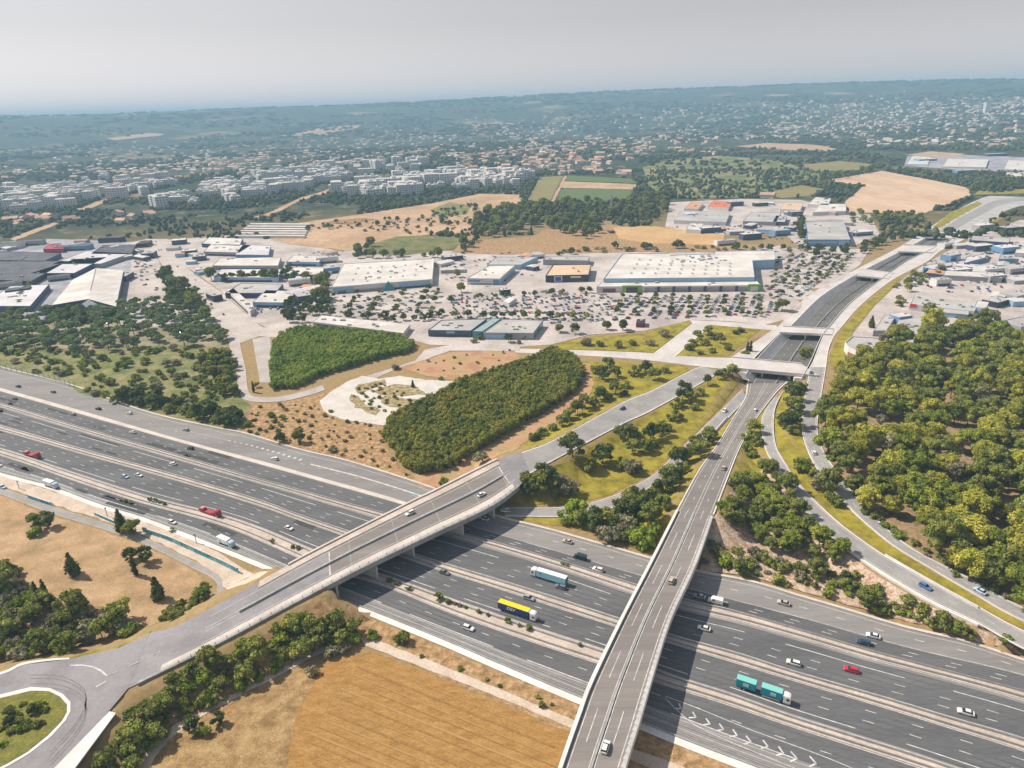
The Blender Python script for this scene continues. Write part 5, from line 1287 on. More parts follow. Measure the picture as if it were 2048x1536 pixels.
for i, (lb, px, wm, rm) in enumerate(RB): building('hall', lb, px, 5.5, wm, rm, .4, 3, 30+i, 'halls at the right')
# industrial estate behind the hypermarket
NB = [('grey roofed workshop at the left of the upper estate', [(1348,440),(1452,444),(1460,424),(1362,421)], wall_w, roof_g), ('grey workshop with dark front, middle of the upper estate', [(1486,442),(1552,444),(1562,425),(1502,424)], wall_g, roof_g), ('small white store hut below the left upper workshop', [(1372,458),(1402,460),(1406,447),(1381,446)], wall_w, roof_w),
      ('dark glazed annex right of the middle upper workshop', [(1546,443),(1570,444),(1574,432),(1552,431)], wall_n, roof_g), ('red tiled hall in the upper estate', [(1414,413),(1457,416),(1464,403),(1428,400)], wall_w, tile_r), ('pink tiled house group at the left of the red tiled hall', [(1368,417),(1396,418),(1407,405),(1383,403)], wall_w, tile),
      ('white flat building at the corner of the big tan field', [(1616,408),(1656,410),(1662,397),(1631,394)], wall_w, roof_w), ('white long building just in front of the big tan field', [(1626,424),(1692,422),(1692,408),(1641,407)], wall_w, roof_w), ('white house with tan roof left of the white long building', [(1560,418),(1600,420),(1606,407),(1568,405)], wall_w, roof_t),
      ('far white warehouse with blue base at the upper right', [(1813,328),(1856,329),(1861,314),(1825,312)], wall_lb, roof_w), ('far white warehouse, middle of the upper right row', [(1885,333),(1972,334),(1977,319),(1896,317)], wall_w, roof_w), ('far white warehouse cut by the right frame edge', [(2008,338),(2090,342),(2092,322),(2016,320)], wall_g, roof_w), ('far low white hall below the upper right warehouses', [(2010,352),(2080,354),(2082,345),(2014,344)], wall_w, roof_w)]
for i, (lb, px, wm, rm) in enumerate(NB): building('warehouse', lb, px, 6, wm, rm, .4, 3, 50+i, 'buildings of the upper estate')
# industrial rows right of the boulevard
LB = [('pale shed farthest back beside the boulevard', [(403,487),(479,491),(486,477),(418,474)], wall_n, roof_w), ('white workshop, second row beside the boulevard', [(407,503),(478,505),(502,490),(422,488)], wall_g, roof_w), ('blue grey vaulted looking hall behind the white workshops', [(470,509),(537,510),(541,491),(486,489)], wall_b, roof_v),
      ('long white hall in the middle of the estate rows', [(424,531),(556,531),(562,514),(440,516)], wall_g, roof_w), ('white hall with blue side next to the bare field', [(572,523),(638,524),(645,511),(588,510)], wall_lb, roof_w), ('long pale hall behind the row of dark trees', [(427,554),(556,555),(562,538),(442,538)], wall_lb, roof_w),
      ('low pale hall left of the pyramid store', [(565,549),(645,549),(648,534),(578,534)], wall_g, roof_w), ('white hall with teal front nearest the boulevard bend', [(505,604),(576,605),(592,582),(532,580)], wall_lb, roof_w), ('grey hall behind the white hall of the bend', [(450,586),(550,586),(566,568),(482,566)], wall_n, roof_g), ('slanted white shed along the boulevard verge', [(452,578),(500,622),(508,614),(466,575)], wall_w, roof_w)]
for i, (lb, px, wm, rm) in enumerate(LB):
    t, q, gz = building('workshop', lb, px, 6, wm, rm, .4, 3, 70+i, 'workshops right of the boulevard')
    front_panel(t, q, 0, 1, .1, .9, .3, 2.8, wall_n, 'window_band')
for i in range(6):
    y = 446+i*4.6; x = 498-i*6
    building('greenhouse', '%s white greenhouse tunnel from the back, beside the bare field' % ('first','second','third','fourth','fifth','sixth')[i], [(x,y+2.4),(x+120+i*4,y+3.0),(x+123+i*4,y+.6),(x+4,y)], 4, wall_w, roof_w, .2, 0, 90+i, 'white greenhouses', 'greenhouse')
SH = [(348,500),(362,514),(392,512),(384,528),(405,548),(610,562),(625,580),(600,592),(640,556),(660,512),(888,530),(905,545),(1052,520),(1065,540),(1440,462),(1470,468),(1500,456),(1530,466),(1580,462),(1595,448),(1690,450),(1705,470),(1905,520),(1930,540),(1960,540),(1985,500),(2005,535),(2030,565),(1870,552),(1925,495),(1900,632),(1995,600),(2030,610),(20,500),(50,492),(150,494),(165,486),(230,500),(30,545),(250,520),(275,505),(285,520),(1660,430),(1540,410),(1580,430)]
rng = random.Random(44)
for x, y in SH:
    p = atg(x, y); w, d_ = rng.uniform(5, 14), rng.uniform(4, 8); a = rng.choice([.1, .9, -.6])+rng.uniform(-.1, .1); t = empty('yard_shed', p, a, 'small shed standing in the packed yards of the commercial estates', 'shed', 'small sheds of the estates'); h = rng.uniform(3.5, 6)
    b_ = MB(); b_.box(-w, w, -d_, d_, -.5, h, rng.choice([wall_w, wall_g, wall_lb, wall_n])); b_.build('wall', t)
    b_ = MB(); rm = rng.choice([roof_w, roof_g, roof_v, tile]); b_.add([(-w-.3,-d_-.3,h),(w+.3,-d_-.3,h),(w+.3,d_+.3,h),(-w-.3,d_+.3,h),(-w-.3,0,h+1.1),(w+.3,0,h+1.1)], [(0,1,5,4),(2,3,4,5),(1,2,5),(3,0,4)], rm); b_.build('roof', t)
XH = [(1868,545,9,7,.3),(1915,548,12,6,.2),(1975,545,12,8,.2),(2030,545,14,7,.2),(1985,562,10,6,.2),(1900,520,10,6,.5),(1958,500,14,7,.3),(2010,505,12,8,.2),(1890,495,10,5,.5),(1965,460,14,6,.3),(2020,465,14,7,.2),(1990,610,10,7,.5),(2030,600,12,8,.4),(2040,660,12,7,.4),(1880,570,8,5,.1),(1800,645,7,5,.3),
  (15,497,22,10,.1),(62,490,20,8,.1),(150,500,24,9,.1),(225,484,18,7,.1),(290,492,8,14,.2),(300,515,8,10,.2),(120,560,12,6,.5),(40,590,12,8,.5),(20,575,14,8,.5),(250,560,7,12,.1),
  (360,488,10,8,.3),(380,510,10,7,.3),(400,520,8,8,.3),(410,545,10,6,.4),(430,600,9,5,-.8),(610,600,9,10,.5),(640,585,8,8,.5),(665,545,9,6,.4),(655,525,14,6,.3),(600,570,12,5,.3),(905,520,12,8,.4),(1070,515,10,10,.3),(1010,590,5,4,.3),(1450,490,14,5,.2),(1500,478,14,6,.2),(1560,470,12,7,.2),(1420,465,14,6,.2),(1380,435,10,8,.2),(1470,412,14,5,.2),(1520,412,12,6,.2),(1590,432,10,6,.2),(1720,470,14,8,.2),(1850,322,26,12,.1),(1990,312,30,10,.1),(1930,345,26,9,.1)]
rng = random.Random(45)
for x, y, w, d_, a in XH:
    p = atg(x, y); t = empty('estate_hall', p, a, 'flat roofed hall squeezed into the crowded commercial estates', 'hall', 'flat roofed halls of the estates'); h = rng.uniform(5, 8); wm = rng.choice([wall_g, wall_n, wall_w, wall_b, wall_k])
    b_ = MB(); b_.prism([(-w,-d_),(w,-d_),(w,d_),(-w,d_)], -.5, h, wm); b_.build('wall', t)
    b_ = MB(); rm = rng.choice([roof_w, roof_g, roof_v, roof_g] if x > 310 else [roof_v, roof_d, roof_d, roof_g]); b_.box(-w+.3, w-.3, -d_+.3, d_-.3, h, h+.25, rm); b_.build('roof', t)
    for k in range(rng.randrange(1, 4)):
        b_ = MB(); u, v = rng.uniform(-w*.7, w*.6), rng.uniform(-d_*.6, d_*.5); b_.box(u, u+rng.uniform(1, 2.5), v, v+1.5, h+.25, h+1.3, rng.choice([conc_g, roof_g])); b_.build('roof_unit', t)
    b_ = MB(); b_.box(-w*.8, w*.8, -d_-.12, -d_+.05, .4, 2.6, glass_d); b_.build('window_band', t)
# left: the big white warehouse (two roof slopes) and the works around it
A, B, C, D = [at(x, y, 9) for x, y in ((104,610),(232,613),(247,541),(146,559))]
E0, E1 = at(176,598,11.5), at(192,536,11.5)
c = (A+B+C+D)/4; t = empty('warehouse', (c.x, c.y, 0), 0, 'big white ridged warehouse at the left, behind a yellow green hedge', 'warehouse')
l = [v-Vector((c.x, c.y, 0)) for v in (A, B, C, D, E0, E1)]
b_ = MB(); b_.add([l[0], l[4], l[5], l[3], l[1], l[2]], [(0,1,2,3),(1,4,5,2)], roof_w); b_.build('roof', t)
b_ = MB(); zz = lambda v: (v.x, v.y, -.5); k = .995
w_ = [Vector((v.x*k, v.y*k, v.z-.15)) for v in l]
b_.add(w_ + [zz(v) for v in w_], [(0,4,1,7,6),(1,2,8,7),(2,5,3,9,8),(3,0,6,9)], wall_n); b_.build('wall', t)
b_ = MB(); d_ = (l[5]-l[4]); b_.tube(l[4]+d_*.25+Vector((0,0,.2)), l[4]+d_*.98+Vector((0,0,.2)), .45, roof_g, 6); b_.build('ridge_vent', t)
LW = [('low lilac roofed works hall at the left frame edge, nearest', [(-40,612),(60,612),(98,568),(20,572)], wall_n, roof_v), ('dark fronted works hall at the far left edge', [(-50,558),(62,562),(135,522),(-20,520)], wall_k, roof_d), ('long pale works hall left of the white warehouse', [(62,546),(148,546),(212,514),(150,518)], wall_n, roof_v),
      ('pale works block with black doorways, top of the works yard', [(182,507),(262,508),(272,489),(206,490)], wall_k, roof_d), ('low grey hall in the middle of the works yard', [(104,528),(202,527),(262,506),(172,502)], wall_g, roof_v), ('dark shed at the top left of the works yard', [(-30,522),(88,522),(122,506),(0,502)], wall_n, roof_d), ('crimson roofed hall at the top of the works yard', [(86,498),(127,497),(122,486),(98,488)], crim, crim)]
for i, (lb, px, wm, rm) in enumerate(LW): building('works_hall', lb, px, 6.5, wm, rm, .4, 4, 110+i, 'works halls at the left', 'hall')
building('tarpaulin_store', 'flat deep blue covered stack between the works halls', [(76,549),(92,549),(106,535),(92,534)], 2.5, bluep, bluep, .1, 0, 130, None, 'stack')
# painted retaining wall with graffiti along the frontage road
graf = M('graffiti', [(.03,.22,.42),(.10,.42,.50),(.50,.52,.52)], .35, .7, detail=5, s2=1.2, amt2=.5, pos=[.36,.5,.7])
for nm, pxs, hh, lb in (('painted_wall', [(287,1064),(340,1082),(400,1109),(450,1132),(477,1146)], 2.6, 'long low wall covered in blue graffiti beside the frontage road'), ('painted_wall', [(190,1030),(215,1041),(240,1052)], 1.8, 'short grey blue wall left of the two dark trees by the frontage road'), ('painted_wall', [(57,996),(80,1004),(104,1012)], 2.2, 'short blue painted wall at the left part of the frontage road')):
    c_ = curve(pxs, 0, 16); lo = Vector(c_[8]); t = empty(nm, lo, 0, lb, 'wall')
    b_ = MB(); wall_along(b_, c_-np.array(lo), .5, hh, graf, -.1); b_.build('wall_face', t)
    b_ = MB(); wall_along(b_, c_-np.array(lo), .7, .18, conc, hh-.1); b_.build('coping', t)
# lattice pylon beside the vineyard
def pylon(p, h, label, r=4.):
    t = empty('pylon', p, .4, label, 'pylon'); b_ = MB()
    lv = [(0, r), (h*.3, r*.62), (h*.6, r*.36), (h*.8, r*.2), (h, .15)]
    for i in range(4):
        (z0, r0), (z1, r1) = lv[i], lv[i+1]
        for k in range(4):
            a, a2 = math.pi/4+k*math.pi/2, math.pi/4+(k+1)*math.pi/2
            pa = lambda an, rr, z: (rr*math.cos(an), rr*math.sin(an), z)
            b_.tube(pa(a, r0, z0), pa(a, r1, z1), .22, steel, 4); b_.tube(pa(a, r0, z0), pa(a2, r1, z1), .14, steel, 4); b_.tube(pa(a2, r0, z0), pa(a, r1, z1), .14, steel, 4); b_.tube(pa(a, r1, z1), pa(a2, r1, z1), .14, steel, 4)
    b_.build('lattice', t)
    for z, w in ((h*.72, 5.5), (h*.82, 6.5), (h*.92, 4.5)):
        b_ = MB(); b_.tube((-w, 0, z), (w, 0, z), .22, steel, 4); b_.tube((-w, 0, z), (0, 0, z+1.6), .14, steel, 4); b_.tube((w, 0, z), (0, 0, z+1.6), .14, steel, 4); b_.build('crossarm', t)
pylon(atg(1222,432), 44, 'steel lattice pylon at the edge of the dark wood below the vineyard')
pylon(atg(1605,352), 38, 'far small pylon in the olive scrub left of the big tan field', 3)
# far water tower / transmitter mast near the skyline
v = ray(1720,216); p = Vector((v.x, v.y, 0)).normalized()*4300; p.z = G(p.x, p.y); t = empty('transmitter_mast', p, 0, 'tall pale transmitter mast standing near the skyline at the right', 'mast')
b_ = MB(); b_.tube((0,0,0), (0,0,70), 5.5, wall_w, 10, 3.6); b_.build('shaft', t)
b_ = MB(); b_.tube((0,0,66), (0,0,78), 7, wall_w, 12, 7); b_.build('platform', t)
b_ = MB(); b_.tube((0,0,78), (0,0,132), 1.8, P('mast_red', (.5,.2,.15)), 6, .8); b_.build('antenna', t)
v = ray(1976,205); p = Vector((v.x, v.y, 0)).normalized()*5200; p.z = G(p.x, p.y); t = empty('tower_block', p, 0, 'far pale tower block near the skyline at the right edge', 'tower'); b_ = MB(); b_.box(-14,14,-12,12,-5,62,wall_w); b_.build('wall', t); b_ = MB(); b_.box(-15,15,-13,13,62,65,tile); b_.build('roof', t)

# ------------------------------------------------------------------ houses and blocks of the towns
house_w = M('house_wall', [(.58,.52,.46),(.70,.64,.58)], .02, .9, rnd=.12)
house_t = M('house_tile', [(.46,.29,.20),(.58,.40,.30)], .03, .9, rnd=.2)
apt = win_mat('apartment_wall', (.66,.65,.64), (.12,.14,.17), 3.2, 3.0, .75)
def house_mesh(i):
    rng = random.Random(i); b_ = MB(); w, d_, h = rng.uniform(5, 7.5), rng.uniform(4, 5.2), rng.uniform(3.5, 6.2)
    def gable(x0, x1, y0, y1, h, rh):
        b_.box(x0, x1, y0, y1, -2, h, house_w)
        e = .5; ym = (y0+y1)/2
        b_.add([(x0-e,y0-e,h-.1),(x1+e,y0-e,h-.1),(x1+e,y1+e,h-.1),(x0-e,y1+e,h-.1),(x0-e,ym,h+rh),(x1+e,ym,h+rh)], [(0,1,5,4),(2,3,4,5),(1,2,5),(3,0,4)], house_t)
    gable(-w, w, -d_, d_, h, 2.2)
    if i % 2: gable(w*.2, w*1.5, -d_*1.5, -d_*.2, h*.75, 1.7)
    b_.box(-w*.4, -w*.4+.8, 0, .8, h, h+3, house_w)
    return b_.mesh('house')
def block_mesh(i):
    rng = random.Random(i+40); b_ = MB(); x = -rng.uniform(12, 22)
    for k in range(rng.choice([2, 3, 3])):
        w = rng.uniform(8, 13); h = rng.choice([9.2, 12.2, 12.2, 15.2]); y = rng.uniform(-2, 2)
        b_.box(x, x+w, y-6.5, y+6.5, -2, h, apt); b_.box(x+.4, x+w-.4, y-6, y+6, h, h+.5, roof_w)
        if rng.random() < .6: b_.box(x+2, x+w*.6, y-3, y+3, h+.5, h+3, wall_w)
        x += w+.02
    return b_.mesh('apartment_block')
HM = [house_mesh(i) for i in range(6)]; BM_ = [block_mesh(i) for i in range(5)]
KEEP = [[(1645,362),(1765,342),(1860,360),(1936,376),(1942,394),(1843,429),(1700,425),(1690,403),(1728,372)], [(1050,408),(1080,353),(1136,349),(1262,356),(1278,367),(1250,406)], [(600,446),(700,432),(860,408),(900,400),(960,388),(1044,390),(1040,408),(958,434),(935,465),(870,470),(790,474),(700,502),(600,492),(540,480)],
        [(1225,455),(1300,452),(1450,470),(1448,491),(1300,487),(1238,478)], [(725,506),(745,480),(830,468),(930,478),(905,500),(800,512)], [(1532,386),(1600,370),(1656,380),(1620,392),(1540,399)], [(485,472),(490,443),(620,443),(640,472)],
        [(1330,460),(1340,400),(1480,396),(1600,398),(1740,430),(1760,470),(1690,500),(1600,495),(1560,460),(1450,470)], [(1800,335),(1810,302),(1900,300),(2120,308),(2120,352),(1980,345)], [(1850,455),(1950,395),(2060,375),(2120,380),(2120,420),(2000,430),(1950,465)],
        [(1470,293),(1535,286),(1640,291),(1690,300),(1640,304),(1540,298)], [(1600,330),(1680,322),(1760,330),(1700,344),(1630,346)], [(150,420),(178,409),(270,369),(286,371),(190,416),(165,424)], [(489,442),(540,423),(598,395),(700,362),(714,366),(650,390),(600,404),(540,434)], [(20,480),(60,460),(110,443),(120,448),(70,468),(30,484)]]
def kept_free(x, y):
    return any(bool(inpoly([x], [y], k)[0]) for k in KEEP)
# (centre x, y, half width, half height, slope of the band, number, kind)
TOWN = [(560,365,150,24,-.16,60,'b'),(850,368,190,20,-.06,80,'b'),(1000,362,70,14,-.1,26,'b'),(180,385,180,24,-.12,60,'b'),(80,400,90,26,0,26,'b'),(700,345,160,14,-.1,34,'b'),(430,400,120,14,-.1,14,'b'),(160,440,160,14,-.05,12,'h'),
        (1180,312,130,22,-.1,84,'h'),(1010,325,110,20,-.12,40,'h'),(1120,335,90,14,0,26,'h'),(640,335,140,12,-.12,26,'h'),(300,362,150,14,-.1,26,'h'),(1400,300,60,12,0,16,'h'),(1760,275,110,20,-.02,26,'h'),(1560,262,90,10,0,12,'h'),(1960,262,90,16,0,16,'h'),(90,352,100,12,0,10,'h'),
        (1220,345,50,8,0,12,'h'),(1480,398,60,8,0,6,'h')]
rng = random.Random(77); nh = nb = 0
for cx, cy, hw, hh, sl, n, kd in TOWN:
    for _ in range(n):
        x = cx + rng.uniform(-hw, hw); y = cy + rng.uniform(-1, 1)*hh*math.sqrt(max(.05, 1-((x-cx)/hw)**2)) + sl*(x-cx)
        if kept_free(x, y): continue
        p = atg(x, y)
        if kd == 'b':
            o = link('apartment_block', rng.choice(BM_)); o.rotation_euler.z = rng.choice([.2, .3, -.9, 1.7]) + rng.uniform(-.15, .15); nb += 1; s = rng.uniform(1.3, 2.0); o.scale = (s, s, s*.85)
            tag(o, 'white stepped apartment block in the town beyond the bare fields', 'apartment block', 'white apartment blocks of the town')
        else:
            o = link('house', rng.choice(HM)); o.rotation_euler.z = rng.uniform(0, 3.14); nh += 1
            s = rng.uniform(1.2, 1.9); o.scale = (s, s, s)
            tag(o, 'pale house with terracotta roof among the trees of the town', 'house', 'terracotta roofed houses of the town')
        o.location = p
cnt['houses'] = nh; cnt['blocks'] = nb
# the countless houses farther off
b_ = MB(); rng = random.Random(5); n_ = 0
FAR = [(1500,255,500,16,-.03,150),(1800,240,260,26,-.03,260),(1950,215,130,20,-.05,170),(1600,215,260,18,-.04,130),(1200,245,300,18,-.03,90),(700,300,350,16,-.10,150),(250,345,260,14,-.08,120),(500,290,380,20,-.06,90),(900,275,250,14,-.05,90),(1500,225,420,12,-.03,110),(1900,285,170,10,0,80),(150,310,200,20,0,40),(1300,280,260,10,-.03,70),(1060,300,160,14,-.1,90),(250,425,280,26,-.04,110),(350,330,340,24,-.08,150),(700,325,250,14,-.1,80),(1450,275,300,12,-.03,70)]
for cx, cy, hw, hh, sl, n in FAR:
    for _ in range(n):
        x = cx + rng.uniform(-hw, hw); y = cy + rng.gauss(0, .5)*hh + sl*(x-cx)
        if kept_free(x, y): continue
        p = atg(x, y)
        if math.hypot(p.x, p.y) > 9500 or y > 350: continue
        a = rng.uniform(0, 3.14); w, d_, h = rng.uniform(6, 15), rng.uniform(5, 8), rng.uniform(4, 9)
        ca, sa = math.cos(a), math.sin(a)
        P4 = [(p.x+ca*u-sa*v, p.y+sa*u+ca*v) for u, v in ((-w,-d_),(w,-d_),(w,d_),(-w,d_))]
        rr = [(p.x+ca*u, p.y+sa*u) for u in (-w, w)]
        b_.add([(u[0],u[1],p.z-3) for u in P4]+[(u[0],u[1],p.z+h) for u in P4], [(0,1,5,4),(1,2,6,5),(2,3,7,6),(3,0,4,7)], house_w)
        b_.add([(u[0],u[1],p.z+h) for u in P4]+[(u[0],u[1],p.z+h+2.5) for u in rr], [(0,1,5,4),(2,3,4,5),(1,2,5),(3,0,4)], house_t if rng.random() < .7 else roof_w); n_ += 1
tag(b_.build('far_houses'), 'hazy scatter of tiny pale houses in the distant suburbs', 'houses', None, 'stuff')
cnt['far'] = n_

# ------------------------------------------------------------------ far trees: too many to count
def clump_mesh(pts, mat, name, label):
    """pts: (x,y,z,r,h) one lumpy crown each"""
    rng = np.random.default_rng(9); V, F = [], []; iv, fi = ICO1; nv = len(iv); fi = np.array(fi)
    for k, (x, y, z, r, h) in enumerate(pts):
        q = iv*(1+.25*rng.normal(size=(nv, 1)))*np.array([r, r, h*.55]) + np.array([x, y, z+h*.5]); V.append(q); F.append(fi+k*nv)
    V = np.concatenate(V); F = np.concatenate(F)
    me = bpy.data.meshes.new(name); me.vertices.add(len(V)); me.vertices.foreach_set('co', V.ravel())
    me.loops.add(F.size); me.loops.foreach_set('vertex_index', F.ravel().astype(np.int32)); me.polygons.add(len(F)); me.polygons.foreach_set('loop_start', (np.arange(len(F))*3).astype(np.int32)); me.polygons.foreach_set('loop_total', np.full(len(F), 3, np.int32))
    me.update(); me.materials.append(mat)
    return tag(link(name, me), label, 'woods', None, 'stuff')
lf_far = M('leaf_far', [(.032,.046,.02),(.06,.075,.03),(.11,.11,.045)], .02, .95, rnd=0, spec=.05, s2=.3, amt2=.5)
rng = np.random.default_rng(21); pts = []
SOFT = KEEP + [[(550,440),(1090,420),(1060,340),(560,330)]]
def px_of(x, y, z):
    q = np.stack([x, y, z-CAMZ], -1); f = q @ np.array(_F)
    return 1024+FPX*(q @ np.array(CX))/f, 768-FPX*(q @ np.array(CY))/f
def far_trees(n, d0, d1, rr, hh, thr, sc, seed):
    m_ = n*6
    D = np.sqrt(rng.uniform(d0*d0, d1*d1, m_)); az = rng.uniform(-.66, .70, m_); x, y = D*np.sin(az), D*np.cos(az)
    z = far_h(x, y); u, v = px_of(x, y, z); r0 = rng.random(m_)
    ok = (vnoise(x, y, sc, seed) > thr + rng.uniform(-.12, .12, m_)) & (u > -40) & (u < 2090) & (v < 478) & ~((v > 405) & (u > 1300) & (u < 1760))
    for k in KEEP: ok &= ~inpoly(u, v, k)
    ok &= ~(((v > 425) & (u < 700) | (u > 1640) & (v > 435)) & (r0 < .5)); ok &= ~((u < 1050) & (u > 480) & (v > 335) & (v < 395) & (r0 < .55))
    ok &= ~(inpoly(u, v, [(1285,335),(1340,318),(1440,312),(1560,322),(1640,348),(1650,366),(1600,368),(1530,386),(1480,396),(1350,396),(1300,380)]) & (rng.random(m_) < .72))
    for i in np.nonzero(ok)[0][:n]: pts.append((x[i], y[i], z[i]-.5, rng.uniform(*rr), rng.uniform(*hh)))
far_trees(7500, 1050, 2000, (2.2, 5.5), (4, 9), .40, 110, 31)
far_trees(5500, 2000, 3600, (4, 10), (6, 11), .44, 170, 32)
far_trees(2600, 3600, 6500, (9, 24), (7, 13), .46, 320, 33)
far_trees(1500, 6500, 10500, (20, 50), (8, 16), .46, 600, 34)
clump_mesh(pts, lf_far, 'distant_woods', 'hazy belts of distant trees between towns and fields')
cnt['fartrees'] = len(pts)
# the dark wood below the vineyard, belts round the big tan field: trees one can tell apart
WD = [('dark tree of the wood below the vineyard', 'wood below the vineyard', [(950,440),(985,420),(1060,408),(1110,408),(1250,408),(1330,392),(1345,405),(1330,440),(1240,445),(1210,435),(1110,425),(1080,440),(1060,468),(1010,478),(950,470)], 17, ['vtree1','pined0','con0','pined1'], (1.3, 2.0)),
      ('dark tree in the clump on the brown scrubland', 'tree clump on the brown scrubland', [(1095,460),(1100,445),(1190,440),(1200,465),(1180,480)], 14, ['pined0','vtree1'], (1.5, 2.1)),
      ('tree in the belt along the upper rim of the big tan field', 'belt above the big tan field', [(1640,358),(1765,335),(1860,352),(1945,372),(2048,362),(2060,378),(1950,386),(1936,372),(1860,356),(1765,340),(1650,366)], 21, ['pined1','vtree3','pined0'], (1.3, 2.)),
      ('tree in the grey green belt below the big tan field', 'belt below the big tan field', [(1700,428),(1760,428),(1845,432),(1850,445),(1800,452),(1720,452),(1690,446)], 15, ['vtree2','grey2','vtree0'], (1.3, 1.9)),
      ('bush between hypermarket and brown scrubland', 'bushes behind the hypermarket', [(1090,508),(1240,494),(1400,496),(1500,494),(1600,500),(1600,508),(1420,502),(1250,505),(1100,512)], 15, ['vtree1','bush3','grey2'], (1.2, 1.9)),
      ('tree beside the blue fronted store', 'trees round the blue fronted store', [(1590,440),(1612,442),(1616,500),(1700,505),(1760,480),(1810,470),(1800,485),(1720,510),(1600,515)], 15, ['vtree1','vtree3'], (1.2, 1.8)),
      ('tree at the foot of the green meadow', 'trees at the green meadow', [(700,510),(745,478),(752,490),(730,512),(900,512),(960,470),(965,480),(920,515),(700,520)], 14, ['vtree1','pined1','grey1'], (1.2, 1.9)),
      ('dark tree of the estate rows right of the boulevard', 'trees of the estate rows', [(420,560),(560,556),(580,540),(585,550),(660,560),(655,640),(600,650),(560,640),(580,610),(640,600),(640,570),(570,565),(430,566)], 12, ['vtree1','pined1','vtree3'], (1.1, 1.7)),
      ('tree on the verge at the left of the boulevard', 'trees left of the boulevard', [(322,545),(345,560),(395,600),(430,650),(400,640),(340,600)], 10, ['vtree1','vtree3','pined0'], (1.3, 2.)),
      ('dark tree of the hedge behind the shop row', 'hedge behind the shop row', [(640,628),(820,640),(900,628),(905,634),(820,648),(640,634)], 9, ['vtree1','vtree3','vtree1'], (.9, 1.4)),
      ('dark tree in front of the grey roofed shops', 'trees in front of the grey roofed shops', [(925,680),(1000,672),(1085,676),(1085,692),(1040,690),(1020,700),(930,690)], 13, ['vtree1','bush3','grey2'], (.9, 1.4)),
      ('bush beside the garage and its car lot', 'bushes round the garage', [(1785,575),(1850,545),(1900,540),(1905,552),(1860,565),(1800,600),(1830,622),(1950,632),(1990,640),(1980,650),(1900,640),(1790,615)], 11, ['vtree2','bush3','grey2'], (1., 1.6))]
for lb, gp, px, sp, kinds, s in WD: cnt[gp] = woods(px, kinds, sp, len(gp), lb, gp, s, keep=.85, name=('belt_bush' if lb.startswith('bush') else {'wood below the vineyard': 'woodland_tree', 'tree clump on the brown scrubland': 'woodland_tree'}.get(gp, 'belt_tree')))
for px, py, k, s, lb in ((916,555,'pined0',1.25,'big round dark tree left of the white store with blue band'),(923,585,'pined1',1.15,'rounded tree on the car park below the big round dark one'),(902,605,'pined0',1.0,'round dark tree beside the blue glass shelter'),(1563,622,'vtree2',2.0,'bushy olive tree at the corner of mall car park and sunken road'),(1742,655,'con1',1.4,'slim dark tree standing in front of the narrow grey shed'),(1213,660,'pined0',1.0,'left round tree of two at the car park front edge'),(1246,660,'pined0',.95,'right round tree of two at the car park front edge')):
    plant(k, atg(px, py), s, None, lb)
# car park trees in lines
rng = random.Random(12); npk = 0
def ptrees(a, b, n, label, group, s=(.9, 1.3)):
    global npk
    for i in range(n):
        f = (i+rng.uniform(.2, .8))/n; p = atg(a[0]+(b[0]-a[0])*f, a[1]+(b[1]-a[1])*f); plant('park%d' % rng.randrange(3), p, rng.uniform(*s), None, label, group, None, 'tree', rng); npk += 1
for k in range(9): ptrees((1245+k*34, 592), (1232+k*36, 636), 5, 'small tree in the tree lines before the hypermarket', 'tree lines before the hypermarket')
for k in range(7): ptrees((1560+k*24, 512), (1540+k*22, 600-k*8), 7, 'small tree in the tree lines right of the hypermarket', 'tree lines right of the hypermarket')
for k in range(5): ptrees((668+k*48, 592-k*4), (650+k*46, 632), 5, 'small tree in the tree lines before the pyramid store', 'tree lines before the pyramid store', (1., 1.6))
ptrees((905,636), (1180,640), 12, 'roadside tree at the front of the mall car park', 'trees at the mall car park front', (1.2, 1.8)); ptrees((950,600), (1200,585), 9, 'scattered tree between the parked cars of the mall', 'scattered mall trees', (1., 1.5)); ptrees((880,575), (860,640), 5, 'tree along the lane right of the pyramid store', 'trees right of the pyramid store', (1., 1.5))
cnt['parktrees'] = npk
# ------------------------------------------------------------------ vehicles
glass_c = P('car_glass', (.02,.025,.03), .12, .6)
tyre_m = P('tyre', (.015,.015,.015), .8)
CARP = {'white': P('paint_white', (.78,.78,.77), .3, .5), 'silver': P('paint_silver', (.42,.44,.46), .3, .6, .3), 'grey': P('paint_grey', (.16,.17,.185), .3, .5), 'black': P('paint_black', (.018,.019,.022), .25, .5),
        'navy': P('paint_navy', (.03,.07,.12), .3, .5), 'red': P('paint_red', (.60,.02,.03), .3, .5), 'blue': P('paint_blue', (.08,.16,.42), .3, .5), 'paleblue': P('paint_pale_blue', (.45,.58,.72), .3, .5), 'beige': P('paint_beige', (.50,.43,.37), .35, .5), 'teal': P('paint_dark_teal', (.02,.05,.06), .3, .5)}
def loft(b_, st, mat):
    """st: list of (x, [(y,z)...]) half sections mirrored; closed shells"""
    n = len(st[0][1]); ring = []
    for x, hs in st:
        ring.append([(x, y, z) for y, z in hs] + [(x, -y, z) for y, z in hs[::-1]])
    m_ = 2*n; vs = [v for r in ring for v in r]; fs = []
    for i in range(len(ring)-1):
        for j in range(m_): fs.append((i*m_+j, i*m_+(j+1) % m_, (i+1)*m_+(j+1) % m_, (i+1)*m_+j))
    fs.append(tuple(range(m_))[::-1]); fs.append(tuple((len(ring)-1)*m_+j for j in range(m_)))
    b_.add(vs, fs, mat)
WHEEL = None
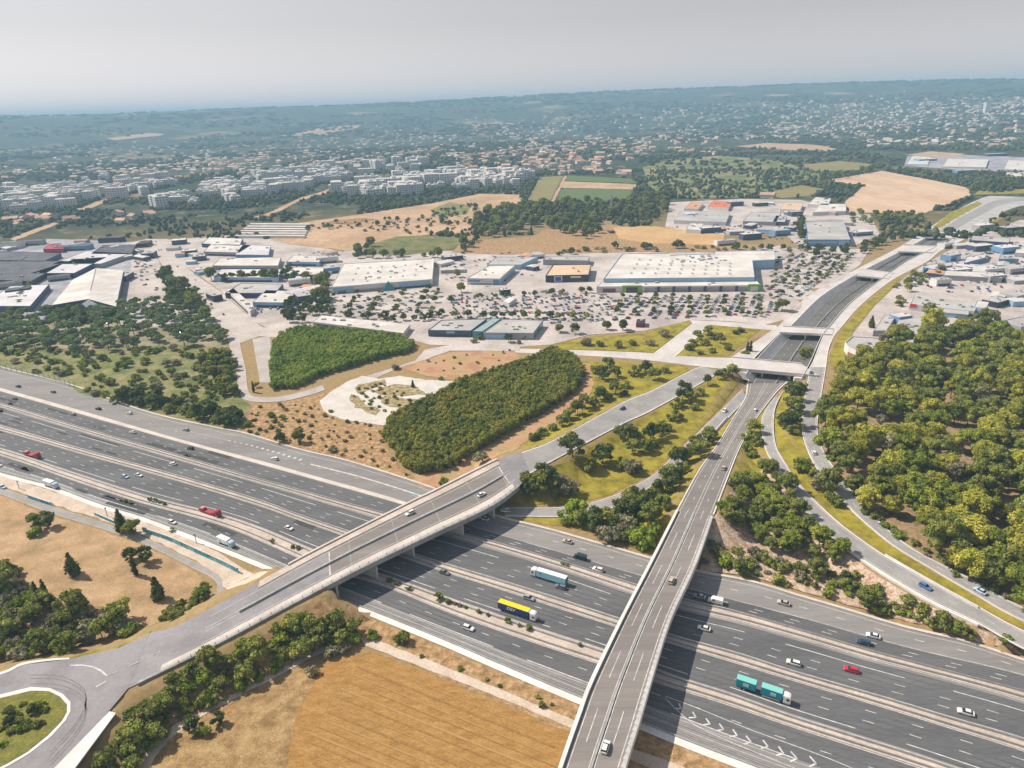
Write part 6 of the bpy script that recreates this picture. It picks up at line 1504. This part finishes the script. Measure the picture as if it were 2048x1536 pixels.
def wheel_mesh(r=.32, w=.22):
    b_ = MB(); b_.tube((0, -w/2, 0), (0, w/2, 0), r, tyre_m, 14)
    b_.tube((0, -w/2-.01, 0), (0, w/2+.01, 0), r*.58, steel, 10)
    return b_.mesh('wheel')
CW, TW = wheel_mesh(), wheel_mesh(.5, .34)
def sec(w, z0, z1, tw=.95): return [(w*.96, z0), (w, z0+(z1-z0)*.35), (w, z0+(z1-z0)*.75), (w*tw, z1), (w*.5, z1+.03)]
def car_body(kind, mat):
    b_ = MB()
    if kind == 'van':
        loft(b_, [(-2.6, sec(.93,.32,1.75)), (-2.5, sec(.98,.25,2.12)), (1.15, sec(.98,.25,2.15)), (1.75, sec(.97,.25,1.35,.9)), (2.45, sec(.93,.27,1.02,.9)), (2.62, sec(.82,.35,.8,.9))], mat)
    else:
        loft(b_, [(-2.12, sec(.72,.38,.78)), (-2.0, sec(.84,.28,.92)), (-1.2, sec(.88,.24,.95)), (.75, sec(.89,.22,.95)), (1.75, sec(.86,.24,.82,.9)), (2.05, sec(.8,.28,.7,.88)), (2.16, sec(.66,.34,.58,.88))], mat)
        x0, x1 = {'hatch': (-1.75, .25), 'sedan': (-1.15, .2), 'wagon': (-1.95, .2)}[kind]
        b_.add([(x0,-.58,1.44),(x1,-.58,1.44),(x1,.58,1.44),(x0,.58,1.44),(x0+.03,-.53,1.49),(x1-.05,-.53,1.49),(x1-.05,.53,1.49),(x0+.03,.53,1.49)], [(0,3,2,1),(4,5,6,7),(0,1,5,4),(1,2,6,5),(2,3,7,6),(3,0,4,7)], mat)
    return b_.mesh('body')
def car_glass(kind):
    b_ = MB()
    if kind == 'van':
        b_.add([(1.16,-.86,2.0),(1.16,.86,2.0),(1.80,.88,1.36),(1.80,-.88,1.36),(1.08,-.8,1.95),(1.08,.8,1.95)], [(0,3,2,1),(0,1,5,4)], glass_c)
        for s in (-1, 1): b_.add([(.1,s*.992,1.35),(1.05,s*.992,1.35),(1.0,s*.985,1.85),(.1,s*.985,1.85)], [(0,1,2,3)], glass_c)
    else:
        xb, x0, x1, xf = {'hatch': (-2.0,-1.75,.25,1.05), 'sedan': (-1.75,-1.15,.2,1.0), 'wagon': (-2.08,-1.95,.2,1.0)}[kind]
        b_.add([(xb,-.8,.93),(xf,-.8,.93),(xf,.8,.93),(xb,.8,.93),(x0,-.58,1.445),(x1,-.58,1.445),(x1,.58,1.445),(x0,.58,1.445)], [(0,3,2,1),(4,5,6,7),(0,1,5,4),(1,2,6,5),(2,3,7,6),(3,0,4,7)], glass_c)
    return b_.mesh('windows')
BODY, GLS = {}, {}
lampm = P('headlight', (.7,.72,.75), .1, .8); tailm = P('tail_light', (.45,.02,.02), .2, .6)
b_ = MB(); b_.box(-.03,.05,-.17,.17,-.07,.07, lampm); HL = b_.mesh('headlight')
b_ = MB(); b_.box(-.05,.03,-.14,.14,-.09,.09, tailm); TLm = b_.mesh('tail_light')
def car(p, rz, col, kind, label, z=None):
    t = empty('van' if kind == 'van' else 'car', p, rz, label, 'van' if kind == 'van' else 'car', 'traffic on the roads'); t.scale = (1.1, 1.12, 1.08)
    k = (kind, col)
    if k not in BODY: BODY[k] = car_body(kind, CARP[col])
    if kind not in GLS: GLS[kind] = car_glass(kind)
    link('body', BODY[k], t); link('windows', GLS[kind], t)
    wb, wy = (1.62, .86) if kind == 'van' else (1.32, .80)
    for sx in (-1, 1):
        for sy in (-1, 1): o = link('wheel', CW, t); o.location = (sx*wb, sy*wy, .32)
    fx, fz, ry = (2.56, .82, .62) if kind == 'van' else (2.08, .66, .55)
    for sy in (-1, 1):
        o = link('headlight', HL, t); o.location = (fx, sy*ry, fz)
        o = link('tail_light', TLm, t); o.location = (-fx+.03 if kind == 'van' else -2.06, sy*ry*1.05, fz+.12)
    return t
def mw_dir(p, sign):
    d_ = np.hypot(MW['M2a'][:, 0]-p.x, MW['M2a'][:, 1]-p.y); i = int(np.argmin(d_)); c = MW['M2a']
    v = c[min(i+3, len(c)-1)]-c[max(i-3, 0)]; return math.atan2(v[1], v[0]) + (0 if sign > 0 else math.pi)
def rd_dir(rd, p, sign):
    c = rd.at(.5); i = int(np.argmin(np.hypot(c[:, 0]-p.x, c[:, 1]-p.y))); v = c[min(i+2, len(c)-1)]-c[max(i-2, 0)]
    return math.atan2(v[1], v[0]) + (0 if sign > 0 else math.pi), c[i][2]
# px, py, colour, body, heading (+1 right, -1 left), label
for px, py, col, kd, sg, lb in (
    (37,774,'black','sedan',-1,'dark car at the far left on the northern collector lanes'),(106,785,'grey','wagon',-1,'dark grey car on the collector lanes just below the end of the see-through fence'),
    (197,819,'black','hatch',-1,'dark car on the collector lanes below the scrub meadow'),(259,828,'white','hatch',-1,'small white car on the collector lanes, second right of the meadow fence'),
    (30,799,'grey','sedan',-1,'grey car in the second carriageway at the left frame edge'),(0,823,'black','wagon',-1,'dark car cut by the left frame edge beside the upper median'),
    (146,830,'silver','hatch',-1,'pale silver car in the second carriageway, left of a white one'),(266,866,'white','sedan',-1,'white car hugging the upper edge of the second carriageway'),
    (372,861,'silver','hatch',-1,'silver car on the collector lanes above the long white line'),(550,919,'white','hatch',-1,'white car by the white chevron dashes of the exit lane'),
    (381,898,'black','wagon',-1,'dark car in the second carriageway right of the hugging white car'),(347,929,'white','sedan',-1,'white car in the third carriageway with a dark roof gap'),
    (251,955,'paleblue','hatch',1,'pale blue car side by side with a white car'),(278,952,'white','sedan',1,'white car right beside the pale blue car'),
    (-2,932,'white','sedan',1,'white car cut by the left frame edge, near carriageways'),(345,1046,'white','hatch',1,'white car alone in the southern carriageway between the two white lorries'),
    (578,1058,'white','sedan',1,'white car about to pass under the overpass in the fourth carriageway'),
    (969,1039,'white','sedan',-1,'white car coming out of the overpass shade at the northern edge'),(1135,1085,'beige','sedan',-1,'pale car near the northern kerb between the bridges'),
    (1196,1141,'white','hatch',-1,'white car behind the black van between the bridges'),(1121,1176,'grey','wagon',-1,'dark grey car beside the rear of the pale blue semi-trailer'),
    (1058,1198,'silver','hatch',1,'silver car half hidden behind the yellow roofed lorry'),(889,1147,'grey','sedan',1,'dark car leaving the overpass shade near the middle median'),
    (937,1258,'white','hatch',1,'white car alone in the southern carriageway between the bridges'),
    (1399,1195,'silver','sedan',-1,'silver car directly behind the white van next to the viaduct'),(1567,1208,'beige','sedan',-1,'pale pinkish car alone in the northernmost lane right of the viaduct'),
    (1408,1259,'white','sedan',-1,'white car just right of the viaduct below the upper median'),(1746,1274,'white','sedan',-1,'white car beside the dark blue car, right of the rocky bank'),
    (1727,1287,'navy','wagon',-1,'dark blue car below and left of a white car'),(1587,1328,'white','hatch',-1,'white car left of the red car'),(1702,1342,'red','hatch',-1,'bright red car in the middle lane'),
    (1931,1427,'white','sedan',-1,'white car with dark windows at the far right, above the lower median')):
    p = at(px, py, .01); car(p, mw_dir(p, sg), col, kd, lb)
for px, py, col, sg, lb in ((1160,1117,'teal',-1,'black van in the second lane between the bridges'),(1431,1205,'white',-1,'white van right of the viaduct, followed by a silver car')):
    p = at(px, py, .01); car(p, mw_dir(p, sg), col, 'van', lb)
for rd, px, py, z, col, kd, sg, lb in ((overp,820,1028,7.52,'white','hatch',-1,'white car in the far lane of the overpass deck'),(overp,963,991,7.52,'white','sedan',1,'white car in the near lane of the overpass, close to its right end'),
    (via,1211,1497,8.05,'white','hatch',1,'white car with black windows at the near end of the viaduct'),(via,1343,1163,8.05,'beige','hatch',1,'small pale pinkish car in the middle of the viaduct'),
    (via2,1447,938,5,'beige','sedan',1,'pale car on the road behind the viaduct end'),(via2,1510,822,-1.5,'white','hatch',1,'white car shortly before the junction bridge'),(nw_ramp,1449,823,-.9,'white','wagon',-1,'white car on the slip road right before the junction bridge'),
    (nw_ramp,1011,1023,.15,'white','hatch',-1,'white car at the lower end of the slip road beside the overpass'),(ramp_in,1587,977,4.8,'white','wagon',1,'white car on the inner curving ramp next to the bank trees'),(ramp_in,1850,1175,5.05,'blue','hatch',1,'blue car on the inner curving ramp at the right'),
    (ramp_out,1960,1184,5.05,'paleblue','sedan',-1,'pale silver blue car on the outer curving ramp at the right'),(ramp_out,1628,907,4.1,'white','hatch',-1,'white car in the bend of the outer ramp beside the wood'),(road_r,1245,819,2,'black','hatch',-1,'black car alone on the collector road'),
    (serv_r,1622,746,.55,'grey','sedan',1,'grey car at the right end of the junction bridge'),(trench,1577,682,-5.95,'white','sedan',1,'white car in the sunken road right behind the junction bridge'),(trench,1650,642,-5.95,'black','sedan',1,'dark car in the sunken road beyond the second bridge')):
    p = at(px, py, z); rz, zz = rd_dir(rd, p, sg)
    if rd in (via, overp, via2, nw_ramp, ramp_in, ramp_out, road_r): p = at(px, py, zz+.03)
    car(p, rz, col, kd, lb)
p = atg(6,976); p.z += .12; car(p, rd_dir(local, p, 1)[0], 'paleblue', 'wagon', 'pale blue car on the frontage road at the left frame edge')

# lorries
def wheels(t, xs, r=.5, y=1.02):
    for x in xs:
        for s in (-1, 1): o = link('wheel', TW, t); o.location = (x, s*y, r)
def cab(t, x, mat, h=3.7, w=1.22, L_=2.3):
    """cab whose front is at x, driving toward +x"""
    b_ = MB()
    loft(b_, [(x-L_, [(w*.97,.55),(w,1.2),(w,h-.5),(w*.92,h),(w*.5,h+.05)]), (x-.9, [(w*.97,.55),(w,1.2),(w,h-.45),(w*.92,h),(w*.5,h+.06)]), (x-.22, [(w*.97,.5),(w,1.2),(w*.97,h-.75),(w*.88,h-.3),(w*.5,h-.22)]), (x, [(w*.95,.45),(w*.97,1.1),(w*.93,1.75),(w*.9,1.95),(w*.5,2.0)])], mat)
    o = b_.build('cab', t)
    b_ = MB(); b_.add([(x-.02,-w*.86,1.85),(x-.02,w*.86,1.85),(x-.24,w*.86,h-.75),(x-.24,-w*.86,h-.75),(x-.12,-w*.88,1.85),(x-.12,w*.88,1.85)], [(0,1,2,3)], glass_c)
    for v in range(4): b_.v[v] = (b_.v[v][0]+.03, b_.v[v][1], b_.v[v][2])
    for s in (-1, 1): b_.add([(x-1.3,s*(w+.01),1.8),(x-.35,s*(w+.01),1.8),(x-.45,s*(w+.01),2.7),(x-1.3,s*(w+.01),2.75)], [(0,1,2,3)], glass_c)
    b_.build('windscreen', t)
    for s in (-1, 1): o = link('headlight', HL, t); o.location = (x-.0, s*.85, .85)
    b_ = MB(); b_.box(x-.5, x+.06, -w, w, .38, .72, dark_m); b_.build('bumper', t)
def chassis(t, x0, x1):
    b_ = MB(); b_.box(x0, x1, -.45, .45, .75, 1.05, dark_m); b_.box(x0+2, x0+4.5, -1.1, 1.1, .45, .95, dark_m); b_.build('chassis', t)
def box_body(t, x0, x1, z0, z1, side, top, w=1.25, name='trailer_body'):
    me = bevel_box(x0, x1, -w, w, z0, z1-.03, side, .05); link(name, me, t)
    b_ = MB(); b_.box(x0+.05, x1-.05, -w+.05, w-.05, z1-.06, z1+.02, top); b_.build('roof', t)
def lorry(px, py, sign, label, name='lorry'):
    p = at(px, py, .01); return empty(name, p, mw_dir(p, sign), label, 'lorry', None)
yel = P('trailer_yellow', (.85,.58,.01), .5); dblue = P('trailer_blue', (.012,.055,.19), .5); orange = P('trailer_orange', (.75,.28,.02), .5)
t = lorry(1035,1229,1, 'articulated lorry with yellow roofed dark blue trailer and white lettering')
box_body(t, -8, 5.3, 1.1, 4.0, dblue, yel); cab(t, 8.2, CARP['white'], 3.75); chassis(t, -7.5, 7); wheels(t, (-6.4, -5.1, -3.8, 4.6, 6.9))
for s in (-1, 1): text_part('DSV', 2.0, CARP['white'], t, (-2.3, s*1.27, 2.6), 0 if s < 0 else math.pi, shear=.25)
b_ = MB(); b_.box(-8.04, -7.9, -1.22, 1.22, 1.2, 3.9, orange); b_.build('rear_door', t)
b_ = MB(); b_.add([(5.4,-1.1,3.7),(5.9,-1.1,3.7),(5.9,1.1,3.7),(5.4,1.1,3.7),(5.4,-1.1,4.0),(5.4,1.1,4.0)], [(0,1,4),(2,3,5),(1,2,5,4)], CARP['white']); b_.build('wind_deflector', t)
pbl = P('trailer_pale_blue', (.34,.62,.74), .5); dteal = P('trailer_trim', (.03,.16,.19), .5)
t = lorry(1098,1160,-1, 'articulated lorry with white roofed pale blue trailer heading left')
box_body(t, -8, 5.3, 1.05, 4.0, pbl, CARP['white']); cab(t, 8.0, CARP['white'], 3.8); chassis(t, -7.5, 7); wheels(t, (-6.4, -5.1, -3.8, 4.6, 6.9))
for s in (-1, 1):
    b_ = MB(); b_.box(-7.2, -2.6, s*1.27-.02, s*1.27+.02, .55, 1.15, dteal); b_.box(-.6, 3.0, s*1.27-.02, s*1.27+.02, .55, 1.15, dteal); b_.build('side_guard', t)
    b_ = MB(); b_.box(2.9, 3.9, s*1.255-.015, s*1.255+.015, 2.6, 3.2, P('logo_blue', (.08,.22,.40), .6)); b_.build('logo_panel', t)
b_ = MB(); b_.box(-8.05, -7.95, -1.25, 1.25, 1.05, 3.95, dteal); b_.build('rear_frame', t)
ctl, ctr = P('container_teal_shaded', (.012,.26,.33), .5), M('container_teal_sunlit', [(.16,.50,.46),(.24,.58,.54)], 3, .6, coord='obj')  # one teal: shade put into the side colour, sunlight into the roof colour
t = lorry(1532,1391,1, 'drawbar lorry carrying two teal containers with white square signs')
box_body(t, -9.6, -3.3, 1.2, 4.0, ctl, ctr, name='container'); box_body(t, -1.7, 4.9, 1.2, 4.0, ctl, ctr, name='container'); cab(t, 7.6, CARP['white'], 3.5); chassis(t, -1.5, 6.5); wheels(t, (-8.2, -6.9, -.4, .9, 6.2))
b_ = MB(); b_.box(-9.5, -3.4, -1.15, 1.15, .8, 1.2, dark_m); b_.tube((-3.4,0,.8), (-1.4,0,.8), .09, dark_m); b_.build('drawbar_frame', t)
for x in (-6.4, 2.2):
    for s in (-1, 1):
        b_ = MB(); b_.box(x-.85, x+.85, s*1.265-.02, s*1.265+.02, 1.95, 3.2, P('sign_white', (.62,.72,.74), .6))
        for k in range(3): b_.box(x-.6, x+.6-.25*(k == 2), s*1.29-.012, s*1.29+.012, 2.2+.3*k, 2.3+.3*k, P('sign_text', (.12,.40,.48), .6))
        b_.build('sign_panel', t)
b_ = MB(); b_.box(-1.2, 4.4, -1.26, -1.16, .5, .95, steel); b_.box(-1.2, 4.4, 1.16, 1.26, .5, .95, steel); b_.build('side_guard', t)
for px, py, lb in ((104,974,'white box lorry in the southern carriageway near the left frame edge'), (454,1090,'white box lorry in the southern carriageway nearer the overpass')):
    t = lorry(px, py, 1, lb)
    link('cargo_box', bevel_box(-5.0, 2.3, -1.25, 1.25, 1.0, 3.9, CARP['white'], .28), t); cab(t, 4.9, CARP['paleblue'], 3.3); chassis(t, -4.6, 4); wheels(t, (-3.4, -2.1, 3.6))
    b_ = MB(); b_.box(-3.6, -1.9, -1.27, -1.24, 1.5, 2.9, P('logo_pale', (.45,.60,.72), .6)); b_.box(.2, 2.0, -1.27, -1.24, 1.3, 2.2, P('logo_pale', (.45,.60,.72), .6)); b_.build('logo_panel', t)
crimson = P('lorry_red', (.42,.035,.06), .45)
for px, py, lb in ((66,913,'red flatbed lorry near the left frame edge'), (422,1028,'red flatbed lorry nearer the overpass')):
    t = lorry(px, py, 1, lb)
    cab(t, 6.6, crimson, 3.7); chassis(t, -7.0, 5.5); wheels(t, (-5.8, -4.5, -3.2, 3.0, 5.3))
    b_ = MB(); b_.box(-7.2, 1.6, -1.2, 1.2, 1.0, 1.25, crimson); b_.box(-7.2, 1.6, -1.24, -1.2, 1.0, 1.4, crimson); b_.build('load_bed', t)
    b_ = MB(); b_.box(-7.1, -3.9, -1.1, 1.1, 1.26, 2.1, crimson); b_.box(-6.4, -4.6, -.9, .9, 2.1, 2.5, P('load_pink', (.6,.25,.27), .6)); b_.build('rear_load', t)
    b_ = MB(); b_.box(1.9, 4.0, -1.2, 1.2, 1.0, 2.3, crimson); b_.build('tool_locker', t)

# green direction sign on the overpass end
p = at(998,1022,0); t = empty('road_sign', p, 0, 'green direction sign board under the right end of the overpass', 'road sign')
d_ = at(1003,1022)-at(990,1018); rz = math.atan2(d_.y, d_.x); t.rotation_euler.z = rz
b_ = MB(); b_.tube((-2,0,0), (-2,0,6), .12, steel); b_.build('post', t); b_ = MB(); b_.tube((2,0,0), (2,0,6), .12, steel); b_.build('post', t)
b_ = MB(); b_.box(-2.6, 2.6, -.22, -.12, 2.2, 6.2, P('sign_green', (.02,.30,.22), .5)); b_.build('sign_board', t)
# small roadside posts on the southern strip
for px, py in ((39,978), (215,1033), (393,1086)):
    p = at(px, py, 0); t = empty('roadside_post', p, 0, 'slim dark post on the dirt strip beside the southern shoulder', 'post', 'posts beside the southern shoulder')
    b_ = MB(); b_.tube((0,0,-.1), (0,0,4.6), .14, dark_m); b_.build('pole', t); b_ = MB(); b_.box(-.28,.28,-.2,.2,4.2,5.2,steel); b_.build('head', t)

# ------------------------------------------------------------------ parked cars
def small_car(col, seed):
    b_ = MB()
    loft(b_, [(-2.12, sec(.8,.3,.85)), (-1.2, sec(.88,.24,.95)), (.75, sec(.89,.22,.95)), (2.12, sec(.74,.3,.66,.9))], CARP[col])
    b_.add([(-1.95,-.8,.93),(1.05,-.8,.93),(1.05,.8,.93),(-1.95,.8,.93),(-1.65,-.6,1.42),(.25,-.6,1.42),(.25,.6,1.42),(-1.65,.6,1.42)], [(0,1,5,4),(1,2,6,5),(2,3,7,6),(3,0,4,7)], glass_c)
    b_.box(-1.66, .26, -.6, .6, 1.42, 1.47, CARP[col])
    for sx in (-1.3, 1.3):
        for sy in (-.8, .8): b_.tube((sx, sy-.11, .32), (sx, sy+.11, .32), .32, tyre_m, 8)
    return b_.mesh('parked_car')
PC = {c: small_car(c, i) for i, c in enumerate(('white','silver','grey','black','navy','red','blue','paleblue','beige'))}
WT = ['white']*5+['silver']*3+['grey']*4+['black']*4+['navy']*2+['red','blue','paleblue','beige']
rng = random.Random(31); npc = 0
MORE = MB()
def park(px, n, label, group, cols=WT, rowd=16.5, extra=0, fill=.7, ax=None):
    """rows of bays in a traced lot"""
    global npc
    W = [(lambda p: (p.x, p.y))(atg(a, b)) for a, b in px]
    a = ax if ax is not None else math.atan2(W[1][1]-W[0][1], W[1][0]-W[0][0]); ca, sa = math.cos(a), math.sin(a)
    U = [(x*ca+y*sa, -x*sa+y*ca) for x, y in W]
    u0, u1 = min(u[0] for u in U), max(u[0] for u in U); v0, v1 = min(u[1] for u in U), max(u[1] for u in U)
    spots = []; v = v0+3
    while v < v1:
        for dv, turn in ((0, math.pi/2), (5.4, -math.pi/2)):
            u = u0+1.5
            while u < u1:
                spots.append((u, v+dv, turn)); u += 2.7
        v += rowd
    S_ = [(u*ca-vv*sa, u*sa+vv*ca, a+tn) for u, vv, tn in spots]
    k = inpoly([s[0] for s in S_], [s[1] for s in S_], W)
    S_ = [s for s, i in zip(S_, k) if i]; rng.shuffle(S_)
    for x, y, rz in S_[n:n+extra]:
        me_ = PC[rng.choice(cols)]; k = {i: MORE.mi(m_) for i, m_ in enumerate(me_.materials)}; c_, s_2 = math.cos(rz), math.sin(rz); z_ = G(x, y)+.3; b0 = len(MORE.v)
        MORE.v += [(x+v.co.x*c_-v.co.y*s_2, y+v.co.x*s_2+v.co.y*c_, z_+v.co.z) for v in me_.vertices]
        MORE.f += [tuple(b0+i for i in p_.vertices) for p_ in me_.polygons]; MORE.m += [k[p_.material_index] for p_ in me_.polygons]
    for x, y, rz in S_[:n]:
        col = rng.choice(cols); o = link('parked_car', PC[col]); o.location = (x, y, G(x, y)+.3); o.rotation_euler.z = rz+rng.uniform(-.05, .05)
        tag(o, label % {'white':'white','silver':'silver','grey':'grey','black':'black','navy':'navy blue','red':'red','blue':'blue','paleblue':'pale blue','beige':'beige'}[col], 'car', group + ', ' + col); npc += 1
park([(900,592),(1185,580),(1240,600),(1235,642),(1090,648),(900,636)], 74, '%s car parked in the mall car park below the black store', 'cars parked below the black store', ax=.35, extra=260)
park([(1245,592),(1522,590),(1560,615),(1540,636),(1240,640)], 66, '%s car parked in the rows before the hypermarket', 'cars parked before the hypermarket', ax=1.15, extra=190)
park([(1528,585),(1560,507),(1700,512),(1690,530),(1600,596),(1560,612)], 46, '%s car parked right of the hypermarket', 'cars parked right of the hypermarket', ax=.9, extra=150)
park([(650,636),(664,596),(862,580),(866,636)], 32, '%s car parked before the pyramid store', 'cars parked before the pyramid store', ax=.95, extra=60)
park([(1815,584),(1850,562),(1985,570),(2040,580),(2040,600),(1985,592),(1850,582)], 30, '%s car in the garage car lot at the right', 'cars in the garage lot', ['red','red','blue','blue','navy','white','silver','paleblue','black'], 9, ax=-.1)
park([(265,540),(268,500),(300,500),(318,560),(328,620),(300,630)], 12, '%s car on the pale lot left of the boulevard', 'cars left of the boulevard', ax=1.3, extra=30)
park([(40,690),(60,655),(240,640),(430,665),(440,690),(300,695)], 22, '%s car parked under the stone pines', 'cars under the stone pines', ['white','white','silver'], 12, ax=-.3)
park([(510,612),(580,610),(585,622),(520,630)], 12, '%s car before the white hall of the boulevard bend', 'cars at the boulevard bend', ['white','paleblue','silver','blue'], 9)
park([(1800,555),(1900,505),(2040,480),(2060,560),(2000,575),(1900,560)], 0, '%s', '', WT, 18, 140, ax=.2)
park([(1340,455),(1440,450),(1600,450),(1600,490),(1560,480),(1450,470)], 0, '%s', '', WT, 14, 110, ax=.2)
park([(880,515),(960,508),(1060,505),(1080,545),(1000,580),(880,560)], 0, '%s', '', WT, 18, 60, ax=.9)
park([(600,500),(680,505),(660,560),(600,600),(590,560)], 0, '%s', '', WT, 16, 50, ax=.9)
tag(MORE.build('distant_parked_cars'), 'dense rows of small parked cars all over the shopping zone', 'cars', None, 'stuff')
for i in range(12):
    f = rng.random(); g_ = rng.choice([.3,.4,.6,.75]); k = int(f*38)+1; c = west_av.at(g_)[k]; p = Vector((c[0], c[1], .2)); col = rng.choice(WT)
    o = link('parked_car', PC[col]); o.location = p; o.rotation_euler.z = rd_dir(west_av, p, 1 if g_ > .5 else -1)[0]
    tag(o, '%s car driving on the pale boulevard at the left' % {'navy':'navy blue','paleblue':'pale blue'}.get(col, col), 'car', 'cars on the boulevard, '+col); o.name = 'boulevard_car'
cnt['parked'] = npc
# ------------------------------------------------------------------ air
ZTOP = float(ZZ.max())+6
hz = MB(); hz.box(-27000, 27000, -4500, 25500, -160, ZTOP, None)
hm = bpy.data.materials.new('air'); hm.use_nodes = True
t_ = hm.node_tree; t_.nodes.remove(t_.nodes['Principled BSDF'])
pv = t_.nodes.new('ShaderNodeVolumePrincipled')
pv.inputs['Color'].default_value = (.44, .74, 1.0, 1)
pv.inputs['Anisotropy'].default_value = .0
pv.inputs['Density'].default_value = .000155
t_.links.new(pv.outputs[0], t_.nodes['Material Output'].inputs['Volume'])
hz.mats = [hm]
tag(hz.build('haze'), kind='stuff')
print('COUNTS', cnt, 'objects', len(bpy.data.objects))
